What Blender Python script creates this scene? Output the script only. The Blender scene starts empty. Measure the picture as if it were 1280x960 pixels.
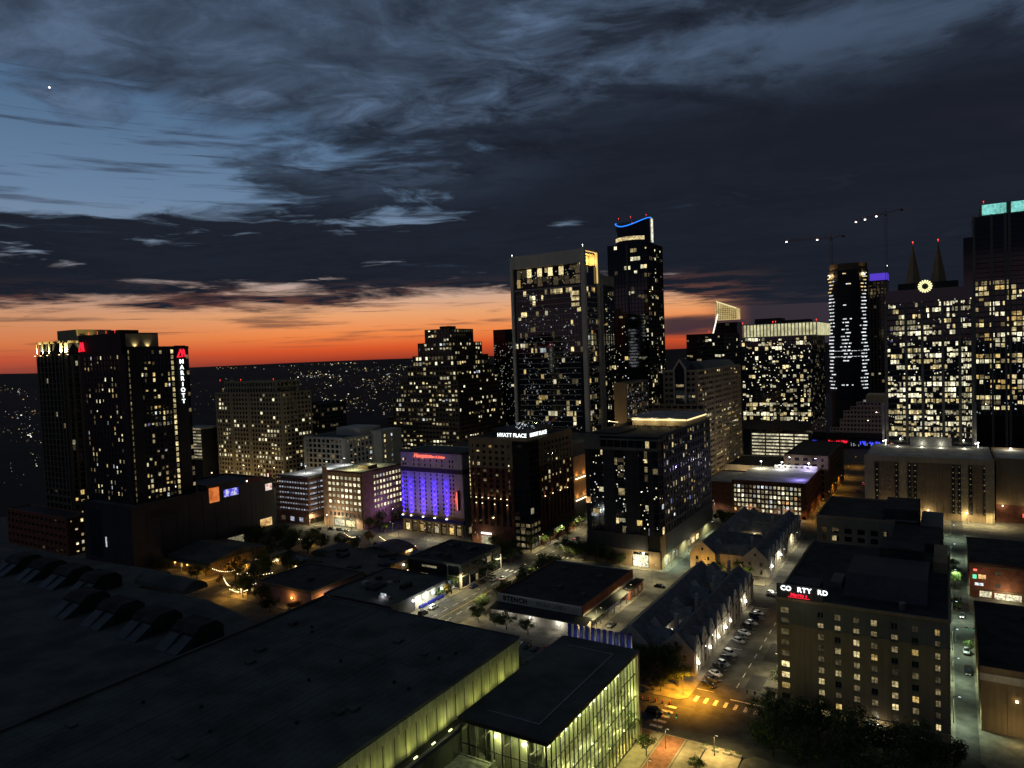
import bpy, bmesh, math, random
from mathutils import Vector, Matrix
R = math.radians
scene = bpy.context.scene
col = scene.collection
rng = random.Random(7)

# ------------------------------------------------------------------ camera
CAM_H = 100.0
YAW, PITCH, ROLL = R(31.6), math.atan(37.5/887.0), math.atan(0.0372)
cam_data = bpy.data.cameras.new('camera')
cam = bpy.data.objects.new('camera', cam_data); col.objects.link(cam)
cam_data.sensor_fit = 'HORIZONTAL'; cam_data.sensor_width = 36.0
cam_data.lens = 36.0*887.0/1280.0
cam_data.clip_start = 0.5; cam_data.clip_end = 40000.0
cam.matrix_world = (Matrix.Translation((0, 0, CAM_H)) @ Matrix.Rotation(YAW, 4, 'Z')
                    @ Matrix.Rotation(math.pi/2 - PITCH, 4, 'X') @ Matrix.Rotation(-ROLL, 4, 'Z'))
scene.camera = cam

# ------------------------------------------------------------------ sky
class NB:
    """small helper that writes node maths"""
    def __init__(s, tree): s.t = tree; s.n = tree.nodes; s.l = tree.links
    def node(s, typ, **kw):
        n = s.n.new(typ)
        for k, v in kw.items(): setattr(n, k, v)
        return n
    def put(s, sock, v):
        if isinstance(v, (int, float)): sock.default_value = v
        elif isinstance(v, (tuple, list)): sock.default_value = v
        else: s.l.new(v, sock)
    def m(s, op, a, b=None, c=None, clamp=False):
        n = s.n.new('ShaderNodeMath'); n.operation = op; n.use_clamp = clamp
        s.put(n.inputs[0], a)
        if b is not None: s.put(n.inputs[1], b)
        if c is not None: s.put(n.inputs[2], c)
        return n.outputs[0]
    def add(s, a, b): return s.m('ADD', a, b)
    def sub(s, a, b): return s.m('SUBTRACT', a, b)
    def mul(s, a, b): return s.m('MULTIPLY', a, b)
    def div(s, a, b): return s.m('DIVIDE', a, b)
    def smooth(s, x, e0, e1, o0=0.0, o1=1.0):
        n = s.n.new('ShaderNodeMapRange'); n.interpolation_type = 'SMOOTHSTEP'
        s.put(n.inputs[0], x); s.put(n.inputs[1], e0); s.put(n.inputs[2], e1)
        s.put(n.inputs[3], o0); s.put(n.inputs[4], o1)
        return n.outputs[0]
    def vec(s, x, y, z=0.0):
        n = s.n.new('ShaderNodeCombineXYZ')
        s.put(n.inputs[0], x); s.put(n.inputs[1], y); s.put(n.inputs[2], z); return n.outputs[0]
    def dot(s, a, b):
        n = s.n.new('ShaderNodeVectorMath'); n.operation = 'DOT_PRODUCT'
        s.put(n.inputs[0], a); s.put(n.inputs[1], b); return n.outputs['Value']
    def noise(s, v, scale, detail=5.0, rough=0.55, dist=0.0):
        n = s.n.new('ShaderNodeTexNoise')
        s.put(n.inputs['Vector'], v); n.inputs['Scale'].default_value = scale
        n.inputs['Detail'].default_value = detail; n.inputs['Roughness'].default_value = rough
        n.inputs['Distortion'].default_value = dist
        return n.outputs['Fac']
    def mix(s, f, a, b):
        n = s.n.new('ShaderNodeMix'); n.data_type = 'RGBA'
        s.put(n.inputs[0], f); s.put(n.inputs[6], a); s.put(n.inputs[7], b); return n.outputs[2]
    def ramp(s, f, stops):
        n = s.n.new('ShaderNodeValToRGB'); e = n.color_ramp.elements
        while len(e) < len(stops): e.new(0.5)
        for el, (p, c) in zip(e, stops):
            el.position = p; el.color = (c[0], c[1], c[2], 1)
        s.put(n.inputs[0], f); return n.outputs[0]

def lin(r, g, b, a=1.0):
    f = lambda c: (c/255/12.92) if c/255 <= 0.04045 else ((c/255+0.055)/1.055)**2.4
    return (f(r), f(g), f(b), a)

world = bpy.data.worlds.new('World'); scene.world = world; world.use_nodes = True
wt = world.node_tree; wt.nodes.clear(); W = NB(wt)
fh = (-math.sin(YAW), math.cos(YAW), 0.0); rt = (math.cos(YAW), math.sin(YAW), 0.0)
gen = W.node('ShaderNodeTexCoord').outputs['Generated']
du, dv, dw = W.dot(gen, rt), W.dot(gen, fh), W.dot(gen, (0, 0, 1))
az = W.m('ARCTAN2', du, dv)                       # 0 = towards the sunset, radians
el = W.m('ARCSINE', W.m('MINIMUM', W.m('MAXIMUM', dw, -1.0), 1.0))
eld = W.mul(el, 180/math.pi); azd = W.mul(az, 180/math.pi)
# clear dusk sky: colour by height above the horizon, glow strongest over the set sun
glow = W.ramp(W.m('DIVIDE', W.m('MAXIMUM', eld, 0.0), 40.0), [
    (0.000, lin(154, 58, 40)), (0.022, lin(216, 86, 42)), (0.050, lin(240, 136, 72)), (0.088, lin(234, 164, 112)),
    (0.125, lin(206, 170, 148)), (0.20, lin(132, 148, 168)), (0.30, lin(104, 130, 160)), (0.45, lin(82, 110, 142)),
    (1.0, lin(50, 72, 104))])
far = W.ramp(W.m('DIVIDE', W.m('MAXIMUM', eld, 0.0), 40.0), [
    (0.0, lin(66, 62, 72)), (0.12, lin(70, 76, 96)), (0.35, lin(62, 80, 110)), (1.0, lin(48, 68, 100))])
sunaz = W.m('ABSOLUTE', W.sub(azd, -8.0))
clear = W.mix(W.smooth(sunaz, 40.0, 95.0), glow, far)
dull = W.mul(W.smooth(azd, -12.0, -38.0, 0.0, 0.62), W.smooth(eld, 8.0, 4.5))       # the glow dulls away from the sun
clear = W.mix(dull, clear, W.mix(0.5, clear, lin(120, 84, 80)))
# cloud deck on a level sheet
wz = W.m('ADD', W.m('MAXIMUM', dw, 0.0), 0.035)
pu, pv = W.div(du, wz), W.div(dv, wz)
P = W.vec(pu, pv, 0.0)
warp = W.noise(P, 0.9, 3.0, 0.5)
P2 = W.vec(W.add(pu, W.mul(warp, 1.1)), W.add(W.mul(pv, 1.25), W.mul(warp, -0.9)), 3.1)
big = W.noise(P2, 0.55, 3.0, 0.5)
fine = W.noise(P2, 1.7, 10.0, 0.60, 0.3)
wisp = W.noise(W.vec(W.mul(az, 3.2), W.mul(el, 26.0), 4.0), 1.6, 8.0, 0.62, 0.35)
nse = W.add(W.mul(big, 0.55), W.mul(fine, 0.45))
# clear hole in the deck, west-south-west
puff = W.noise(P2, 4.6, 9.0, 0.64, 0.1)
wob = W.mul(W.sub(fine, 0.5), 2.4); wob2 = W.mul(W.sub(big, 0.5), 1.6)
hx = W.div(W.sub(azd, -38.0), 31.0); hy = W.div(W.sub(eld, W.add(14.9, W.mul(W.sub(azd, -30.0), -0.13))), 5.2)
hole = W.smooth(W.add(W.m('SQRT', W.add(W.mul(hx, hx), W.mul(hy, hy))), W.add(wob, wob2)), 0.30, 1.50, 1.0, 0.0)
hole = W.mul(hole, W.smooth(eld, 25.0, 18.0))
# the deck ends in the west a little above the horizon
edge = W.add(W.add(4.6, W.mul(W.sub(wisp, 0.5), 10.0)), W.smooth(azd, 9.0, 19.0, 0.0, -2.4))
deck = W.smooth(W.sub(eld, edge), -0.7, 1.0)
cover = W.add(W.sub(W.add(nse, 0.27), W.mul(hole, 0.60)), W.smooth(eld, 12.5, 8.5, 0.0, 0.20))
alpha = W.mul(W.smooth(cover, 0.28, 0.72), deck)
low = W.noise(W.vec(W.mul(az, 2.4), W.mul(el, 34.0), 9.0), 2.2, 6.0, 0.55)
streak = W.noise(W.vec(W.mul(az, 2.6), W.mul(el, 75.0), 2.0), 1.9, 7.0, 0.62)
lowa = W.m('MAXIMUM', W.mul(W.smooth(low, 0.54, 0.70), W.smooth(eld, 0.7, 1.8, 0.0, 0.62)), W.mul(W.smooth(streak, 0.54, 0.68), W.smooth(eld, 0.5, 3.2, 0.10, 0.60)))
band = W.smooth(W.m('ABSOLUTE', W.sub(W.sub(eld, 1.75), W.mul(W.sub(low, 0.5), 1.6))), 0.3, 1.1, 0.95, 0.0)
lowa = W.m('MAXIMUM', lowa, W.mul(W.smooth(azd, 6.0, 13.0), band))
lowa = W.m('MAXIMUM', lowa, W.smooth(azd, 14.5, 19.0, 0.0, 0.985))
# cloud brightness: thin parts pass skylight, thick parts and the low shelf stay dark
tex = W.add(W.add(W.mul(big, 0.38), W.mul(fine, 0.32)), W.mul(puff, 0.30))
thin = W.smooth(tex, 0.39, 0.63)
veil = W.mul(W.smooth(eld, 17.0, 22.0), W.smooth(azd, 8.0, -14.0))            # thin high veil over the hole
thin = W.m('MINIMUM', W.add(W.mul(thin, W.smooth(veil, 0.0, 1.0, 1.0, 0.55)), W.mul(veil, 0.40)), 1.0)
lite = W.mul(thin, W.smooth(W.add(W.add(eld, W.mul(wob2, 5.0)), W.smooth(azd, -8.0, 12.0, 0.0, -4.0)), 10.5, 19.0, 0.10, 1.0))
lite = W.mul(lite, W.smooth(azd, -6.0, 26.0, 1.0, 0.72))
shelfl = W.mul(W.smooth(wisp, 0.57, 0.74), W.smooth(eld, 15.0, 9.0, 0.0, 0.6))
lite = W.m('MAXIMUM', lite, W.mul(shelfl, W.smooth(azd, 8.0, 30.0, 1.0, 0.35)))
cloud = W.ramp(lite, [(0.0, lin(26, 30, 40)), (0.35, lin(40, 48, 62)), (0.7, lin(66, 81, 102)), (1.0, lin(92, 113, 142))])
under = W.mul(W.smooth(eld, 6.5, 3.8), W.smooth(fine, 0.42, 0.62))
cloud = W.mix(W.mul(under, W.smooth(azd, 14.0, 22.0, 0.38, 0.0)), cloud, lin(160, 100, 78))
skyc = W.mix(lowa, clear, lin(43, 43, 55))
skyc = W.mix(alpha, skyc, cloud)
# evening planet
pd = Vector((0, 0, 0)) + Vector(fh)*math.cos(R(-32.0))*math.cos(R(18.4)) + Vector(rt)*math.sin(R(-32.0))*math.cos(R(18.4)) + Vector((0, 0, math.sin(R(18.4))))
planet = W.m('GREATER_THAN', W.dot(gen, tuple(pd.normalized())), math.cos(R(0.06)))
skyc = W.mix(planet, skyc, (2.2, 2.1, 1.9, 1))
below = W.smooth(eld, -0.05, -0.3)
skyc = W.mix(below, skyc, (0.006, 0.007, 0.01, 1))
bg = W.node('ShaderNodeBackground'); wt.links.new(skyc, bg.inputs[0]); bg.inputs[1].default_value = 1.0
wo = W.node('ShaderNodeOutputWorld'); wt.links.new(bg.outputs[0], wo.inputs[0])
world.cycles.sampling_method = 'MANUAL'; world.cycles.sample_map_resolution = 512

vs = scene.view_settings
vs.view_transform = 'Standard'; vs.look = 'None'; vs.exposure = 0.0; vs.gamma = 1.0; vs.use_curve_mapping = False
cy = scene.cycles
cy.use_denoising = True; cy.max_bounces = 4; cy.diffuse_bounces = 2; cy.glossy_bounces = 2; cy.transmission_bounces = 2
cy.sample_clamp_indirect = 1.5; cy.caustics_reflective = False; cy.caustics_refractive = False

# ------------------------------------------------------------------ materials
MATS = {}
def solid(key, rgb, rough=0.8, var=0.18, scale=0.25, metal=0.0, spec=0.3, bump=0.0, streak=0.0):
    """procedural surface: base colour broken up by noise, with optional vertical weather streaks and bump"""
    if key in MATS: return MATS[key]
    m = bpy.data.materials.new(key); m.use_nodes = True; t = m.node_tree; t.nodes.clear(); n = NB(t)
    pos = n.node('ShaderNodeNewGeometry').outputs['Position']
    f = n.noise(pos, scale, 6.0, 0.6)
    if streak:
        sp = n.node('ShaderNodeSeparateXYZ'); t.links.new(pos, sp.inputs[0])
        f2 = n.noise(n.vec(n.mul(sp.outputs[0], 1.3), n.mul(sp.outputs[1], 1.3), n.mul(sp.outputs[2], 0.09)), 0.9, 4.0, 0.6)
        f = n.add(n.mul(f, 1-streak), n.mul(f2, streak))
    a = tuple(c*(1-var*1.6) for c in rgb)+(1,); b = tuple(min(1, c*(1+var*1.6)) for c in rgb)+(1,)
    p = n.node('ShaderNodeBsdfPrincipled')
    n.put(p.inputs['Base Color'], n.mix(n.smooth(f, 0.28, 0.72), a, b))
    p.inputs['Roughness'].default_value = rough; p.inputs['Metallic'].default_value = metal
    p.inputs['Specular IOR Level'].default_value = spec
    if 'glass' in key and 'tail' not in key: p.inputs['IOR'].default_value = 1.75
    if bump:
        bn = n.node('ShaderNodeBump'); bn.inputs['Strength'].default_value = bump; bn.inputs['Distance'].default_value = 0.05
        t.links.new(n.noise(pos, scale*9, 4.0), bn.inputs['Height']); t.links.new(bn.outputs[0], p.inputs['Normal'])
    o = n.node('ShaderNodeOutputMaterial'); t.links.new(p.outputs[0], o.inputs[0])
    MATS[key] = m; return m

def glow_mat(key, rgb, strength, var=0.0, sample=False, inner=1.1, rand=0.0):
    """something that gives off light; var = uneven brightness inside a lit room"""
    if key in MATS: return MATS[key]
    m = bpy.data.materials.new(key); m.use_nodes = True; t = m.node_tree; t.nodes.clear(); n = NB(t)
    p = n.node('ShaderNodeBsdfPrincipled')
    p.inputs['Base Color'].default_value = (0.03, 0.03, 0.03, 1); p.inputs['Roughness'].default_value = 0.25
    p.inputs['Emission Color'].default_value = (*rgb, 1)
    s = strength
    if var:
        pos = n.node('ShaderNodeNewGeometry').outputs['Position']
        f = n.smooth(n.noise(pos, inner, 3.0, 0.7), 0.33, 0.66, 1-var, 1+var*0.55)
        g = n.smooth(n.noise(pos, 0.13, 2.0, 0.6), 0.3, 0.7, 1-var*0.6, 1+var*0.5)
        s = n.mul(n.mul(f, g), strength)
        if rand:
            rnd = n.node('ShaderNodeObjectInfo').outputs['Random']
            s = n.mul(s, n.smooth(rnd, 0.0, 1.0, 1-rand, 1+rand*0.6))
    n.put(p.inputs['Emission Strength'], s)
    o = n.node('ShaderNodeOutputMaterial'); t.links.new(p.outputs[0], o.inputs[0])
    m.cycles.emission_sampling = 'AUTO' if sample else 'NONE'
    MATS[key] = m; return m

for k, c, s in [('w1', (1.0, .80, .38), .80), ('w2', (1.0, .78, .38), .22), ('y1', (1.0, .68, .22), .65), ('n1', (1.0, .92, .60), 1.12),
                ('c1', (.86, .95, 1.0), .75), ('d1', (1.0, .76, .40), .07), ('o1', (1.0, .56, .22), .7), ('b1', (.30, .36, 1.0), .6),
                ('g1', (.72, .80, .42), .45), ('p1', (.62, .66, .80), .40), ('l1', (1.0, .88, .54), .42)]:
    glow_mat('lit_'+k, c, s, var=0.72, rand=0.6)
for k, c, s in [('white_light', (1, .98, .93), 6.0), ('warm_light', (1, .78, .42), 5.0), ('amber_light', (1, .50, .10), 4.0), ('red_light', (1, .05, .03), 2.5),
                ('cool_light', (.78, .92, 1), 6.0), ('green_light', (.10, .9, .42), 1.5), ('blue_light', (.05, .07, 1), 1.6), ('sign_white', (.93, 1, .97), 2.2),
                ('sign_red', (1, .015, .04), 1.3), ('neon_red', (1, .16, .10), 1.6), ('neon_blue', (.02, .22, 1), 1.6), ('teal_light', (.25, .85, .78), .75),
                ('violet_light', (.16, .08, 1), .55), ('crown_light', (1, .94, .50), .95), ('soffit_light', (1, .66, .22), .8), ('white_strip', (1, .95, .78), 1.6)]:
    glow_mat(k, c, s)
glow_mat('garage_light', (1.0, .92, .62), .70, var=0.7, inner=0.5)
glow_mat('garage_cool', (.80, .86, 1.0), .42, var=0.7, inner=0.6)
glow_mat('hall_light', (.86, .92, .34), .42, var=0.45, inner=0.35)
glass = solid('dark_glass', (.010, .012, .015), 0.07, 0.2, 0.1, spec=0.55)
glassb = solid('blue_black_glass', (.008, .012, .018), 0.05, 0.25, 0.08, spec=0.7)
C_ = dict(
    tan=solid('tan_stucco', (.27, .19, .105), .9, .16, .12, streak=.5), grey=solid('grey_stucco', (.15, .14, .11), .9, .15, .12, streak=.4),
    beige=solid('beige_stone', (.44, .34, .19), .85, .14, .10, streak=.5), pale=solid('pale_concrete', (.42, .38, .31), .85, .14, .10, streak=.5),
    brown=solid('brown_granite', (.17, .115, .065), .75, .16, .12, streak=.4), brick=solid('red_brick', (.24, .085, .045), .9, .2, .5),
    darkbrick=solid('dark_brick', (.14, .055, .035), .9, .2, .5), black=solid('black_cladding', (.022, .022, .024), .55, .2, .1),
    charcoal=solid('charcoal_panel', (.045, .043, .045), .7, .2, .08, streak=.5), white=solid('white_render', (.46, .43, .36), .85, .1, .2, streak=.4),
    roof=solid('dark_roof', (.078, .080, .064), .9, .26, .10, bump=.2), tar=solid('tar_roof', (.03, .030, .026), .9, .35, .18, bump=.2),
    palero=solid('pale_roof', (.32, .30, .26), .9, .2, .15), bluero=solid('slate_roof', (.15, .15, .14), .75, .22, .35),
    metal=solid('grey_metal', (.22, .22, .22), .45, .12, .4, metal=.6), pole=solid('pole_steel', (.10, .10, .095), .5, .1, 1.0, metal=.5),
    asphalt=solid('asphalt', (.065, .062, .054), .85, .30, .22, bump=.15), pave=solid('pavement', (.15, .135, .10), .9, .22, .35, bump=.1),
    plaza=solid('plaza_paving', (.36, .30, .19), .9, .16, .5), redpave=solid('red_paving', (.30, .13, .065), .9, .2, .6),
    paint=solid('road_paint', (.62, .60, .54), .8, .3, 1.2), yellowp=solid('yellow_paint', (.50, .36, .05), .8, .3, 1.0), patch=solid('asphalt_patch', (.022, .022, .023), .8, .2, .5),
    stone=solid('cream_block', (.46, .41, .33), .9, .14, .3, streak=.4), wood=solid('wood_panel', (.40, .21, .075), .6, .25, .35, streak=.7),
    tanbrick=solid('tan_brick', (.46, .29, .18), .9, .15, .4), earth=solid('dark_earth', (.012, .013, .009), .95, .4, .01), hotel=solid('hotel_cream', (.50, .45, .40), .85, .1, .2, streak=.3),
    band=solid('dark_band', (.05, .04, .045), .7, .15, .3), limest=solid('limestone', (.52, .43, .29), .85, .14, .1, streak=.5),
    trunk=solid('bark', (.07, .05, .035), .95, .3, 2.0), rubber=solid('rubber', (.02, .02, .02), .8, .1, 3.0), hallwall=solid('hall_wall', (.50, .49, .34), .85, .22, .22, streak=.85),
    bluepanel=solid('blue_panel', (.02, .03, .26), .5, .2, .5))

# ------------------------------------------------------------------ mesh helpers
class Msh:
    def __init__(s): s.v = []; s.f = []; s.sm = False
    def poly(s, pts):
        b = len(s.v); s.v += [tuple(p) for p in pts]; s.f.append(tuple(range(b, b+len(pts)))); return s
    def box(s, x0, x1, y0, y1, z0, z1):
        if x1 < x0: x0, x1 = x1, x0
        if y1 < y0: y0, y1 = y1, y0
        b = len(s.v)
        s.v += [(x0, y0, z0), (x1, y0, z0), (x1, y1, z0), (x0, y1, z0), (x0, y0, z1), (x1, y0, z1), (x1, y1, z1), (x0, y1, z1)]
        s.f += [tuple(b+i for i in q) for q in ((0, 3, 2, 1), (4, 5, 6, 7), (0, 1, 5, 4), (1, 2, 6, 5), (2, 3, 7, 6), (3, 0, 4, 7))]
        return s
    def prism(s, pts, z0, z1, top=None):
        """upright prism over a counter-clockwise outline; top = outline at z1 when it differs"""
        n = len(pts); b = len(s.v); top = top or pts
        s.v += [(p[0], p[1], z0) for p in pts] + [(p[0], p[1], z1) for p in top]
        s.f.append(tuple(b+i for i in reversed(range(n)))); s.f.append(tuple(b+n+i for i in range(n)))
        for i in range(n): j = (i+1) % n; s.f.append((b+i, b+j, b+n+j, b+n+i))
        return s
    def cyl(s, cx, cy, z0, z1, r, n=12, r2=None):
        r2 = r if r2 is None else r2
        a = [(cx+r*math.cos(2*math.pi*i/n), cy+r*math.sin(2*math.pi*i/n)) for i in range(n)]
        t = [(cx+r2*math.cos(2*math.pi*i/n), cy+r2*math.sin(2*math.pi*i/n)) for i in range(n)]
        return s.prism(a, z0, z1, t)
    def tube(s, p0, p1, r, r2=None, n=6):
        p0 = Vector(p0); p1 = Vector(p1); d = (p1-p0).normalized(); r2 = r if r2 is None else r2
        u = d.cross(Vector((0, 0, 1)) if abs(d.z) < .95 else Vector((1, 0, 0))).normalized(); w = d.cross(u); b = len(s.v)
        for p, q in ((p0, r), (p1, r2)):
            s.v += [tuple(p+(u*math.cos(2*math.pi*i/n)+w*math.sin(2*math.pi*i/n))*q) for i in range(n)]
        s.f.append(tuple(b+i for i in range(n))); s.f.append(tuple(b+n+i for i in reversed(range(n))))
        for i in range(n): j = (i+1) % n; s.f.append((b+i, b+n+i, b+n+j, b+j))
        return s
    def prof_x(s, pts, x0, x1):
        """outline in Y-Z swept along X"""
        n = len(pts); b = len(s.v)
        s.v += [(x0, p[0], p[1]) for p in pts] + [(x1, p[0], p[1]) for p in pts]
        s.f.append(tuple(b+i for i in reversed(range(n)))); s.f.append(tuple(b+n+i for i in range(n)))
        for i in range(n): j = (i+1) % n; s.f.append((b+i, b+j, b+n+j, b+n+i))
        return s
    def prof_y(s, pts, y0, y1):
        """outline in X-Z swept along Y"""
        n = len(pts); b = len(s.v)
        s.v += [(p[0], y0, p[1]) for p in pts] + [(p[0], y1, p[1]) for p in pts]
        s.f.append(tuple(b+i for i in range(n))); s.f.append(tuple(b+n+i for i in reversed(range(n))))
        for i in range(n): j = (i+1) % n; s.f.append((b+i, b+n+i, b+n+j, b+j))
        return s
    def data(s, name, mat, o=(0, 0, 0)):
        me = bpy.data.meshes.new(name)
        me.from_pydata([(v[0]-o[0], v[1]-o[1], v[2]-o[2]) for v in s.v] if any(o) else s.v, [], s.f)
        if mat: me.materials.append(mat)
        if s.sm: me.polygons.foreach_set('use_smooth', [True]*len(me.polygons))
        me.update(); return me

PANES = {}
def pane_mesh(key):
    if key not in PANES:
        m = Msh().box(-.5, .5, -.03, .03, -.5, .5)
        PANES[key] = m.data('window_pane', MATS['lit_'+key] if 'lit_'+key in MATS else MATS[key])
    return PANES[key]

def structure(name, mesh, mat):
    o = bpy.data.objects.new(name, mesh.data(name, mat)); col.objects.link(o); o['kind'] = 'structure'; return o

class Thing:
    def __init__(s, name, label, cat, o=(0, 0, 0), group=None):
        s.o = o; s.root = bpy.data.objects.new(name, None); col.objects.link(s.root); s.root.location = o
        s.root.empty_display_size = 1.0
        s.root['label'] = label; s.root['category'] = cat
        if group: s.root['group'] = group
        s.win = []
    def part(s, name, mesh, mat, parent=None, kind=None, label=None):
        ob = bpy.data.objects.new(name, mesh.data(name, mat, s.o)); col.objects.link(ob)
        ob.parent = parent or s.root
        if kind: ob['kind'] = kind
        if label: ob['label'] = label
        return ob
    def pane(s, ax, a, z, w, h, plane, key, name='window', parent=None):
        """one window pane; ax F = faces -Y, R = faces +X, L = faces -X"""
        s.win.append((ax, a, z, w, h, plane, key, name, parent))
    def flush(s, limit=300):
        def size(q):
            x, y = (q[1], q[5]) if q[0] == 'F' else (q[5], q[1])
            return -q[3]*q[4]/(x*x+y*y+1)
        s.win.sort(key=size)
        for ax, a, z, w, h, pl, key, name, parent in s.win[:limit]:
            ob = bpy.data.objects.new(name, pane_mesh(key)); col.objects.link(ob); ob.parent = parent or s.root
            ob.location = (a-s.o[0], pl-s.o[1], z-s.o[2]) if ax == 'F' else (pl-s.o[0], a-s.o[1], z-s.o[2])
            if ax == 'R': ob.rotation_euler = (0, 0, math.pi/2)
            elif ax == 'L': ob.rotation_euler = (0, 0, -math.pi/2)
            ob.scale = (w, 1, h)
        rest = {}
        for ax, a, z, w, h, pl, key, name, parent in s.win[limit:]:
            m = rest.setdefault(key, Msh())
            if ax == 'F': m.box(a-w/2, a+w/2, pl-.03, pl+.03, z-h/2, z+h/2)
            else: m.box(pl-.03, pl+.03, a-w/2, a+w/2, z-h/2, z+h/2)
        for key, m in rest.items():
            s.part('window', m, MATS['lit_'+key] if 'lit_'+key in MATS else MATS[key], kind='stuff')
        s.win = []

def slab(m, ax, a0, a1, z0, z1, plane, out, back=.05):
    """box standing proud of a facade plane"""
    if ax == 'F': m.box(a0, a1, plane-out, plane+back, z0, z1)
    elif ax == 'R': m.box(plane-back, plane+out, a0, a1, z0, z1)
    else: m.box(plane-out, plane+back, a0, a1, z0, z1)

def grid(m, ax, a0, a1, z0, z1, plane, nx, nz, pier=.6, sp=.8, out=.3, edge=None, pm=None, piers=True):
    """piers and floor bands standing proud of the glass; returns the openings (i, j, a, z, w, h)"""
    cw = (a1-a0)/nx; ch = (z1-z0)/nz; edge = pier if edge is None else edge; cells = []
    pm = m if pm is None else pm
    if piers:
        for k in range(nx+1):
            c = a0+k*cw
            if k == 0: slab(pm, ax, a0, a0+edge, z0, z1, plane, out)
            elif k == nx: slab(pm, ax, a1-edge, a1, z0, z1, plane, out)
            else: slab(pm, ax, c-pier/2, c+pier/2, z0, z1, plane, out)
    for j in range(nz+1):
        c = z0+j*ch
        slab(m, ax, a0+.02, a1-.02, max(z0, c-sp/2), min(z1, c+sp/2), plane, out-.06)
    for i in range(nx):
        l = a0+i*cw+(edge if i == 0 else pier/2); r = a0+(i+1)*cw-(edge if i == nx-1 else pier/2)
        for j in range(nz):
            cells.append((i, j, (l+r)/2, z0+(j+.5)*ch, r-l, ch-sp))
    return cells

PAL = dict(office=[('w1', 3), ('n1', 4), ('w2', 3), ('l1', 3), ('d1', 3), ('c1', .4)], home=[('w1', 3), ('w2', 3), ('y1', 2), ('d1', 4), ('n1', 1.5), ('l1', 2), ('c1', .6), ('b1', .2)],
           hotel=[('w1', 4), ('y1', 3), ('w2', 3), ('d1', 3), ('l1', 2), ('n1', 1)], bright=[('n1', 5), ('w1', 3), ('l1', 2)], dim=[('d1', 5), ('w2', 3), ('l1', 1)],
           gold=[('y1', 3), ('w1', 5), ('n1', 2), ('w2', 1)])
def light(T, cells, ax, plane, p, pal='office', seed=1, rowvar=.5, run=.45, gap=.05, shrink=.35, rowp=None, name='window'):
    """switch rooms on: whole runs of neighbouring windows and busier floors, some with blinds half down"""
    r = random.Random(seed); keys = [k for k, w in PAL[pal]]; wts = [w for k, w in PAL[pal]]
    rows = {}; last = {}
    off = -.05 if ax in 'FL' else .05
    for i, j, a, z, w, h in sorted(cells, key=lambda c: (c[1], c[0])):
        if j not in rows: rows[j] = max(.15, 1+rowvar*r.uniform(-1, 1))
        q = rowp(i, j) if rowp else p*rows[j]
        if j in last and last[j] and r.random() < run: key = last[j]
        elif r.random() < q*(1-run*.5) : key = r.choices(keys, wts)[0]
        else: key = None
        if key and r.random() > q+.4: key = None
        last[j] = key
        if not key: continue
        hh = h*(1-gap); zz = z
        if r.random() < shrink:
            k = r.uniform(.4, .85); zz = z+hh*(1-k)/2*(1 if r.random() < .7 else -1); hh *= k
        ww = w*(1-gap) if r.random() > .25 else w*r.uniform(.45, .8)
        aa = a+(w-ww)/2*r.choice((-1, 1))*(1 if ww < w*.9 else 0)
        T.pane(ax, aa, zz, ww, hh, plane+off, key, name)

def glints(T, ax, plane, a0, a1, z0, z1, n, seed, key='lit_n1', size=(.22, .6), cool=.3):
    """tiny glowing panes put on the glass to imitate reflection glints"""
    r = random.Random(seed); ms = [Msh(), Msh()]
    off = -.05 if ax in 'FL' else .05
    for _ in range(n):
        a = r.uniform(a0, a1); z = r.uniform(z0, z1); s = r.uniform(*size); h = s*r.uniform(.7, 1.6)
        m = ms[1 if r.random() < cool else 0]
        if ax == 'F': m.box(a-s/2, a+s/2, plane+off-.02, plane+off+.02, z-h/2, z+h/2)
        else: m.box(plane+off-.02, plane+off+.02, a-s/2, a+s/2, z-h/2, z+h/2)
    for m, k in zip(ms, (key, 'lit_c1')):
        if m.f: T.part('painted_glint', m, MATS[k], kind='stuff')  # glowing specks stand in for reflections on the dark glass

def core(T, x0, x1, y0, y1, z0, z1, mat=None, name='glazing'):
    return T.part(name, Msh().box(x0, x1, y0, y1, z0, z1), mat or glass)
def roofed(T, x0, x1, y0, y1, z, mat, par=.9, pmat=None, th=.4, name='roof'):
    """flat roof with a parapet round it"""
    r = T.part(name, Msh().box(x0+th, x1-th, y0+th, y1-th, z-.5, z+.04), mat)
    m = Msh()
    m.box(x0-.12, x1+.12, y0-.12, y0+th, z-.6, z+par).box(x0-.12, x1+.12, y1-th, y1+.12, z-.6, z+par)
    m.box(x0-.12, x0+th, y0+th, y1-th, z-.6, z+par).box(x1-th, x1+.12, y0+th, y1-th, z-.6, z+par)
    T.part('parapet', m, pmat or mat); return r

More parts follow.
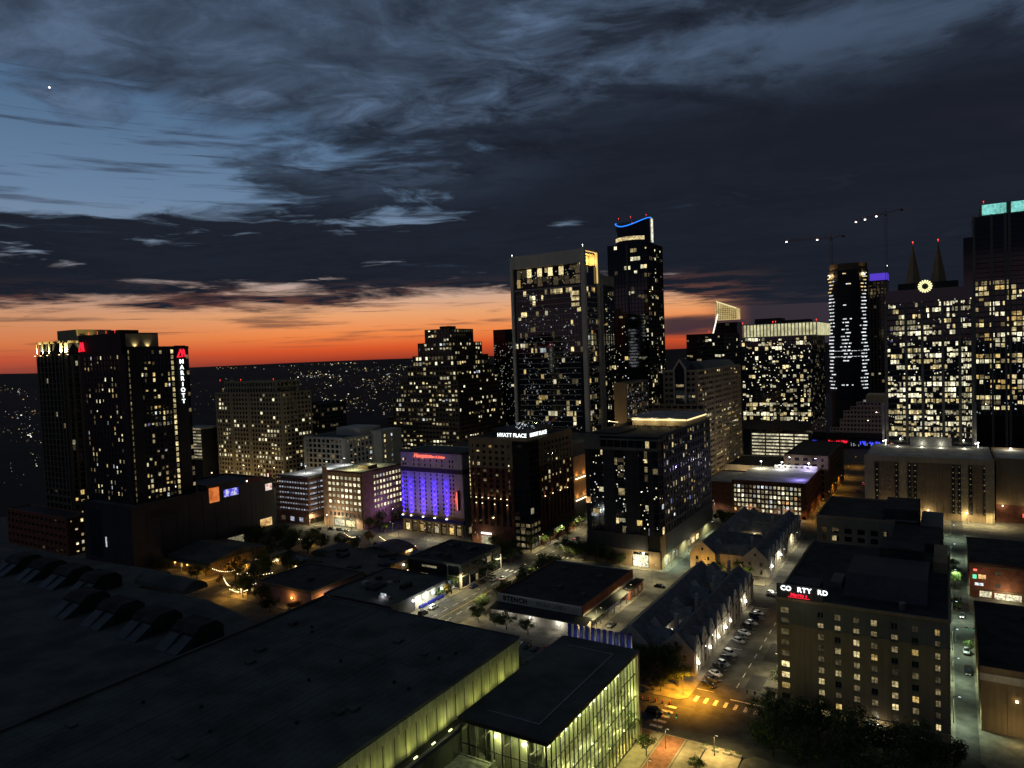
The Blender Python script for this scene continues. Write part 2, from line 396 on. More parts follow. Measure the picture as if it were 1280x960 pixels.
def letters(T, body, size, x, y, z, ax, mat, name='sign', extrude=.12, bold=.012, align='CENTER', parent=None, slant=0.0, label=None, spacing=1.0):
    cu = bpy.data.curves.new('lettering', 'FONT'); cu.body = body; cu.size = size; cu.extrude = extrude; cu.offset = bold*size
    cu.align_x = align; cu.align_y = 'CENTER'; cu.shear = slant; cu.resolution_u = 3; cu.space_character = spacing
    tmp = bpy.data.objects.new('lettering', cu); col.objects.link(tmp)
    dg = bpy.context.evaluated_depsgraph_get(); me = bpy.data.meshes.new_from_object(tmp.evaluated_get(dg))
    bpy.data.objects.remove(tmp); bpy.data.curves.remove(cu)
    me.name = name; me.materials.clear(); me.materials.append(mat)
    ob = bpy.data.objects.new(name, me); col.objects.link(ob); ob.parent = parent or T.root
    ob.location = (x-T.o[0], y-T.o[1], z-T.o[2]); ob.rotation_euler = (math.pi/2, 0, 0 if ax == 'F' else math.pi/2)
    if label: ob['label'] = label
    return ob

def lamp_light(parent, loc, rgb, watts, radius=.35, spot=None, aim=None):
    d = bpy.data.lights.new('lamp_light', 'SPOT' if spot else 'POINT'); d.color = rgb; d.energy = watts; d.shadow_soft_size = radius
    o = bpy.data.objects.new('lamp_light', d); col.objects.link(o); o.parent = parent; o.location = loc
    if spot:
        d.spot_size = spot; d.spot_blend = .6
        o.rotation_euler = Vector(aim).to_track_quat('-Z', 'Y').to_euler()
    return o

# ------------------------------------------------------------------ ground, streets, far country
def terrain():
    m = Msh(); r = random.Random(3); NA, rings = 120, [0, 300, 900, 2000, 3500, 5500, 7500, 9000, 10500, 12500, 16000, 22000]
    for ri, d in enumerate(rings):
        for k in range(NA):
            a = YAW + R(-65) + R(130)*k/(NA-1)
            dd = d-400
            h = 0.0
            if d > 5000:
                h = max(0, (d-5500)/5000)*(62+22*math.sin(k*.21+.5)+11*math.sin(k*.57)+5*math.sin(k*1.3)) if d <= 10500 else (70+18*math.sin(k*.2))
            m.v.append((-math.sin(a)*dd, math.cos(a)*dd, h - .02))
    for ri in range(len(rings)-1):
        for k in range(NA-1):
            b = ri*NA+k; m.f.append((b, b+NA, b+NA+1, b+1))
    return m
structure('ground', terrain(), C_['earth'])
structure('city_ground', Msh().box(-560, 150, -30, 1500, -.6, .0), C_['asphalt'])
def sheet(name, x0, x1, y0, y1, z, mat): return structure(name, Msh().poly([(x0, y0, z), (x1, y0, z), (x1, y1, z), (x0, y1, z)]), mat)
def block(x0, x1, y0, y1, mat='pave', name='pavement'):
    m = Msh(); e = 2.2
    m.prism([(x0+e, y0), (x1-e, y0), (x1, y0+e), (x1, y1-e), (x1-e, y1), (x0+e, y1), (x0, y1-e), (x0, y0+e)], -.1, .13)
    return structure(name, m, C_[mat])
ST1 = (-64.0, -43.0); ST2 = (-107.5, -93.6); ST3 = (-177.0, -156.5); ST4 = (-293.0, -272.5); ST0 = (0.8, 5.8)
CR1 = (172.5, 191.5); CR2 = (277.0, 300.0); CR3 = (394.0, 416.0)
xs = [(-470, ST4[0]), (ST4[1], ST3[0]), (ST3[1], ST2[0]), (ST2[1], ST1[0]), (ST1[1], ST0[0]), (ST0[1], 140)]
ys = [(CR1[1], CR2[0]), (CR2[1], CR3[0]), (CR3[1], 600)]
for i, (a, b) in enumerate(xs):
    for j, (c, d) in enumerate(ys):
        block(a, b, c, d)
block(-345, -43.4, -20, CR1[0], 'plaza', 'plaza'); block(-43, 140, 60, CR1[0])
block(-64, -43, 640, 650)
# painted markings
pm = []
for k in range(7): pm.append((ST1[0]+1.6+k*2.75, ST1[0]+2.5+k*2.75, CR1[1]+1.5, CR1[1]+4.6))
for k in range(5): pm.append((ST1[0]-4.6, ST1[0]-1.2, CR1[0]+2.2+k*2.9, CR1[0]+3.3+k*2.9))
pm.append((-53.4, -44, CR1[1]+6.6, CR1[1]+7.1))
for k in range(22): pm.append((-53.7, -53.45, 206+k*7.5, 209.5+k*7.5))
for k in range(26): pm.append((-170.2, -170.0, 190+k*7, 193.4+k*7)); pm.append((-163.3, -163.1, 190+k*7, 193.4+k*7))
for k in range(8): pm.append((ST3[0]+1.5+k*2.4, ST3[0]+2.4+k*2.4, CR2[0]-4.6, CR2[0]-1.6))
for k in range(8): pm.append((ST3[0]+1.5+k*2.4, ST3[0]+2.4+k*2.4, CR2[1]+1.6, CR2[1]+4.6))
for k in range(10): pm.append((-63.6, -58.6, 200.5+k*8.2, 200.7+k*8.2))
for q in pm: sheet('road_marking', *q, .006, C_['paint'])
for x in (-166.8, -166.4): sheet('road_marking', x, x+.16, 190, CR2[0]-6, .006, C_['yellowp'])
for q in ((-51.5, -47.0, 207, 217), (-51.0, -46.3, 228, 243)): sheet('asphalt_patch', *q, .005, C_['patch'])
for q in ((-99.5, -96.5, 226, 230), (-98.5, -96, 240, 246)): sheet('asphalt_patch', *q, .005, C_['patch'])
# plaza strips: red brick lane and pale joints
sheet('red_paving', -63.2, -58.0, 120, CR1[0]-.4, .136, C_['redpave'])
for x in (-63.8, -57.6, -52.4): sheet('paving_joint', x, x+.32, 120, CR1[0]-.4, .140, C_['pave' if x != -52.4 else 'patch'])
sheet('red_paving', -104, -66.5, 169, CR1[0]-.4, .137, C_['redpave'])

# ------------------------------------------------------------------ far city lights
def far_lights():
    r = random.Random(11); ms = {k: Msh() for k in ('lit_n1', 'lit_y1', 'lit_c1', 'white_strip', 'lit_w2')}
    cl = [(r.uniform(-36, 16), r.choice((800, 1000, 1300, 1800, 2500, 3300, 4200, 5200, 6200)), r.uniform(.3, 1.6)) for _ in range(46)]
    cl += [(-11+r.gauss(0, 4.5), r.choice((1500, 2100, 2700, 3500, 4500, 5600, 6500)), r.uniform(.4, 1.6)) for _ in range(34)]
    for _ in range(26):   # lit roads: strings of lamps running into the distance
        a0 = r.uniform(-36, 14); d0 = r.choice((900, 1400, 2000, 2800, 3800)); da = r.uniform(-4, 4); dd = d0*r.uniform(.1, .5)
        cl += [(a0+da*q/14, d0+dd*q/14, .03) for q in range(14)]
    cl += [(-9+r.gauss(0, 4), r.choice((1300, 1700, 2200, 2900, 3800, 5000)), r.uniform(.25, .9)) for _ in range(30)]
    cl += [(r.uniform(-36.5, -33), r.choice((950, 1300, 1900, 2600, 3600)), r.uniform(.2, .7)) for _ in range(16)]
    cl += [(-7, 8600, 3), (-3, 8800, 4), (-12, 8800, 4), (-1, 8900, 3), (-20, 9000, 6)]*2
    for ci, (az_, d_, sp_) in enumerate(cl):
        for _ in range((1 if sp_ < .1 else int(r.uniform(3, 18))) if d_ < 8000 else 20):
            a = R(az_+r.gauss(0, sp_*.8)); d = d_*r.uniform(.86, 1.14) if d_ < 8000 else min(9350, d_*r.uniform(.93, 1.07))
            s = d*r.choice((.0002, .00025, .0003, .0003, .0004, .0005, .0009))
            x = d*(fh[0]*math.cos(a)+rt[0]*math.sin(a)); y = d*(fh[1]*math.cos(a)+rt[1]*math.sin(a))
            if d < 2200 and -560 < x < 150 and y < 1500: continue
            g = 0 if d < 5500 else (d-5500)/5000*62
            z = g+r.uniform(6, 14)+(8 if d > 5000 else 0)
            k = r.choices(list(ms), (3, 4, 1.6, 1.2, 6))[0]
            ms[k].box(x-s*.6, x+s*.6, y-s*.6, y+s*.6, z-s/2, z+s/2)
    root = Thing('distant_city_lights', 'scattered tiny lights of the dark suburbs below the sunset', 'city lights', (-800, 1300, 0))
    root.root['kind'] = 'stuff'
    for k, m in ms.items(): root.part('distant_lamp', m, MATS[k], kind='stuff')
far_lights()

# ------------------------------------------------------------------ skyline, west to north
def beacon(T, x, y, z, mat='red_light', r=.28):
    m = Msh(); m.cyl(x, y, z-1.2, z, .07, 5); m.cyl(x, y, z, z+r*1.6, r, 6, r*.6); T.part('beacon', m, MATS[mat])

def stone_tower():
    T = Thing('stone_tower', 'beige stone tower with lit crown columns behind the black hotel tower', 'tower', (-440, 220, 0))
    x0, x1, y0, y1, zt = -453, -424, 209, 241, 116.3
    m = Msh(); core(T, x0, x1, y0, y1, 0, 108.8)
    c1 = grid(m, 'F', x0, x1, 32, 108.8, y0, 7, 24, 1.5, .5, .8); c2 = grid(m, 'R', y0, y1, 32, 108.8, x1, 8, 24, 1.5, .5, .8)
    c3 = grid(m, 'F', x0, x1, 0, 32, y0, 6, 8, 1.3, 1.3, .7); c4 = grid(m, 'R', y0, y1, 0, 32, x1, 9, 8, 1.3, 1.3, .7)
    T.part('wall', m, solid('grey_granite', (.14, .115, .075), .8, .15, .1, streak=.6))
    light(T, c1, 'F', y0, .04, 'home', 4); light(T, c2, 'R', x1, .10, 'hotel', 5); light(T, c4, 'R', x1, .5, 'hotel', 6, rowvar=.2); light(T, c3, 'F', y0, .2, 'dim', 7)
    core(T, x0+.8, x1-.8, y0+.8, y1-.8, 108.8, zt-.6, C_['black'], 'crown_wall'); roofed(T, x0, x1, y0, y1, zt, C_['tar'], .6, C_['beige'])
    core(T, x0+7, x1-.5, y0+8, y1-4, zt, zt+7, C_['beige'], 'penthouse')
    for ax, a, pl, w in [('F', x0+.5, y0, .8), ('F', x0+7, y0, .9), ('F', x0+14.5, y0, 1), ('F', x1-1.4, y0, 2.2), ('R', y0+1.2, x1, 1.8), ('R', y0+11, x1, 2)]:
        c = Msh(); slab(c, ax, a-w/2, a+w/2, 109.2, 115.7, pl, .55, -.2); col_ = T.part('crown_column', c, C_['limest'])
        lx, ly = (a, pl-1.7) if ax == 'F' else (pl+1.7, a)
        g = Msh(); g.box(lx-.3, lx+.3, ly-.3, ly+.3, 108.9, 109.1); T.part('uplight', g, MATS['warm_light'])
        lamp_light(T.root, (lx-T.o[0], ly-T.o[1], 109.6-T.o[2]), (1, .82, .36), 14000, .3, R(80), ((0, .42, 1) if ax == 'F' else (-.42, 0, 1)))
    # brick foot with its own floors
    b = Msh(); core(T, -472, -405, 196, 208.2, 0, 20, None, 'podium_glazing')
    cc = grid(b, 'F', -472, -405, 0, 20, 196, 14, 5, 1.6, 2.4, .4); c5 = grid(b, 'R', 196, 208, 0, 20, -405, 4, 5, 1.6, 2.2, .4)
    T.part('podium_wall', b, C_['brick']); roofed(T, -472, -405, 196, 208.2, 20, C_['tar'], .6, C_['brick'])
    light(T, cc, 'F', 196, .15, 'dim', 2); light(T, c5, 'R', -405, .75, 'gold', 3)
    # roof frame on the shoulder
    s = Msh()
    for x in (-457.5, -455): s.tube((x, 214, 92), (x, 214, 107), .18)
    s.tube((-458, 214, 104), (-453, 214, 104), .18); s.tube((-458, 214, 99.5), (-453, 214, 99.5), .3); T.part('roof_frame', s, C_['pole'])
    T.flush()

def marriott():
    T = Thing('hotel_tower', 'black hotel tower with white vertical letters and a red emblem above a dark podium', 'hotel', (-360, 212, 0))
    x0, x1, y0, y1, zt = -381.5, -340, 196, 229.5, 110
    core(T, x0, x1, y0, y1, 30, zt, glassb); m = Msh()
    cf = grid(m, 'F', x0, x1-2.5, 33.5, zt-3, y0, 13, 27, 1.85, .95, .22); slab(m, 'F', x1-2.5, x1, 33.5, zt, y0, .3)
    slab(m, 'R', y0, y0+6.5, 33.5, zt, x1, .3)
    cr = grid(m, 'R', y0+6.5, y0+23, 33.5, zt-1, x1, 8, 27, .8, 1.0, .22)
    slab(m, 'F', x0, x1, zt-3, zt, y0, .3); slab(m, 'R', y0+6.5, y1, zt-1, zt, x1, .3)
    T.part('wall', m, C_['black'])
    light(T, cf, 'F', y0, .42, 'home', 21, run=.08); light(T, cr, 'R', x1, .42, 'home', 22, run=.12, shrink=.5)
    # lit column beside the sign
    for j in range(27): T.pane('R', y0+24.1, 35+j*2.8, 1.3, 1.9, x1+.06, 'w1' if j % 5 else 'w2')
    for j in range(27): T.pane('R', y0+1.1, 35+j*2.8, .5, 1.7, x1+.34, 'w2' if j % 3 else 'd1')
    for j in (1, 3, 4, 6, 8, 15, 18, 22, 25): T.pane('R', y1-.9, 35+j*2.8, 1.4, 1.8, x1+.06, 'w2')
    p = Msh(); slab(p, 'R', y0+25.4, y1-1.8, 33.5, zt+.8, x1, .5); T.part('sign_panel', p, C_['black'])
    for k, ch in enumerate('MARRIOTT'): letters(T, ch, 3.0, x1+.7, y0+28.8, zt-7.6-k*2.95, 'R', MATS['sign_white'], 'letter', bold=.02)
    def emblem(ax, a, z, pl, s):
        # slanted bands rising to two peaks, like a stylised letter M
        g = Msh()
        def band(pts):
            q = [((a+u*s), z+v*s) for u, v in pts]
            if ax == 'F': g.prof_y(q, pl-.5, pl-.2)
            else: g.prof_x(q, pl+.2, pl+.5)
        band([(-1.1, -.9), (-.75, -1), (.02, .55), (-.2, 1)]); band([(-.02, 1), (.22, .62), (.42, -.8), (.1, -.8)])
        band([(.16, -.5), (.4, -.9), (.72, .55), (.5, 1)]); band([(.62, 1), (.84, .8), (1.15, -.9), (.85, -.9)])
        band([(-.7, -.9), (-.1, -.9), (-.1, -.65), (-.6, -.65)])
        T.part('emblem', g, MATS['sign_red'], label='glowing red slanted emblem')
    emblem('R', y0+28.8, zt-3.2, x1+.35, 2.3); emblem('F', x0+3.4, zt+1.6, y0-.6, 2.5)
    core(T, x0, x1-3, y0-.35, y0+19, zt-2, zt+7.5, C_['black'], 'penthouse'); core(T, x0+20, x0+30, y0+4, y0+14, zt+7.5, zt+9.3, C_['charcoal'], 'lift_house')
    roofed(T, x0, x1, y0+.2, y1, zt, C_['tar'], .5, C_['black'])
    w = Msh(); w.box(x1-3.2, x1-2.9, y0+2, y0+18.9, zt, zt+7); T.part('penthouse_wall', w, C_['beige'])
    for dy in (6.5, 13): 
        g = Msh(); g.box(x1-2.6, x1-2, y0+dy-.4, y0+dy+.4, zt+.15, zt+.4); T.part('uplight', g, MATS['warm_light'])
        lamp_light(T.root, (x1-2.0-T.o[0], y0+dy-T.o[1], zt+.9), (1, .9, .6), 160, .2, R(120), (-.75, 0, .6))
    for k in range(4): beacon(T, x0+4+k*8, y0+3, zt+9, r=.15)
    # podium
    px0, px1, py0, py1, pz = -376, -333, 190, 274, 33
    core(T, px0, px1, py0, py1, 0, pz, C_['charcoal'], 'podium_wall'); roofed(T, px0, px1, py0, py1, pz, C_['roof'], .9, C_['charcoal'])
    seam = Msh()
    for k in range(1, 11): seam.box(px1, px1+.08, py0+k*7.6-.06, py0+k*7.6+.06, 1, pz-.8)
    for k in range(1, 4): seam.box(px1, px1+.07, py0+.5, py1-.5, k*8-.05, k*8+.05)
    T.part('panel_joint', seam, C_['black'])
    d = Msh(); d.box(-371, -360, py0-.05, py0+.2, 6, 30); T.part('dark_screen', d, glassb)
    d = Msh(); d.box(px1-.1, px1+.06, 199, 214, 26, 30); T.part('louvre', d, C_['black'])
    def panel(y0_, y1_, z0_, z1_, key, name, lab):
        q = Msh(); q.box(px1+.05, px1+.25, y0_, y1_, z0_, z1_); return T.part(name, q, key, label=lab)
    def screen(key, cols, sc, st):
        m_ = bpy.data.materials.new(key); m_.use_nodes = True; n = NB(m_.node_tree); m_.node_tree.nodes.clear()
        f = n.noise(n.node('ShaderNodeNewGeometry').outputs['Position'], sc, 4.0, .7)
        p_ = n.node('ShaderNodeBsdfPrincipled'); p_.inputs['Base Color'].default_value = (.02, .02, .02, 1); p_.inputs['Emission Strength'].default_value = st
        n.put(p_.inputs['Emission Color'], n.ramp(f, cols)); o_ = n.node('ShaderNodeOutputMaterial'); m_.node_tree.links.new(p_.outputs[0], o_.inputs[0])
        m_.cycles.emission_sampling = 'NONE'; return m_
    panel(232, 238, 27.2, 35, screen('orange_screen', [(.3, (.25, .03, .005)), (.55, (1, .25, .05)), (.75, (1, .7, .3))], .25, .7), 'display', 'tall orange picture display')
    pb = Msh(); pb.box(px1-8, px1+.04, 231, 251, 33.5, 36.8); T.part('roof_screen', pb, C_['charcoal'])
    panel(241, 250, 28.7, 32.6, screen('blue_screen', [(.35, (.02, .02, .3)), (.5, (.1, .1, 1)), (.62, (.8, .75, .7))], .5, .9), 'display', 'blue and white display screen')
    panel(268.2, 272.6, 27.2, 31, screen('white_screen', [(.38, (.7, .1, .05)), (.5, (.9, .8, .7)), (.7, (1, .9, .7))], .4, .9), 'display', 'small white and red picture display')
    panel(263.5, 271.5, 7, 11.5, screen('bar_screen', [(.35, (.2, .06, .01)), (.5, (1, .6, .2)), (.7, (1, .85, .5))], .6, .8), 'opening', 'bright amber ground level opening')
    panel(238, 252, 1.5, 6, MATS['lit_l1'], 'opening', 'pale lit strip opening near the street')
    panel(255, 267, 33.4, 36.4, solid('dark_red_panel', (.10, .012, .01), .6), 'sign_board', 'unlit dark red sign board'); 
    a = Msh(); a.box(px1+.3, px1+.6, 255.4, 255.9, 34.6, 35.2); T.part('lamp', a, MATS['white_light'])
    q = Msh(); q.box(-356.5, -355.6, py0-.25, py0-.05, 12, 17); T.part('light_strip', q, MATS['lit_c1'])
    T.flush()

def office_west():
    T = Thing('office_block', 'beige gridded office block with half its windows lit and a set back crown', 'office', (-490, 392, 0))
    x0, x1, y0, y1, zt = -531, -449, 381.5, 412, 76
    core(T, x0, x1, y0, y1, 0, zt); m = Msh()
    cf = grid(m, 'F', x0, x1, 4, zt, y0, 22, 20, 1.25, 1.5, .45, edge=1.6); cr = grid(m, 'R', y0, y1, 4, zt, x1, 8, 20, 1.25, 1.5, .45, edge=1.6)
    # twin taller bays break the front
    slab(m, 'F', x0+20, x0+21.6, 0, zt+1, y0, .9); slab(m, 'F', x0+42, x0+43.6, 0, zt+1, y0, .9)
    T.part('wall', m, C_['beige'])
    rp = lambda i, j: {0: .9, 1: .75, 2: .35, 3: .3, 5: .85, 6: .55}.get(j % 20, .34 if j < 15 else .14)
    light(T, cf, 'F', y0, .4, 'bright', 31, run=.35, rowp=rp, shrink=.15); light(T, cr, 'R', x1, .4, 'office', 32, run=.3, rowp=rp)
    core(T, x0+10, x1-8, y0+2, y1-4, zt, zt+9); k = Msh()
    c2 = grid(k, 'F', x0+10, x1-8, zt, zt+9, y0+2, 18, 2, 1.3, 1.6, .4); grid(k, 'R', y0+2, y1-4, zt, zt+9, x1-8, 6, 2, 1.3, 1.6, .4)
    T.part('crown_wall', k, C_['beige']); roofed(T, x0+10, x1-8, y0+2, y1-4, zt+9, C_['tar'], .8, C_['beige']); roofed(T, x0, x1, y0, y1, zt, C_['tar'], .8, C_['beige'])
    for x in (x0+3, x0+30, x1-12): beacon(T, x, y0+3, zt+11, r=.3)
    T.flush()
    G_ = Thing('parking_garage', 'small garage with glowing open decks between hotel tower and beige office', 'garage', (-560, 360, 0))
    m = Msh(); core(G_, -575, -540, 372, 390, 0, 46, C_['black'], 'core')
    for j in range(10):
        slab(m, 'F', -575, -540, 20+j*2.7, 21.2+j*2.7, 372, .6)
        for i in range(5): G_.pane('F', -571.5+i*7, 22+j*2.7, 6.6, 1.4, 371.9, 'l1' if (i+j) % 4 else 'w2')
    G_.part('deck', m, C_['pale']); roofed(G_, -575, -540, 372, 390, 46.5, C_['palero'], .8, C_['pale']); G_.flush()

def banded():
    T = Thing('banded_block', 'dark slab with fine horizontal bands behind the white gridded block', 'building', (-480, 446, 0))
    x0, x1, y0, y1, zt = -492, -468, 440, 470, 62; core(T, x0, x1, y0, y1, 0, zt); m = Msh()
    cf = grid(m, 'F', x0, x1, 20, zt, y0, 8, 12, .4, 1.3, .5); cr = grid(m, 'R', y0, y1, 20, zt, x1, 9, 12, .4, 1.3, .5); T.part('wall', m, C_['grey'])
    light(T, cf, 'F', y0, .25, 'dim', 3); light(T, cr, 'R', x1, .22, 'dim', 4); roofed(T, x0, x1, y0, y1, zt, C_['tar']); T.flush()

def white_grid():
    T = Thing('white_gridded_block', 'white framed block with square deep windows beside the silver roofed garage', 'building', (-400, 400, 0))
    x0, x1, y0, y1, zt = -421, -379, 377.5, 428, 42; core(T, x0, x1, y0, y1, 0, zt); m = Msh()
    cf = grid(m, 'F', x0, x1, 8, zt, y0, 9, 9, 1.1, 1.2, .8, edge=2.6); cr = grid(m, 'R', y0, y1, 8, zt, x1, 12, 9, 1.3, 1.2, .8, edge=2.6); T.part('wall', m, C_['white'])
    light(T, cf, 'F', y0, .26, 'dim', 8, shrink=.7); light(T, cr, 'R', x1, .3, 'home', 9, shrink=.7)
    roofed(T, x0, x1, y0, y1, zt, C_['roof'], 1, C_['white']); core(T, x0+14, x1-3, y0+20, y1-8, zt, zt+6, C_['white'], 'penthouse')
    b = Msh(); b.box(x1-2, x1+9, y0+30, y0+54, 0, zt+3); T.part('rear_wing', b, C_['white'])
    for j in range(9): T.pane('R', y0+34, 9+j*4, 1.4, 2, x1+9.05, 'w1' if j % 3 else 'd1'); T.pane('R', y0+42, 9+j*4, 1.4, 2, x1+9.05, 'c1' if j % 4 == 0 else 'd1')
    T.flush()

def garage_silver():
    T = Thing('silver_roof_garage', 'open deck garage with a pale floodlit top deck and red lit corner mast', 'garage', (-350, 320, 0))
    x0, x1, y0, y1, zt = -362, -333, 300, 352, 29; m = Msh(); inn = Msh()
    inn.box(x0+2, x1-2, y0+2, y1-2, 0, zt-1); T.part('core', inn, C_['grey'])
    for j in range(7):
        z = 7+j*3.3
        m.box(x0, x1, y0, y1, z-.5, z)            # deck plate
        slab(m, 'F', x0, x1, z-.6, z+.9, y0, .25); slab(m, 'R', y0, y1, z-.6, z+.9, x1, .25)
    for k in range(13): slab(m, 'F', x0+k*2.35, x0+k*2.35+.5, 6, zt+.4, y0, .4)
    for k in range(7): slab(m, 'R', y0+k*8.5, y0+k*8.5+.8, 6, zt, x1, .4)
    slab(m, 'F', x0, x1, 0, 6.6, y0, .5); slab(m, 'R', y0, y1, 4, 6.6, x1, .5)
    T.part('deck', m, solid('pinkish_brick', (.36, .20, .15), .9, .15, .4))
    for j in range(6):
        for k in range(6): T.pane('F', x0+2.4+k*4.7, 8.9+j*3.3, 4.2, 1.3, y0+1.7, ['garage_cool', 'garage_cool', 'lit_p1'][(k+j) % 3], 'lit_bay')
        for k in range(6): T.pane('R', y0+4.6+k*8.4, 8.9+j*3.3, 7, 1.3, x1-1.7, 'garage_cool', 'lit_bay')
    for k in range(3): T.pane('F', x0+6+k*8, 3, 3.4, 2.6, y0-.55, ['d1', 'p1', 'p1'][k])
    T.part('top_deck', Msh().box(x0-.1, x1+.1, y0-.1, y1, zt-.3, zt+.12), C_['palero'])
    pp = Msh(); pp.box(x0-.2, x1+.2, y0-.25, y0+.1, zt-.6, zt+1).box(x1-.1, x1+.25, y0+.1, y1, zt-.6, zt+1); T.part('parapet', pp, C_['pale'])
    for y in (312, 330, 346):
        q = Msh(); q.cyl(-348, y, zt, zt+5, .12, 6); q.box(-349, -347, y-.2, y+.2, zt+5, zt+5.25); lp = T.part('lamp_post', q, C_['pole'])
        q = Msh(); q.box(-348.8, -347.2, y-.15, y+.15, zt+4.9, zt+5); T.part('lamp', q, MATS['cool_light'], parent=lp)
        lamp_light(T.root, (-348-T.o[0], y-T.o[1], zt+4.6), (.86, .93, 1), 5200)
    T.flush()
    S = Thing('red_mast', 'tall red mast sign with white light bars beside the dark podium wall', 'sign', (-364, 296, 0))
    q = Msh(); q.box(-365.2, -363, 295.4, 297, 0, 33); S.part('mast', q, C_['brick'])
    for k in range(9):
        g = Msh(); s = -1 if k % 2 else 1
        g.box(-364.1+s*.75-.28, -364.1+s*.75+.28, 295.0, 295.35, 2.5+k*3.3, 4.6+k*3.3); S.part('light_bar', g, glow_mat('pink_white', (1, .62, .52), 1.6))

def brick_office():
    T = Thing('brick_garage_block', 'red brick block with rows of bright square openings and stair tower', 'building', (-310, 322, 0))
    x0, x1, y0, y1, zt = -325, -293.7, 305, 343, 33; core(T, x0, x1, y0, y1, 0, zt, C_['grey']); m = Msh()
    cf = grid(m, 'F', x0+3.5, x1-.4, 6, 31.5, y0, 8, 7, .9, 1.5, .5, edge=.5)
    slab(m, 'F', x0, x0+3.5, 0, zt+3, y0, .9); slab(m, 'F', x0+3.5, x1, 31.5, zt, y0, .5); slab(m, 'F', x0+3.5, x0+7, 0, 6, y0, .5); slab(m, 'F', x1-5, x1, 0, 6, y0, .5)
    slab(m, 'R', y0, y0+9, 0, zt+.6, x1, .9)
    cr = grid(m, 'R', y0+9, y1, 6, 31.5, x1, 10, 7, .9, 1.5, .5); slab(m, 'R', y0+9, y1, 31.5, zt, x1, .5); slab(m, 'R', y0+9, y1, 0, 6, x1, .5)
    T.part('wall', m, C_['tanbrick'])
    for i, j, a, z, w, h in cf: T.pane('F', a, z, w*.86, h*.82, y0-.06, 'n1' if (i*7+j*3) % 9 and j else 'l1' if j else 'd1')
    for i, j, a, z, w, h in cr: T.pane('R', a, z, w*.86, h*.82, x1+.06, 'n1' if (i*5+j*3) % 7 and j else 'p1' if j else 'd1')
    T.pane('F', x0+12, 2.6, 8, 3.6, y0-.06, 'n1', 'entrance'); T.pane('F', x0+21, 2.6, 7, 3.4, y0-.06, 'w1', 'entrance')
    T.part('roof', Msh().box(x0+.4, x1-.4, y0+.4, y1-.4, zt-.4, zt+.04), C_['palero']); b = Msh(); b.box(x0+3.5, x1+.1, y0-.2, y0+.3, zt, zt+1).box(x1-.3, x1+.1, y0+.3, y1, zt, zt+1); T.part('parapet', b, C_['brick'])
    q = Msh(); q.box(x0+16, x0+24, y0+14, y0+22, zt, zt+2.2); T.part('stair_house', q, C_['brown'])
    for y in (314, 330): 
        q = Msh(); q.cyl(-309, y, zt, zt+5, .12, 6); q.box(-310, -308, y-.2, y+.2, zt+5, zt+5.2); lp = T.part('lamp_post', q, C_['pole'])
        q = Msh(); q.box(-309.8, -308.2, y-.15, y+.15, zt+4.9, zt+5); T.part('lamp', q, MATS['warm_light'], parent=lp)
        lamp_light(T.root, (-309-T.o[0], y-T.o[1], zt+4.6), (.95, .95, .50), 5200)
    lamp_light(T.root, (x0+12-T.o[0], y0-4-T.o[1], 5), (1, .95, .7), 2400); lamp_light(T.root, (x1+9-T.o[0], y0+16-T.o[1], 10), (.45, .25, 1), 3600); lamp_light(T.root, (x0+14-T.o[0], y0-12-T.o[1], 10), (1, .80, .52), 3200)  # violet light is added to imitate spill from the neighbouring hotel
    q = Msh(); q.cyl(x0+14, y0-12, 0, 9.6, .12, 6); q.cyl(x0+14, y0-12, 9.6, 9.9, .3, 8); T.part('added_flood_post', q, C_['pole']); q = Msh(); q.cyl(x1+9, y0+16, 0, 9.6, .12, 6); q.cyl(x1+9, y0+16, 9.6, 9.9, .3, 8); T.part('added_flood_post', q, C_['pole'])  # posts added to carry the fill lights
    T.flush()

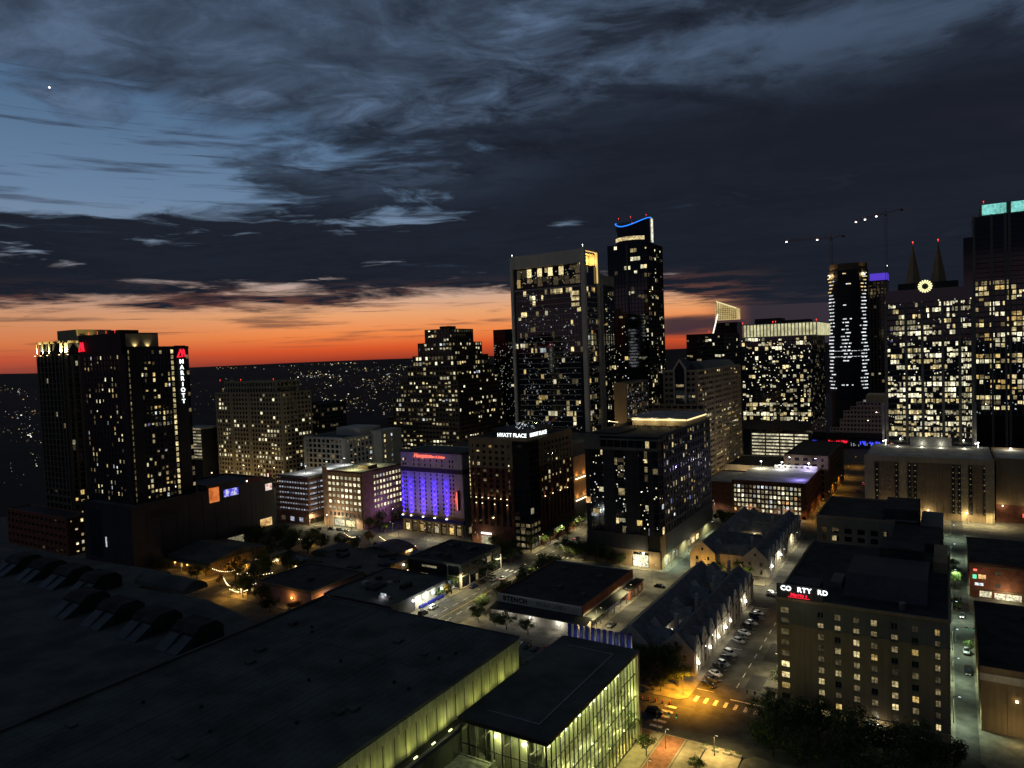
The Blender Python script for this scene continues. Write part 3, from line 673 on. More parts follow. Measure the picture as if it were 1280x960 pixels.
def hampton():
    T = Thing('violet_lit_hotel', 'cream hotel washed with blue violet uplights and a red script sign', 'hotel', (-250, 326, 0))
    x0, x1, y0, y1, zt = -271, -227.6, 314.5, 340, 46; core(T, x0, x1, y0, y1, 0, zt, glass); m = Msh()
    # columns of windows: pairs and singles as in the facade
    ca = [(1.9, 1.0), (3.6, 1.0), (9.7, .95), (13.4, .95), (17.6, .95), (21.6, .95), (26, .95), (29.8, .95), (35, 1.0), (37.2, 1.0)]
    def openings(mm, z0, z1, zs, hh):
        prev = x0
        for c, w in ca+[(43.4+1, 0)]:
            l = min(x0+c-w/2, x1); slab(mm, 'F', prev, l, z0, z1, y0, .3); prev = x0+c+w/2
            if w:
                e = z0
                for z in zs+[None]:
                    t = (z-hh/2) if z is not None else z1
                    slab(mm, 'F', x0+c-w/2-.01, x0+c+w/2+.01, e, t, y0, .24); e = (z+hh/2) if z is not None else e
    zs = [12.5+2.35*k for k in range(10)]; openings(m, 10.5, 34.9, zs, 1.35)
    zs2 = [39.0, 41.7]; openings(m, 37.3, zt, zs2, 1.4)
    slab(m, 'R', y0, y1, 0, zt, x1, .3); T.part('wall', m, C_['hotel'])
    b = Msh(); slab(b, 'F', x0-.3, x1+.3, 34.9, 37.3, y0, .55); slab(b, 'R', y0-.5, y1, 34.9, 37.3, x1, .6); slab(b, 'F', x0-.5, x1+.5, zt, zt+.8, y0, 1.0); slab(b, 'R', y0-.9, y1, zt, zt+.8, x1, .9); T.part('cornice', b, C_['band'])
    r = random.Random(5)
    for c, w in ca:
        for z in zs+zs2:
            key = r.choices(('d1', 'w1', None), (1, .09, 8))[0]
            if key: T.pane('F', x0+c, z, w*.9, 1.2, y0-.05, key)
    # base: canopy, arches and lit shop fronts
    c = Msh(); slab(c, 'F', x0-1, x1+.6, 7.3, 9.1, y0, 1.6); T.part('canopy', c, C_['bluepanel']); bb = Msh(); slab(bb, 'F', x0, x1, 9.1, 10.5, y0, .5); slab(bb, 'F', x0, x1, 6.4, 7.3, y0, .4)
    for k in range(9): slab(bb, 'F', x0+k*5.2, x0+k*5.2+1.3, 0, 6.4, y0, .5)
    T.part('arcade', bb, C_['tan'])
    for k in range(8):
        T.pane('F', x0+3.3+k*5.2, 2.6, 2.6, 3.8, y0-.06, ['w1', 'w2', 'y1', 'w2', 'l1', 'w2', 'y1', 'w2'][k], 'shop_front'); T.pane('F', x0+3.3+k*5.2, 5.8, 2.2, .8, y0-.06, 'w2', 'shop_front')
        lamp_light(T.root, (x0+3.3+k*5.2-T.o[0], y0-2.2-T.o[1], 4.6), (1, .75, .42), 130) if k % 2 == 0 else None
    letters(T, 'Hampton', 3.3, x0+16.2, y0-.65, 44.2, 'F', MATS['neon_red'], 'sign', slant=.35, label='red script sign'); letters(T, 'Inn & Suites', 2.0, x0+27.2, y0-.65, 43.9, 'F', MATS['neon_red'], 'sign', slant=.35)
    s = Msh(); s.box(x1-2.6, x1-2.2, y0-2.6, y0-.3, 15, 26); bl = T.part('blade_sign', s, C_['band'])
    s = Msh(); s.box(x1-2.65, x1-2.15, y0-2.72, y0-2.6, 15.4, 25.6); T.part('neon_edge', s, MATS['neon_red'], parent=bl)
    lamp_light(T.root, (x1-4-T.o[0], y0-2.0-T.o[1], 20.5), (1, .08, .06), 420)
    for k, a in enumerate((.6, 6.7, 15.5, 23.8, 32.2)):
        q = Msh(); q.box(x0+a-.4, x0+a+.4, y0-1.5, y0-.9, 9.15, 9.5); T.part('uplight', q, MATS['white_light'])
        
        for zz, pw in ((10.1, 4200), (12.6, 3000), (15.2, 3800), (18, 3800), (21, 3600), (24.2, 3000), (27.4, 1600)):
            if zz > 11: q = Msh(); q.box(x0+a-.25, x0+a+.25, y0-.75, y0-.32, zz-.5, zz-.3); T.part('added_uplight_bracket', q, C_['band'])  # brackets added up the wall to keep each blue stripe even
            lamp_light(T.root, (x0+a-T.o[0], y0-1.35-T.o[1], zz), (.03, .008, 1), pw, .12, R(74), (0, .40, 1))
    lamp_light(T.root, (x0+14-T.o[0], y0-20-T.o[1], 9), (.44, .24, 1), 9000, .4, R(84), (0, 20, 17))
    lamp_light(T.root, (x0+33-T.o[0], y0-22-T.o[1], 9), (.6, .36, .9), 4500, .4, R(84), (0, 20, 17))
    for x in (x0+14, x0+33): q = Msh(); q.cyl(x, y0-21, 0, 8.6, .12, 6); q.box(x-.4, x+.4, y0-21.4, y0-20.8, 8.6, 9.1); T.part('added_flood_post', q, C_['pole'])  # posts added to hold the spots that wash the front violet
    roofed(T, x0, x1, y0+.3, y1, zt, C_['roof'], .5, C_['hotel'])
    for j in range(15): T.pane('R', y1-1, 10+j*2.4, .55, 1.5, x1+.36, 'w1' if j % 4 else 'w2')
    for k in range(2): T.pane('R', y0+5+k*4, 3, 2.4, 3.6, x1+.36, 'w2', 'shop_front')
    T.flush()

def hyatt():
    T = Thing('corner_hotel', 'brick and cream hotel with dark glass corner and white rooftop letters', 'hotel', (-200, 330, 0))
    x0, x1, y0, y1, zt = -217.5, -181, 307.6, 356, 56; core(T, x0, x1, y0, y1, 0, zt, glassb)
    m = Msh(); k = Msh(); xc, yc = -190.5, 318
    cf = grid(m, 'F', x0, xc, 24.5, 41, y0, 7, 6, 1.9, .7, .35); ct = grid(k, 'F', x0, xc, 41.4, 54, y0, 7, 4, 2.0, 1.5, .4)
    cr = grid(m, 'R', yc, y1, 24.5, 41, x1, 9, 6, 1.9, .7, .35); cq = grid(k, 'R', yc, y1, 41.4, 54, x1, 9, 4, 2.0, 1.5, .4)
    slab(k, 'F', x0, xc, 54, zt, y0, .5); slab(k, 'R', yc, y1, 54, zt+.2, x1, .5); slab(k, 'F', x0, xc, 41, 41.5, y0, .6)
    tall = Msh(); ctl = grid(m, 'F', x0, xc, 10, 24.5, y0, 7, 1, 1.5, 1.5, .5); grid(m, 'R', yc, y1, 10, 24.5, x1, 9, 1, 1.5, 1.5, .5)
    slab(m, 'F', x0, xc, 0, 10, y0, .4); slab(m, 'R', yc, y1, 0, 10, x1, .4)
    T.part('brick_wall', m, C_['darkbrick']); T.part('cream_wall', k, C_['tan'])
    light(T, cf, 'F', y0, .34, 'dim', 41, run=.1, shrink=.8); light(T, ct, 'F', y0, .16, 'hotel', 42, run=.1); light(T, cr, 'R', x1, .36, 'hotel', 43, run=.1, shrink=.8); light(T, cq, 'R', x1, .18, 'hotel', 44, run=.1)
    g = Msh()
    cg = grid(g, 'F', xc, x1, 8, zt-1, y0, 3, 14, .18, .3, .15); ch = grid(g, 'R', y0, yc, 8, zt-1, x1, 3, 14, .18, .3, .15); T.part('mullions', g, C_['black'])
    light(T, cg, 'F', y0, .18, 'dim', 45, shrink=.8); light(T, ch, 'R', x1, .16, 'dim', 46, shrink=.8)
    for j in range(4):
        for i in range(3): T.pane('F', xc+1.6+i*3.1, 2+j*3.4, 2.2, 1.9, y0-.05, 'w2' if (i+j) % 2 else 'd1'); T.pane('R', y0+1.6+i*3.3, 2+j*3.4, 2.2, 1.9, x1+.05, 'w2' if (i*j) % 2 else 'd1')
    # small uplights between the tall bays
    for a in range(1, 7):
        px = x0+a*(xc-x0)/7
        q = Msh(); q.box(px-.2, px+.2, y0-.85, y0-.55, 24.9, 25.2); T.part('wall_light', q, MATS['warm_light']); lamp_light(T.root, (px-T.o[0], y0-.95-T.o[1], 25.5), (1, .72, .34), 80, .1, R(75), (0, .2, 1))
        if a % 2 == 0 or a == 1:
            q = Msh(); q.box(px-.2, px+.2, y0-1.0, y0-.7, 21.9, 22.2); T.part('wall_light', q, MATS['warm_light']); lamp_light(T.root, (px-T.o[0], y0-1.1-T.o[1], 21.6), (1, .72, .34), 110, .1, R(70), (0, .2, -1))
    for a in range(1, 9, 2):
        py = yc+a*(y1-yc)/9
        q = Msh(); q.box(x1+.55, x1+.85, py-.2, py+.2, 24.9, 25.2); T.part('wall_light', q, MATS['warm_light']); lamp_light(T.root, (x1+.95-T.o[0], py-T.o[1], 25.5), (1, .72, .34), 80, .1, R(75), (-.2, 0, 1))
    # roof and letters
    roofed(T, x0, x1, y0, y1, zt, C_['tar'], .8, C_['tan']); core(T, x0+10, x1-6, y0+8, y1-12, zt, zt+4.5, C_['charcoal'], 'penthouse')
    sb = Msh(); sb.box(-199, -181.4, y0-.1, y0+.3, zt+.8, zt+1.1).box(x1-.3, x1+.1, y0+.6, y0+20, zt+.8, zt+1.1); T.part('sign_rail', sb, C_['pole'])
    letters(T, 'HYATT PLACE', 2.75, -190.4, y0-.3, zt+2.4, 'F', MATS['sign_white'], 'sign', bold=.008, label='white rooftop letters facing the low roofs'); letters(T, 'HYATT PLACE', 2.75, x1+.3, y0+10.4, zt+2.4, 'R', MATS['sign_white'], 'sign', bold=.008, label='white rooftop letters facing the street')
    rr = random.Random(8); s = Msh()
    for q in range(34): a = rr.uniform(-193, -182); z = zt+rr.uniform(4.6, 8); s.box(a, a+.35, y0+8, y0+8.1, z, z+.35)
    T.part('rooftop_lamp', s, MATS['lit_c1'], kind='stuff')
    for j in range(16): T.pane('F', x0+.25, 10+j*2.4, .4, 1.4, y0-.45, 'w1' if j % 4 else 'w2')
    q = Msh(); q.box(-211.5, -205, y0-.6, y0-.42, 5.6, 6.5); T.part('entrance_sign', q, MATS['sign_white']); T.pane('F', -208.2, 2.6, 6.4, 4.2, y0-.45, 'n1', 'entrance')
    lamp_light(T.root, (-208-T.o[0], y0-3-T.o[1], 4.5), (1, .93, .7), 700)
    c = Msh(); slab(c, 'R', yc-8, y1+4, 6.2, 6.9, x1, 3.0); T.part('canopy', c, C_['charcoal'])
    T.flush()
    # podium behind with timber wall lit warm
    P = Thing('timber_clad_podium', 'podium with warm lit timber wall between corner hotel and framed tower', 'building', (-200, 375, 0))
    core(P, -259, -182.6, 358, 424, 0, 46, C_['charcoal'], 'wall'); roofed(P, -259, -182.6, 358, 424, 46, C_['roof'], .8, C_['charcoal'])
    w = Msh(); slab(w, 'R', 359, 388, 15.5, 27.0, -182.6, .6); slab(w, 'R', 359, 388, 27.9, 40, -182.6, .6); P.part('timber_wall', w, C_['wood'])
    for z in (15.0, 27.4):
        q = Msh(); q.box(-181.6, -180.9, 360, 387, z-.2, z+.05); P.part('light_strip', q, MATS['warm_light'])
        for y in (363, 372, 381): lamp_light(P.root, (-180.4-P.o[0], y-P.o[1], z+.7), (1, .60, .20), 650, .2, R(120), (-.35, 0, 1))
    P.flush()

def ziggurat():
    T = Thing('stepped_tower', 'dark brown stepped office tower against the orange horizon', 'tower', (-370, 490, 0))
    lev = [(0, 50, -412, -336, 463, 534), (50, 66, -408, -338, 466, 533), (66, 80, -402, -341, 470, 532), (80, 92, -397, -345, 474, 530), (92, 101, -393, -349, 477, 528), (101, 112, -389, -352.5, 480, 524), (112, 123.5, -384, -358, 484, 519)]
    m = Msh(); rf = Msh()
    for k, (z0, z1, a, b, c, d) in enumerate(lev):
        core(T, a, b, c, d, z0, z1); nz = max(2, round((z1-z0)/3.7)); nx = max(5, round((b-a)/3.4)); ny = max(4, round((d-c)/3.4))
        cf = grid(m, 'F', a, b, z0, z1, c, nx, nz, .9, 1.7, .4); cr = grid(m, 'R', c, d, z0, z1, b, ny, nz, .9, 1.7, .4)
        pp = .46 if k < 6 else .3
        light(T, cf, 'F', c, pp, 'office', 50+k, rowvar=.5, run=.35); light(T, cr, 'R', b, pp*.8, 'office', 70+k, rowvar=.5, run=.35)
        rf.box(a+.3, b-.3, c+.3, d-.3, z1-.3, z1+.02)
    T.part('wall', m, C_['brown']); T.part('roof', rf, C_['tar']); core(T, -374, -364, 492, 502, 124, 126, C_['black'], 'penthouse')
    beacon(T, -370, 495, 128, r=.15); T.flush()

def dark_tower():
    T = Thing('dark_glass_tower', 'narrow dark glass tower tucked behind the framed tower', 'tower', (-345, 560, 0))
    x0, x1, y0, y1, zt = -354, -331, 546, 575, 122; core(T, x0, x1, y0, y1, 0, zt, glassb); m = Msh(); cf = grid(m, 'F', x0, x1, 3, zt, y0, 8, 34, .15, .4, .15); T.part('mullions', m, C_['black'])
    light(T, cf, 'F', y0, .05, 'home', 3); glints(T, 'F', y0, x0, x1, 30, 110, 190, 4, 'lit_l1', (.25, .7), .5); roofed(T, x0, x1, y0, y1, zt, C_['tar'], .5, C_['black']); T.flush()

def framed_tower():
    T = Thing('framed_tower', 'tall glass tower held in a beige portal frame with glowing corner crown', 'tower', (-230, 437, 0))
    x0, x1, y0, y1, zt = -258.5, -204, 426.5, 448.5, 166
    core(T, x0, x1, y0, y1, 0, 157, glassb); fr = Msh(); bd = Msh()
    # portal frame: corner columns and top beam
    fr.box(x0-1.2, x0+.8, y0-1.6, y0+.6, 0, zt+.6).box(x1-1.4, x1+1.6, y0-1.6, y0+.9, 0, zt+2.2).box(x0+.8, x1-1.4, y0-1.5, y0+1.4, 158.5, zt+1.4)
    fr.box(x1-.6, x1+1.5, y1-2.2, y1+.6, 0, zt+2.2).box(x1-1.3, x1+1.45, y0+.9, y1-2.2, zt+.6, zt+2.1).box(x1-1.0, x1+.9, y1+4.4, y1+6.4, 0, 150)
    T.part('portal_frame', fr, solid('pale_precast', (.72, .62, .45), .85, .1, .1, streak=.4))
    zs = [6+k*3.62 for k in range(38)]
    for j, z in enumerate(zs):
        r = random.Random(j*3+1); a = x0+3+r.choice((0, 0, 6)); b = x1-4-r.choice((0, 0, 5))
        slab(bd, 'F', a, b, z-.22, z+.22, y0, .55); slab(bd, 'R', y0+1.5, y1-3, z-.28, z+.28, x1, .7)
    slab(bd, 'F', x0+.8, x1-1.4, 143.0, 144.0, y0, .8); slab(bd, 'R', y0+1, y1-2, 143, 144, x1, .8)
    T.part('floor_band', bd, C_['pale'])
    mu = Msh(); cf = grid(mu, 'F', x0+1, x1-1.6, 6, 143, y0, 22, 38, .14, .1, .12); cr = grid(mu, 'R', y0+1, y1-2.2, 6, 143, x1, 7, 38, .14, .1, .12); T.part('mullions', mu, C_['black'])
    PAL['tw'] = [('w1', 5), ('w2', 3), ('n1', 2), ('y1', 1.5), ('d1', 3), ('c1', .3)]
    light(T, cf, 'F', y0, .23, 'tw', 12, rowvar=.8, run=.5, shrink=.15); light(T, cr, 'R', x1, .28, 'tw', 13, rowvar=.9, run=.4)
    for j, (a, z) in enumerate([(x1-8, 139), (x1-5, 139), (x1-8, 135.4), (x1-5, 135.4), (x1-8, 131.6), (x1-5, 131.6), (x1-4, 128)]): T.pane('F', a, z, 2.6, 2.7, y0-.16, 'w1')
    # penthouse floors, double height, mostly lit
    cp = grid(mu, 'F', x0+3, x1-2, 145, 158, y0, 12, 2, .5, .6, .2)
    light(T, cp, 'F', y0, .75, 'tw', 15, run=.6, shrink=.5); light(T, [(i, j, y0+3+i*4, 148+j*6.5, 3, 4.5) for i in range(4) for j in range(2)], 'R', x1, .35, 'dim', 16)
    glints(T, 'F', y0, x0+6, x0+24, 50, 142, 230, 5, 'lit_l1', (.25, .7), .6); glints(T, 'F', y0, x0+24, x1-5, 40, 130, 170, 6, 'lit_l1', (.25, .7), .4); glints(T, 'R', x1, y0+2, y1-3, 40, 130, 120, 7, 'lit_l1', (.25, .7), .3); glints(T, 'F', y0, x0+3, x1-4, 146, 157, 90, 17, 'lit_w1', (.2, .8), .2)
    # lit underside of the crown corner
    sf = Msh(); sf.box(x1-5, x1-.9, y0+1.2, y1-2.4, 165.2, 165.9); T.part('soffit', sf, C_['limest'])
    cl = Msh(); cl.box(x1-.4, x1+1.3, y0+1.0, y1-2.3, zt+.35, zt+.55).box(x1+.4, x1+1.4, y1-2.6, y1-2.3, 146, zt+.3); T.part('cove_light', cl, MATS['soffit_light'])
    bw = Msh(); bw.box(x1-5.4, x1-4.9, y0+1.4, y1-2.3, 158.2, 165.2).box(x1-4.9, x1-.7, y1-2.6, y1-2.3, 158.2, 165.2); T.part('crown_back_wall', bw, C_['limest'])
    for dy in (4, 10, 16): lamp_light(T.root, (x1-2.0-T.o[0], y0+dy-T.o[1], 161.2), (1, .62, .18), 1900)
    roofed(T, x0, x1-5, y0+1.5, y1, 158.2, C_['tar'], .5, C_['charcoal'])
    beacon(T, x0, y0, zt+2.5, 'white_light'); beacon(T, x1, y0, zt+4, 'white_light'); beacon(T, x1, y0-1, 158, 'white_light', .2)
    # rear lower shaft
    core(T, x1-26, x1-2.2, y1+.7, y1+32, 0, 146, glassb); rb = Msh(); rb.box(x1-26, x1-1.8, y1+.7, y1+32.4, 146, 153); T.part('rear_crown', rb, C_['limest'])
    m2 = Msh(); c2 = grid(m2, 'R', y1+7, y1+32, 4, 146, x1-2.2, 6, 40, .3, .5, .5); T.part('rear_bands', m2, C_['grey']); light(T, c2, 'R', x1-2.2, .22, 'tw', 18)
    glints(T, 'R', x1-2.2, y1+8, y1+31, 60, 142, 120, 27, 'lit_n1', (.25, .7), .25)
    T.flush()
    B = Thing('dark_apartment_tower', 'dark apartment tower with speckled lights between framed tower and curved crown tower', 'tower', (-222, 530, 0))
    x0, x1, y0, y1 = -262, -212, 520, 556; core(B, x0, x1, y0, y1, 0, 128, glassb); m = Msh(); cf = grid(m, 'F', x0, x1, 4, 128, y0, 14, 34, .5, .7, .4); T.part
    B.part('wall', m, C_['charcoal']); light(B, cf, 'F', y0, .12, 'tw', 28, run=.15); glints(B, 'F', y0, x0+10, x1, 30, 122, 220, 29, 'lit_n1', (.3, .8), .25)
    core(B, -228, -219, 518.5, 524, 118, 132, C_['brick'], 'roof_box'); B.flush()

def slab_block():
    T = Thing('slab_block', 'thin slab block with blank tan end wall and gridded long side', 'building', (-170, 420, 0))
    x0, x1, y0, y1, zt = -174, -166.4, 402, 439, 79.5; core(T, x0, x1, y0, y1, 0, zt, glass); m = Msh(); w = Msh(); w.box(x0-.2, x1+.3, y0-.4, y0+.2, 0, zt+.7); T.part('end_wall', w, C_['tan'])
    cr = grid(m, 'R', y0+.4, y1, 20, zt, x1, 9, 18, .7, .8, .35); T.part('grid_wall', m, C_['beige']); light(T, cr, 'R', x1, .25, 'dim', 4, shrink=.7); glints(T, 'R', x1, y0+2, y1-2, 48, 78, 150, 9, 'lit_c1', (.25, .7), .6)
    roofed(T, x0, x1, y0+.3, y1, zt, C_['tar'], .6, C_['beige'])
    q = Msh(); q.box(-170, -169.4, y0-6, y0-5.7, 44, 44.3); 
    lamp_light(T.root, (-172-T.o[0], y0-14-T.o[1], 58), (1, .74, .36), 2600); q = Msh(); q.box(-172.5, -171.5, y0-13.9, y0-13.6, 57.8, 58.1).tube((-172, y0-13.8, 57.9), (-172, y0-.4, 56), .08); T.part('flood_lamp', q, MATS['warm_light']); T.flush()

def curved_crown_tower():
    T = Thing('curved_crown_tower', 'tall dark tower with curved blue light line on its rounded crown', 'tower', (-228, 580, 0))
    x0, x1, y0, y1, zt = -246, -211, 563, 600, 188; core(T, x0, x1, y0, y1, 0, zt, glassb); m = Msh()
    cf = grid(m, 'F', x0, x1, 4, zt, y0, 12, 52, .28, .35, .3); cr = grid(m, 'R', y0, y1, 4, zt, x1, 9, 52, .5, .5, .6); T.part('wall', m, C_['charcoal'])
    f = Msh(); slab(f, 'F', -229, -227.6, 0, zt, y0, .8); T.part('fin', f, C_['grey'])
    PAL['at'] = [('w1', 4), ('n1', 4), ('w2', 2), ('d1', 3)]
    light(T, cf, 'F', y0, .1, 'at', 61, rowvar=.9, run=.5, rowp=lambda i, j: (.08 if i < 6 else .3) if j > 25 else .16); light(T, cr, 'R', x1, .2, 'at', 62, run=.2)
    glints(T, 'F', y0, x0, x1, 40, 130, 150, 8, 'lit_n1', (.3, .8), .3); glints(T, 'R', x1, y0, y1, 40, 180, 60, 10, 'lit_n1', (.4, .9), .2)
    # rounded crown: half drum with a dished top edge
    cx, cyy, r = -227.5, 578, 15.5; d = Msh(); n = 20; pts = []
    for k in range(n+1):
        a = math.pi+math.pi*k/n; pts.append((cx+r*math.cos(a), cyy+r*math.sin(a)))
    def top(x): return 203.2+((x+231.5)/19.5)**2*7.0 if x > -231.5 else 203.2+((x+231.5)/11.5)**2*5.5
    b = len(d.v); d.v += [(p[0], p[1], zt) for p in pts]+[(p[0], p[1], top(p[0])) for p in pts]
    for k in range(n): d.f.append((k, k+1, n+1+k+1, n+1+k))
    d.f.append(tuple(range(n, -1, -1))); d.f.append(tuple(range(n+1, 2*n+2))); d.f.append((n, 0, n+1, 2*n+1)); T.part('crown_drum', d, glassb)
    lb = Msh(); wb = Msh()
    for k in range(0, n):
        p, q = pts[k], pts[k+1]; e = 1.012
        o = lambda u, z: (cx+(u[0]-cx)*e, cyy+(u[1]-cyy)*e, z)
        lb.tube(o(p, top(p[0])+.2), o(q, top(q[0])+.2), .42, n=6)
        if 2 < k < n-4: wb.poly([o(p, 191.5), o(q, 191.5), o(q, 194.6), o(p, 194.6)])
    T.part('blue_light_line', lb, MATS['neon_blue']); T.part('lit_lounge', wb, MATS['lit_w1'])
    s = Msh(); s.box(cx+r-.3, cx+r+.7, cyy-.5, cyy+2.4, zt+2, top(cx+r)-.4); T.part('light_shaft', s, glow_mat('shaft_light', (1, .96, .75), 1.0, var=.5, inner=.35))
    roofed(T, x0, x1, y0, y1, zt, C_['tar'], .5, C_['charcoal'])
    for x in (cx-13, cx-2, cx+12): beacon(T, x, cyy-2, 213, 'red_light', .3)
    T.flush()

def apartment():
    T = Thing('dark_apartment_block', 'broad dark apartment block with lit roof terrace above the garage entrance', 'apartments', (-130, 345, 0))
    x0, x1, y0, y1, zt = -147.6, -111.5, 304, 386, 60; core(T, x0, x1, y0, y1, 0, zt, glass); m = Msh(); t = Msh(); k = Msh()
    nz = 13; z0 = 15
    cf = grid(k, 'F', x0, x1, z0, zt-6.3, y0, 11, 11, .12, .22, .22); cr = grid(m, 'R', y0+6, y1, z0, zt, x1, 19, 12, 1.7, 1.3, .3)
    ck = grid(k, 'R', y0, y0+6, z0, zt-6.3, x1, 2, 11, .12, .22, .22); T.part('mullions', k, C_['charcoal'])
    # darker solid bays on the front
    bk = Msh()
    for a, b in ((0, 2.2), (9, 15), (20, 27), (31, 33.6)): slab(bk, 'F', x0+a, x0+b, z0, zt-6.3, y0, .12)
    T.part('front_bay', bk, C_['black']); T.part('panel_wall', m, C_['charcoal'])
    slab(t, 'F', x0, x1, zt-6.3, zt-4.9, y0, .4); slab(t, 'F', x0, x0+8, zt-6, zt+.3, y0, .36); cl = grid(t, 'F', x0+8, x1-.3, zt-5.6, zt-1.6, y0, 8, 1, .25, .3, .3); slab(t, 'F', x0+6, x1+1.8, zt-1.5, zt-.9, y0, 1.5); slab(t, 'R', y0-1.4, y0+7, zt-1.5, zt-.92, x1, 1.7)
    T.part('top_storey', t, C_['grey'])
    PAL['ap'] = [('w1', 2), ('w2', 4), ('y1', 1.5), ('d1', 6), ('l1', 2), ('c1', .4), ('b1', .5)]
    light(T, cf, 'F', y0, .14, 'ap', 71, run=.2, shrink=.6, rowp=lambda i, j: .62 if i in (3, 5, 9) else .16); light(T, cr, 'R', x1, .36, 'ap', 72, run=.12, shrink=.6); light(T, cl, 'F', y0, .4, 'ap', 73); light(T, ck, 'R', x1, .25, 'ap', 74, shrink=.5)
    glints(T, 'R', x1, y0+6, y1-10, 18, 56, 150, 12, 'lit_n1', (.25, .6), .4); glints(T, 'F', y0, x0+1, x1-1, 18, 52, 130, 14, 'lit_n1', (.25, .6), .3)
    # base storeys
    b = Msh(); slab(b, 'F', x0, -124.8, 4.6, z0, y0, .5); slab(b, 'F', -117, x1, 0, 7, y0, .5); slab(b, 'F', -124.8, x1, 7, 7.8, y0, .52); slab(b, 'F', -134, -125.2, 0, 4.6, y0, .5); slab(b, 'R', y0, y1, 0, 15, x1, .5); slab(b, 'F', x0, -134, 0, 4.6, y0, .45)
    T.part('base_wall', b, C_['tan']); q = Msh(); slab(q, 'F', x0-.05, -117.2, 7.8, z0, y0, .6); slab(q, 'R', y0+6, y1, 5.5, 15.1, x1, .6); T.part('base_cladding', q, C_['charcoal'])
    T.pane('F', -121, 3.0, 7.2, 5.4, y0-.2, 'n1', 'garage_door'); lamp_light(T.root, (-121-T.o[0], y0-3.2-T.o[1], 5.5), (1, .86, .5), 1800); lamp_light(T.root, (-114-T.o[0], y0-2.5-T.o[1], 5), (1, .86, .5), 260)
    T.pane('F', -121, 20.5, 2.4, 2.4, y0-.3, 'y1'); T.pane('F', x0+1, 29.3, 2.4, 2.8, y0-.2, 'o1'); T.pane('F', x0+4.4, 22.6, 3.2, 1.3, y0-.6, 'c1')
    for k2, y in enumerate((309.5, 314, 319, 324.5)):
        T.pane('R', y, 2.4, 1.0, 3.0, x1+.56, 'c1', 'doorway')
        if k2 % 2 == 0: lamp_light(T.root, (x1+2.5-T.o[0], y-T.o[1], 3.2), (.62, 1, .72), 330)
    for y in (343, 350, 357): T.pane('R', y, 2.6, 4.6, 2.6, x1+.56, 'w1', 'shop_front')
    lamp_light(T.root, (x1+3-T.o[0], 350-T.o[1], 3.2), (1, .85, .5), 420)
    # roof terrace
    roofed(T, x0, x1, y0+.4, y1, zt, C_['tar'], .9, C_['grey']); c = Msh(); c.box(-141, x1-.6, y0+44, y0+78, zt+.4, zt+4.2); T.part('terrace_room', c, C_['limest']); c = Msh(); c.box(-142.5, x1+.6, y0+41.5, y0+80, zt+4.2, zt+4.8); T.part('terrace_canopy', c, C_['palero'])
    c = Msh(); c.box(-141, x1-.7, y0+43.3, y0+43.6, zt+3.2, zt+4.1).box(x1-.5, x1-.1, y0+44, y0+77, zt+3.2, zt+4.1); T.part('light_strip', c, glow_mat('terrace_light', (1, .76, .36), 1.5))
    for dx in (0, 9, 18): lamp_light(T.root, (-138+dx-T.o[0], y0+40.5-T.o[1], zt+3.4), (1, .78, .40), 420)
    g = Msh(); rr = random.Random(4)
    for _ in range(60): x = rr.uniform(-141, -114); y = y0+rr.uniform(34, 42.5); g.box(x-.15, x+.15, y-.15, y+.15, zt, zt+rr.uniform(.5, 1.6))
    T.part('terrace_furniture', g, C_['brown'], kind='stuff'); q = Msh(); q.box(-145, -133, y0+6, y0+30, zt, zt+.9); T.part('roof_plant', q, C_['tar']); T.flush()

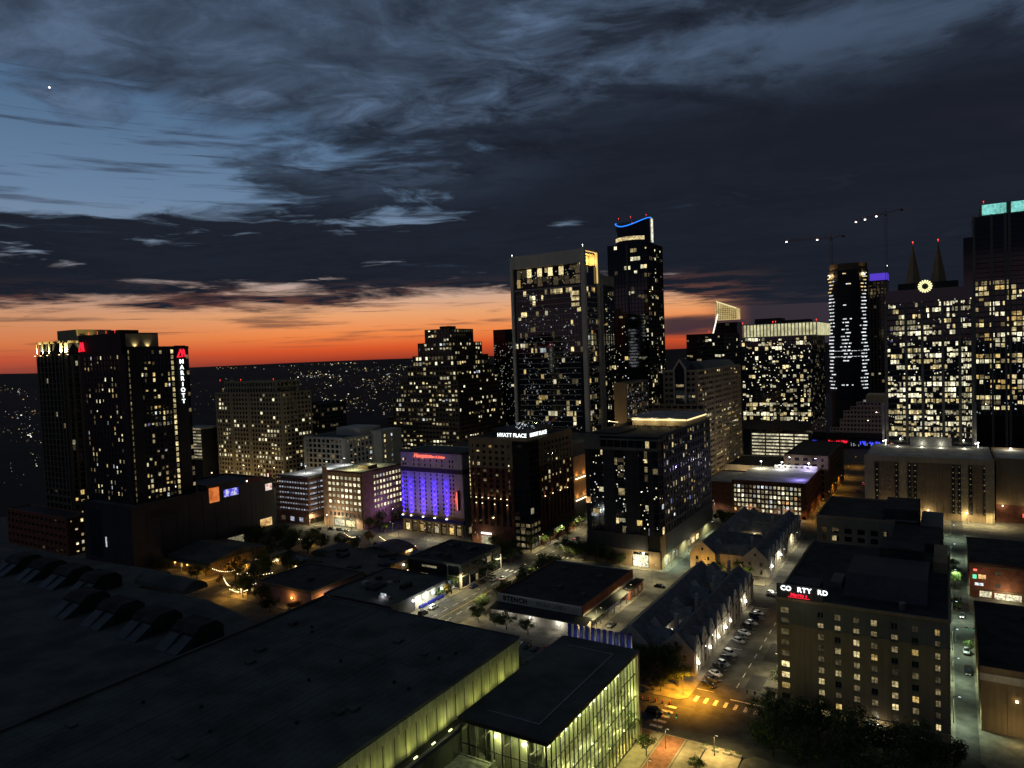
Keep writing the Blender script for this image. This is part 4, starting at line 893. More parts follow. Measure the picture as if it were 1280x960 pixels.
def gabled_office():
    T = Thing('gabled_office', 'postmodern stone office with pitched gable bay and horizontal window bands', 'office', (-150, 500, 0))
    x0, x1, y0, y1, zt = -158, -136, 445, 556, 85
    core(T, x0, x1, y0, y1, 0, zt); m = Msh()
    cf = grid(m, 'F', x0, x1, 3, zt, y0, 6, 23, .9, 1.75, .5, edge=1.2); cr = grid(m, 'R', y0, y1, 3, zt, x1, 22, 23, .35, 1.75, .5, edge=1.4)
    for j in range(5): slab(m, 'R', y0+14+j*22, y0+15.4+j*22, 0, zt, x1, .8)
    T.part('wall', m, solid('buff_stone', (.34, .255, .15), .85, .14, .1, streak=.5))
    rp = lambda i, j: .65 if j in (13, 14, 10) else (.14 if j > 16 else .32)
    light(T, cf, 'F', y0, .4, 'office', 81, rowp=rp, shrink=.6); light(T, cr, 'R', x1, .4, 'hotel', 82, rowp=rp, shrink=.7); glints(T, 'R', x1, y0, y1, 5, 55, 240, 83, 'lit_y1', (.35, .9), .1)
    # dark glass gable bay on the front
    g = Msh(); g.prof_y([(-150, 0), (-143, 0), (-143, 86), (-146.5, 91.5), (-150, 86)], y0-1.6, y0+18); T.part('gable_bay', g, glass)
    e = Msh(); e.prof_y([(-150.8, 60), (-149.7, 60), (-149.7, 86), (-146.5, 91.2), (-143.3, 86), (-143.3, 60), (-142.2, 60), (-142.2, 86.4), (-146.5, 93), (-150.8, 86.4)], y0-2, y0-.7); T.part('gable_frame', e, C_['limest'])
    for j in range(12): T.pane('F', -146.5, 40+j*3.57, 5, 1.6, y0-1.65, 'w2' if j % 3 else 'n1') if j % 2 == 0 or j < 5 else None
    r = Msh(); r.prof_y([(x0, zt), (x1, zt), (x1-5, zt+5), (x0+5, zt+5)], y0+20, y1-10); T.part('roof', r, C_['bluero']); roofed(T, x0, x1, y0, y1, zt, C_['tar'], .6, C_['limest'])
    # lower wings that step out to the street
    w = Msh(); core(T, -172, -130, 440, 444.2, 0, 64, None, 'wing_glazing'); cw = grid(w, 'F', -172, -130, 3, 64, 440, 10, 17, .8, 1.7, .5); T.part('wing_wall', w, MATS['buff_stone']); light(T, cw, 'F', 440, .4, 'office', 84, rowp=rp); T.flush()
    D_ = Thing('dark_office', 'dark banded office block in front of the lit sloping crown', 'office', (-188, 670, 0))
    x0, x1, y0, y1, zt = -206, -171.4, 646, 700, 111; core(D_, x0, x1, y0, y1, 0, zt, glass); m = Msh(); c = grid(m, 'F', x0, x1, 40, zt, y0, 12, 20, .3, 1.2, .4); c9 = grid(m, 'R', y0, y1, 40, zt, x1, 14, 20, .3, 1.2, .4); D_.part('wall', m, C_['charcoal']); light(D_, c9, 'R', x1, .16, 'office', 87); beacon(D_, x0+20, y0+4, zt+3, 'red_light', .4)
    light(D_, c, 'F', y0, .26, 'office', 85, shrink=.6); roofed(D_, x0, x1, y0, y1, zt, C_['tar']); D_.flush()
    F_ = Thing('sloped_crown_tower', 'dark tower with gold lit sloping lattice crown and white edge', 'tower', (-193, 743, 0))
    x0, x1, y0, y1, zt = -205, -181.5, 734, 754, 124; core(F_, x0, x1, y0, y1, 0, zt, glassb); m = Msh(); c = grid(m, 'F', x0, x1, 40, zt, y0, 6, 22, .2, 1.2, .3); F_.part('wall', m, C_['black']); light(F_, c, 'F', y0, .2, 'dim', 86)
    k = Msh(); k.prof_y([(x0+1, zt+3), (x1-.5, zt+3), (x1-.5, zt+14), (x0+3, zt+22)], y0+1, y1-4); F_.part('crown', k, glow_mat('crown_panel', (1, .74, .30), .62, var=.3, inner=.6))
    l = Msh()
    for i in range(11):
        xx = x0+3.0+i*1.85; l.box(xx, xx+.28, y0+.5, y0+1, zt+3, zt+21-i*.72)
    for j in range(7): l.box(x0+1.2+j*.3, x1-.5, y0+.45, y0+.95, zt+4.4+j*1.9, zt+4.75+j*1.9) if j < 6 else None
    F_.part('crown_lattice', l, C_['brown']); s = Msh(); s.tube((x0+4.5, y0-.6, zt+9), (x0-2.5, y0-.6, zt-17), .62); F_.part('edge_light', s, MATS['white_strip']); s = Msh(); s.tube((x0+3, y0-.4, zt+22), (x1-.5, y0-.4, zt+14), .5); F_.part('edge_light', s, MATS['crown_light']); F_.flush()

def crown_office():
    T = Thing('crown_lit_office', 'glass office with bright ribbed crown and open garage decks below', 'office', (-115, 600, 0))
    x0, x1, y0, y1, zt = -140, -89, 579, 653, 106; core(T, x0, x1, y0, y1, 0, zt, glassb); m = Msh()
    cf = grid(m, 'F', x0, x1, 40, zt, y0, 20, 18, .25, .75, .25); cr = grid(m, 'R', y0, y1, 40, zt, x1, 20, 18, .3, .9, .25); T.part('wall', m, C_['charcoal'])
    rp = lambda i, j: {0: .75, 1: .92, 2: .5, 3: .85}.get(j, .55 if j > 14 else .36)
    light(T, cf, 'F', y0, .5, 'bright', 91, rowp=rp, run=.35, shrink=.6); light(T, cr, 'R', x1, .25, 'dim', 92, run=.2); glints(T, 'F', y0, x0, x1, 40, 104, 260, 93, 'lit_n1', (.3, .9), .15); glints(T, 'R', x1, y0, y1, 30, 100, 90, 94, 'lit_l1', (.3, .9), .3)
    cb = Msh(); cb.box(x0+1, x1+5, y0+.6, y1-2, zt+.2, zt+9.6); T.part('crown', cb, glow_mat('crown_wall_light', (1, .95, .52), .62, var=.35, inner=.25))
    rb = Msh()
    for k in range(22): xx = x0+1.2+k*2.58; rb.box(xx, xx+.7, y0-.1, y0+.5, zt+.4, zt+9.6)
    rb.box(x0+.6, x1+5.2, y0-.2, y0+.6, zt-.5, zt+.3); rb.box(x0+.6, x1+5.2, y0-.2, y1-2, zt+9.6, zt+10.2); T.part('crown_rib', rb, C_['pale'])
    hp = Msh(); hp.box(x0+6, x0+26, y0+20, y0+40, zt+10.2, zt+15).box(x0+26, x1-4, y0+24, y0+40, zt+10.2, zt+13); T.part('penthouse', hp, C_['black'])
    for x in (x0+1, x0+24, x0+26, x1+4.6): beacon(T, x, y0+1, zt+11.4, 'red_light', .4)
    # base and garage decks
    gm = Msh(); slab(gm, 'F', x0, x1, 33, 40, y0, .3); 
    for j in range(9): slab(gm, 'F', x0+6, x1-2, 9.2+j*2.6, 10.2+j*2.6, y0, .6)
    for i in range(5): slab(gm, 'F', x0+6+i*10.7-.4, x0+6+i*10.7+.4, 8, 32, y0, .8)
    T.part('garage_deck', gm, C_['charcoal'])
    for j in range(8):
        for i in range(4): T.pane('F', x0+11.3+i*10.7, 11.2+j*2.6, 9.6, 1.4, y0-.12, 'garage_light', 'lit_bay')
    roofed(T, x0, x1, y0, y1, zt, C_['tar'], .2, C_['charcoal']); T.flush()
    L = Thing('low_stone_hall', 'low stone hall with pale cornice in front of the lit garage decks', 'building', (-110, 520, 0))
    core(L, -140, -84, 508, 556, 0, 15, C_['limest'], 'wall'); roofed(L, -140, -84, 508, 556, 15, C_['tar'], .8, C_['limest']); c = Msh(); c.box(-118, -86, 507.4, 508, 12.6, 14); L.part('lit_frieze', c, MATS['lit_w2'])
    for i in range(8): L.pane('F', -136+i*6.6, 6, 2.4, 4.5, 507.9, 'd1')
    lamp_light(L.root, (12, -16, 9), (1, .86, .5), 1200); L.flush()

def parking_block():
    T = Thing('brick_parking_block', 'brick block with rows of lit square windows and floodlit roof parking', 'garage', (-90, 450, 0))
    x0, x1, y0, y1, zt = -110, -69.4, 424, 482, 20; core(T, x0, x1, y0, y1, 0, zt, C_['grey']); m = Msh()
    cf = grid(m, 'F', x0+.5, x1-1.6, 2, 18.6, y0, 17, 6, .75, .95, .4, edge=.6); slab(m, 'F', x0, x1, 18.6, zt+.8, y0, .5); slab(m, 'F', x1-1.6, x1, 0, 18.6, y0, .4); cr = grid(m, 'R', y0, y1, 2, 18.6, x1, 18, 6, 1.1, .95, .4); slab(m, 'R', y0, y1, 18.6, zt+.8, x1, .5); slab(m, 'R', y0, y1, 0, 2, x1, .4)
    slab(m, 'F', x0, x1, 0, 2, y0, .4); T.part('wall', m, C_['darkbrick'])
    r = random.Random(6)
    for i, j, a, z, w, h in cf: T.pane('F', a, z, w*.86, h*.9, y0-.06, r.choices(('l1', 'n1', 'o1', 'c1', 'd1'), (6, 4, .5, .8, 1.4))[0] if j < 5 else r.choice(('p1', 'c1', 'd1', 'l1')))
    for i, j, a, z, w, h in cr:
        if r.random() < .5: T.pane('R', a, z, w*.8, h*.8, x1+.06, r.choice(('w2', 'o1', 'd1')))
    T.part('roof_deck', Msh().box(x0, x1-.5, y0+.4, y1, zt-.4, zt+.04), C_['palero']); k = Msh(); k.box(x0+14, x1-1, y1-6, y1-5.4, zt, zt+2.4); 
    for i in range(8): pass
    T.part('roof_wall', k, C_['white'])
    for i in range(6): T.pane('F', x0+17+i*3.4, zt+1.2, 1.5, 1.0, y1-6.1, 'd1')
    for x, c in ((-91, (.92, .96, 1)), (-75, (.55, .5, 1)), (-104, (1, .95, .65))):
        q = Msh(); q.cyl(x, y1-8, zt, zt+4.2, .1, 6); T.part('lamp_post', q, C_['pole']); q = Msh(); q.box(x-.5, x+.5, y1-8.4, y1-7.8, zt+4.2, zt+4.7); T.part('lamp', q, MATS['white_light']); lamp_light(T.root, (x-T.o[0], y1-10-T.o[1], zt+4), c, 4200)
    lamp_light(T.root, (-74-T.o[0], y0+14-T.o[1], zt+4), (.3, .25, 1), 4000)
    T.flush()
    W_ = Thing('brick_side_block', 'plain brick block joining the parking block to the street corner', 'building', (-120, 440, 0)); core(W_, -128, -110.6, 428, 470, 0, 17.5, C_['darkbrick'], 'wall'); roofed(W_, -128, -110.6, 428, 470, 17.5, C_['palero'], .7, C_['darkbrick'])
    B = Thing('stepped_brick_block', 'brown brick block with deep window openings beside the amber lit street', 'building', (-78, 505, 0))
    x0, x1, y0, y1, zt = -92, -65.4, 486, 560, 27; core(B, x0, x1, y0, y1, 0, zt, glass); m = Msh(); c1 = grid(m, 'F', x0, x1, 0, zt, y0, 5, 7, 2.6, 1.8, .5); c2 = grid(m, 'R', y0, y1, 0, zt, x1, 14, 7, 2.6, 1.8, .5); B.part('wall', m, C_['brown']); light(B, c1, 'F', y0, .08, 'dim', 3); light(B, c2, 'R', x1, .15, 'dim', 4); roofed(B, x0, x1, y0, y1, zt, C_['tar'], .7, C_['brown']); B.flush()

def construction_tower():
    T = Thing('unfinished_round_tower', 'dark rounded tower under construction with strings of work lights', 'tower', (-92, 850, 0))
    cx, cyy, r, zt = -91, 850, 19.5, 176; m = Msh(); m.cyl(cx, cyy, 0, zt, r, 28); m.sm = False; T.part('glazing', m, C_['black']); b = Msh()
    for j in range(46): b.cyl(cx, cyy, 3+j*3.75, 3.5+j*3.75, r+.25, 28)
    T.part('floor_edge', b, C_['charcoal']); t = Msh(); t.cyl(cx, cyy, zt, zt+7, r-.8, 28); T.part('bare_core', t, C_['brown'])
    rr = random.Random(2); w = Msh(); y = Msh()
    for j in range(34):
        z = 50+j*3.7
        for a0, nn in ((-2.5, 5), (-.62, 5), (-1.6, 3)):
            if a0 == -1.6 and (j < 8 or j > 20) and rr.random() < .75: continue
            for _ in range(nn):
                a = a0+rr.gauss(0, .12); s = rr.uniform(.6, 1.4); x_ = cx+(r+.2)*math.cos(a); y_ = cyy+(r+.2)*math.sin(a)
                (y if z > 150 and rr.random() < .7 else w).box(x_-s, x_+s, y_-.15, y_+.15, z-.5, z+.5)
    for z in (84, 90): 
        for k in range(14): a = -2.7+k*.17; w.box(cx+(r+.2)*math.cos(a)-1.2, cx+(r+.2)*math.cos(a)+1.2, cyy+(r+.2)*math.sin(a)-.1, cyy+(r+.2)*math.sin(a)+.1, z-.2, z+.2)
    T.part('work_light', w, glow_mat('work_white', (.92, .97, 1), 1.2, var=.6), kind='stuff'); T.part('work_light', y, glow_mat('work_warm', (1, .72, .3), 1.2, var=.6), kind='stuff')
    for a in (-2.5, -.62):
        lamp_light(T.root, ((r+2)*math.cos(a), (r+2)*math.sin(a), 171), (1, .7, .3), 5000)
        q = Msh(); q.box(cx+(r+1)*math.cos(a)-.8, cx+(r+1)*math.cos(a)+.8, cyy+(r+1)*math.sin(a)-.3, cyy+(r+1)*math.sin(a)+.3, 170, 171); T.part('flood_light', q, MATS['warm_light'])
    q = Msh(); q.cyl(cx, cyy, 40, 48, r+1, 28); T.part('base_collar', q, C_['black'])
    def crane(x, y, zm, tip, tail, lamps, lab):
        K = Thing('tower_crane', lab, 'crane', (x, y, 0)); mm = Msh(); s = 1.1
        for dx in (-s, s):
            for dy in (-s, s): mm.tube((x+dx, y+dy, 0), (x+dx, y+dy, zm), .09, n=4)
        k = 0; z = 120
        while z < zm-3: mm.tube((x-s, y-s, z), (x+s, y-s, z+3), .05, n=4); mm.tube((x+s, y+s, z), (x-s, y+s, z+3), .05, n=4); z += 3
        K.part('mast', mm, C_['brick']); j = Msh(); v0 = Vector((x, y, zm)); v1 = Vector((x+tip[0], y+tip[1], zm+tip[2]))
        for o in (Vector((0, 0, 0)), Vector((0, 0, 1.8)), Vector((.9, .9, 0))): j.tube(v0+o, v1+o, .15, n=4)
        for q in range(16): a = v0.lerp(v1, q/16); b2 = v0.lerp(v1, (q+1)/16); j.tube(a, b2+Vector((0, 0, 1.8)), .09, n=4)
        K.part('jib', j, C_['brick']); cj = Msh(); vt = Vector((x+tail[0], y+tail[1], zm+tail[2])); cj.tube(v0, vt, .3, n=4); cj.box(vt.x-1.5, vt.x+1.5, vt.y-1, vt.y+1, vt.z-2, vt.z); K.part('counter_jib', cj, C_['brick'])
        c = Msh(); c.box(x-1.2, x+1.2, y-1.2, y+1.2, zm-2.5, zm); K.part('cab', c, C_['grey']); a = Msh(); a.tube((x, y, zm), (x, y, zm+7), .3, .1, n=4); K.part('apex', a, C_['brick'])
        for f in lamps: p = v0.lerp(v1, f); g = Msh(); g.cyl(p.x, p.y, p.z-1.2, p.z-.2, .95, 8, .6); K.part('work_lamp', g, MATS['white_light'])
    crane(-108, 856, 214, (-46, -8, 1), (12, 2, 2), (.3, .98), 'tower crane with two lamps on its level jib beside the round tower')
    crane(-56, 880, 238, (-30, -10, -7), (15, 3, 3), (.3, .66, .95), 'taller crane with three lamps clustered along its jib')
    V = Thing('violet_topped_tower', 'slim tower with violet lit top beside the round construction tower', 'tower', (-66, 900, 0))
    x0, x1, y0, y1, zt = -80, -58, 920, 950, 168; core(V, x0, x1, y0, y1, 0, zt, glass); m = Msh(); c = grid(m, 'F', x0, x1, 20, zt, y0, 6, 38, 1.3, .7, .4); V.part('wall', m, C_['brown']); light(V, c, 'F', y0, .3, 'dim', 5, rowp=lambda i, j: .75 if j > 32 else .2); k = Msh(); k.box(x0+4, x1, y0+1, y1-4, zt+.2, zt+9); V.part('crown', k, MATS['violet_light']); roofed(V, x0, x1, y0, y1, zt, C_['tar']); beacon(V, x1, y0+2, zt+17, 'white_light', .3); V.flush()

def terrace_block():
    T = Thing('terraced_pale_block', 'pale pinkish block stepping down in terraces at the street end', 'building', (-70, 760, 0))
    x1, y0 = -38, 735; m = Msh(); g = Msh()
    for k, (a, z0, z1) in enumerate([(-97, 0, 19), (-88, 19, 27), (-85, 27, 35), (-79, 35, 39), (-74, 39, 43)]):
        T.part('glazing', Msh().box(a, x1, y0+k*.8, y0+40, z0, z1), glass); grid(m, 'F', a, x1, z0, z1, y0+k*.8, max(3, round((x1-a)/2.9)), max(1, round((z1-z0)/4)), 1.2, 2.1, .5)
    T.part('wall', m, solid('pinkish_stone', (.44, .33, .30), .85, .12, .1)); core(T, -66, x1, y0+6, y0+36, 43, 49, C_['beige'], 'penthouse'); c = Msh(); c.box(-99, x1, y0-8, y0-.8, 10, 14); T.part('canopy', c, C_['black'])
    lamp_light(T.root, (10, -70, 30), (1, .8, .7), 9000); q = Msh(); q.cyl(-60, 690, 0, 30, .15, 6); T.part('lamp_post', q, C_['pole']); q = Msh(); q.cyl(-60, 690, 30, 30.5, .4, 8); T.part('lamp', q, MATS['warm_light']); T.flush()
    def shopsigns():
        S = Thing('bar_street_signs', 'glowing red blue and white bar signs crowding the street end', 'signs', (-66, 700, 0)); S.root['kind'] = 'stuff'; r = random.Random(9); ms = {k: Msh() for k in ('sign_red', 'blue_light', 'lit_c1', 'lit_y1', 'neon_red')}
        for _ in range(26): x = -99+r.uniform(0, 18); ms['sign_red'].box(x, x+.7, 726, 726.3, 5+r.uniform(0, 2), 6.4+r.uniform(0, 1.4))
        for _ in range(26): x = -72+r.uniform(0, 22); ms['blue_light'].box(x, x+.8, 726, 726.3, 3+r.uniform(0, 3), 4+r.uniform(1, 3.4))
        for _ in range(22): x = -78+r.uniform(0, 36); ms['lit_c1'].box(x, x+.7, 724, 724.3, 2+r.uniform(0, 4), 3+r.uniform(0, 4))
        for _ in range(40): x = -46+r.uniform(-2.5, 2.5); y = r.uniform(560, 720); z = r.uniform(1, 9); ms[r.choice(('lit_c1', 'lit_y1', 'neon_red', 'lit_y1'))].box(x, x+r.uniform(.3, 1.2), y, y+.4, z, z+r.uniform(.4, 1.4))
        for k, m_ in ms.items(): S.part('sign', m_, MATS[k], kind='stuff')
    shopsigns()
    L = Thing('low_bar_row', 'dark low row of bars under the glowing signs', 'building', (-75, 730, 0)); core(L, -100, -46, 727, 733, 0, 9, C_['black'], 'wall'); core(L, -100, -84, 690, 726, 0, 3.5, C_['black'], 'canopy')

def logo_office():
    T = Thing('ring_logo_office', 'office tower with glowing petal ring emblem and many lit floors', 'office', (-10, 530, 0))
    x0, x1, y0, y1, zt = -33.5, 13, 513, 556, 131; core(T, x0, x1, y0, y1, 34, zt, glassb); m = Msh()
    bays = [(0, 11.2), (11.2, 20), (20, 31), (31, 39.8), (39.8, 46.5)]; sp = Msh(); allc = []
    for b, (a, c) in enumerate(bays): allc += [(i+b*10, j, *rest) for i, j, *rest in grid(sp, 'F', x0+a+.7, x0+c-.7, 38, zt-8, y0, 6 if c-a > 10 else 5, 24, .14, .95, .3)]
    for a in (0, 11.2, 20, 31, 39.8, 46.5): slab(m, 'F', x0+a-.75, x0+a+.75, 34, zt-8, y0, .8)
    T.part('spandrel', sp, C_['charcoal']); T.part('pier', m, C_['grey'])
    rp = lambda i, j: {0: .75, 1: .95, 2: .75, 3: .9, 4: .75, 9: .9, 14: .85, 17: .2, 11: .25}.get(j, .56 if j < 20 else .5)
    light(T, allc, 'F', y0, .6, 'bright', 101, rowp=rp, run=.72, shrink=.4); glints(T, 'F', y0, x0, x1, 36, 124, 260, 102, 'lit_n1', (.2, .7), .3)
    for k, (a, z) in enumerate(((x0+3, 106), (x0+3, 99), (x0+43, 112))): T.pane('F', a, z, 1.6, .8, y0-.1, 'b1')
    # stepped top with ring emblem
    t = Msh(); t.box(x0+2, x1-1, y0+1, y1-2, zt-8, zt-3).box(x0+7, x1-7, y0+.6, y1-4, zt-3, zt+4); T.part('crown_wall', t, C_['black'])
    cx, cz = -11.6, zt+1.5; e = Msh()
    for k in range(16):
        a = 2*math.pi*k/16; u = Vector((math.cos(a), 0, math.sin(a))); v = Vector((-math.sin(a), 0, math.cos(a))); c = Vector((cx, y0-.2, cz))
        ps = [c+u*1.8-v*.22, c+u*3.7-v*.48, c+u*4.0, c+u*3.7+v*.48, c+u*1.8+v*.22]; e.poly(ps); e.poly([p+Vector((0, .4, 0)) for p in reversed(ps)])
        for i in range(5): e.poly([ps[i], ps[i]+Vector((0, .4, 0)), ps[(i+1) % 5]+Vector((0, .4, 0)), ps[(i+1) % 5]])
    T.part('emblem', e, glow_mat('emblem_light', (1, .93, .45), 1.6), label='glowing ring of sixteen pale yellow petals')
    for sx in (-18.5, -4.5):
        s = Msh(); 
        for q in range(5): s.cyl(sx, y0+16, zt+4+q*5.2, zt+9.2+q*5.2, 4.6-q*.95, 4, 3.7-q*.9)
        T.part('spire', s, C_['tan']); beacon(T, sx, y0+16, zt+31, 'red_light', .45)
    # slim lit corner fins at the foot
    for x in (x0-2.2, x1+.9):
        f = Msh(); f.box(x-.6, x+.6, y0-1.2, y0+.4, 34, 60); T.part('fin', f, C_['metal']); lamp_light(T.root, (x-T.o[0], y0-3-T.o[1], 37), (1, .95, .7), 1400, .3, R(60), (0, .12, 1)); q = Msh(); q.box(x-.4, x+.4, y0-3.3, y0-2.7, 35.2, 35.6); T.part('flood_light', q, MATS['white_light'])
    T.flush()
    P = Thing('tan_podium_block', 'tan podium block with strings of small lights under the ring emblem office', 'building', (-10, 480, 0))
    x0, x1, y0, y1, zt = -41.5, 20.6, 452, 511, 33.5; core(P, x0, x1, y0, y1, 0, zt, C_['tan'], 'wall'); P.part('roof', Msh().box(x0+.5, x1-.5, y0+.5, y1-.5, zt-.3, zt+.05), C_['palero'])
    a = Msh()
    for u, v in ((0, 5), (17.5, 21.3), (47, 50.2), (58, 62)): slab(a, 'F', x0+u, x0+v, 0, zt, y0, .5)
    slab(a, 'F', x0, x1, zt-2.2, zt+.9, y0, .6); P.part('pilaster', a, C_['beige'])
    ribs = Msh()
    for u in (23, 26, 29, 32, 35, 38, 41, 51.5, 53.5, 8, 11): slab(ribs, 'F', x0+u, x0+u+.5, 2, zt-3, y0, .16)
    P.part('rib', ribs, C_['tan']); g = Msh()
    for u in (5.6, 15.4, 21.9, 24.6, 42.6, 45.5, 50.6, 56.8):
        rc = Msh(); slab(rc, 'F', x0+u, x0+u+1.5, 4, zt-3, y0, .22); P.part('dark_recess', rc, C_['black'])
        for j in range(9 if u > 12 else 8): g.box(x0+u+.5, x0+u+1.0, y0-.55, y0-.3, 5+j*3.05, 5.5+j*3.05)
    P.part('facade_lamp', g, MATS['lit_w2'], kind='stuff')
    scr = Msh(); scr.box(-20.5, 1.5, y1-8, y1-7.4, zt, zt+6); P.part('roof_screen', scr, C_['metal'])
    for x in (-27, -14, -4, 8): 
        q = Msh(); q.box(x-.5, x+.5, y1-13.4, y1-12.8, zt+.1, zt+.5); P.part('flood_light', q, MATS['white_light']); lamp_light(P.root, (x-P.o[0], y1-12-P.o[1], zt+1.6), (1, .95, .70), 600)
    for x in (-34, 15): lamp_light(P.root, (x-P.o[0], y1-6-P.o[1], zt+3), (1, .96, .75), 500); q = Msh(); q.box(x-.5, x+.5, y1-6.3, y1-5.7, zt+3, zt+3.4).cyl(x, y1-6, zt, zt+3, .1, 6); P.part('flood_light', q, MATS['white_light'])
    for x in (-30, -10, 8): 
        q = Msh(); q.box(x-.3, x+.3, y0-1.2, y0-.7, 4.8, 5.3); P.part('wall_lamp', q, MATS['warm_light']); lamp_light(P.root, (x-P.o[0], y0-2.5-P.o[1], 5), (1, .85, .5), 520)
    P.flush()
    Q = Thing('plain_tan_block', 'plain tan block with dark brick ground floor and orange neon', 'building', (35, 480, 0)); core(Q, 21.4, 60, 456, 500, 10, 34, C_['tan'], 'wall'); core(Q, 21.4, 60, 457, 500, 0, 10, C_['darkbrick'], 'base_wall'); roofed(Q, 21.4, 60, 456, 500, 34, C_['palero'], .8, C_['tan'])
    r = random.Random(1); g = Msh()
    for k in range(18): x = 33+k*.5; g.box(x, x+.3, 456.2, 456.5, 4+r.uniform(-.6, .6)-k*.04, 5.4+r.uniform(-.5, .5)-k*.04)
    Q.part('neon_sign', g, MATS['neon_red']); q = Msh(); q.box(30, 31, 497, 497.6, 34, 35); Q.part('flood_light', q, MATS['white_light']); lamp_light(Q.root, (-5, 15, 37), (1, .95, .75), 1500)
    for x in (24, 36): q = Msh(); q.box(x, x+.5, 455.6, 456, 9, 9.6); Q.part('wall_lamp', q, MATS['warm_light']); lamp_light(Q.root, (x-35, 454-480, 9), (1, .8, .45), 500)

def teal_tower():
    T = Thing('teal_crowned_tower', 'tall dark tower with teal lit crown and gold lower floors', 'tower', (45, 660, 0))
    x0, x1, y0, y1, zt = 17, 64, 646, 690, 190; core(T, x0, x1, y0, y1, 0, zt, glassb); f = Msh(); s = Msh()
    c = grid(s, 'F', x0, x1, 40, 142, y0, 14, 26, .5, .9, .3, pm=f); T.part('spandrel', s, C_['charcoal'])
    for a in (0, 11, 19.5, 22, 33, 44): slab(f, 'F', x0+a, x0+a+1.5, 0, zt+1, y0, .9)
    T.part('fin', f, C_['grey'])
    b = Msh()
    for j in range(13): slab(b, 'F', x0+1, x1-1, 144+j*3.6, 144.5+j*3.6, y0, .2)
    T.part('floor_band', b, C_['black'])
    light(T, c, 'F', y0, .7, 'gold', 111, rowp=lambda i, j: .9 if j > 22 else (.7 if j % 4 else .2), run=.5, shrink=.25); glints(T, 'F', y0, x0, x1, 40, 100, 120, 112, 'lit_c1', (.4, 1), .7)
    k = Msh(); k.box(x0+5, x1, y0+.6, y1-4, zt+.2, zt+9); T.part('crown', k, C_['grey'])
    for a, b2 in ((6, 21), (24, 44)):
        q = Msh(); q.box(x0+a, x0+b2, y0+.1, y0+.5, zt+1, zt+8.6); T.part('crown_panel', q, glow_mat('teal_panel', (.28, .86, .78), .75, var=.35, inner=.5))
    m = Msh(); m.box(x0-6, x0, y0+4, y1, 40, zt-14); T.part('side_shaft', m, glassb); 
    for x in (x0+7, x0+40): beacon(T, x, y0+1, zt+11, 'red_light', .4)
    roofed(T, x0, x1, y0, y1, zt, C_['tar'], .1, C_['charcoal']); T.flush()

for fn in (stone_tower, marriott, office_west, banded, white_grid, garage_silver, brick_office, hampton, hyatt, ziggurat, dark_tower, framed_tower, slab_block,
           curved_crown_tower, apartment, gabled_office, crown_office, parking_block, construction_tower, terrace_block, logo_office, teal_tower): fn()

# ------------------------------------------------------------------ exhibition hall, glass lobby
def clear_glass():
    m = bpy.data.materials.new('clear_glass'); m.use_nodes = True; t = m.node_tree; t.nodes.clear(); n = NB(t)
    tr = n.node('ShaderNodeBsdfTransparent'); tr.inputs[0].default_value = (.80, .84, .74, 1); gl = n.node('ShaderNodeBsdfGlossy'); gl.inputs['Roughness'].default_value = .08
    mx = n.node('ShaderNodeMixShader'); mx.inputs[0].default_value = .06; t.links.new(tr.outputs[0], mx.inputs[1]); t.links.new(gl.outputs[0], mx.inputs[2])
    o = n.node('ShaderNodeOutputMaterial'); t.links.new(mx.outputs[0], o.inputs[0]); return m
CLEAR = clear_glass()

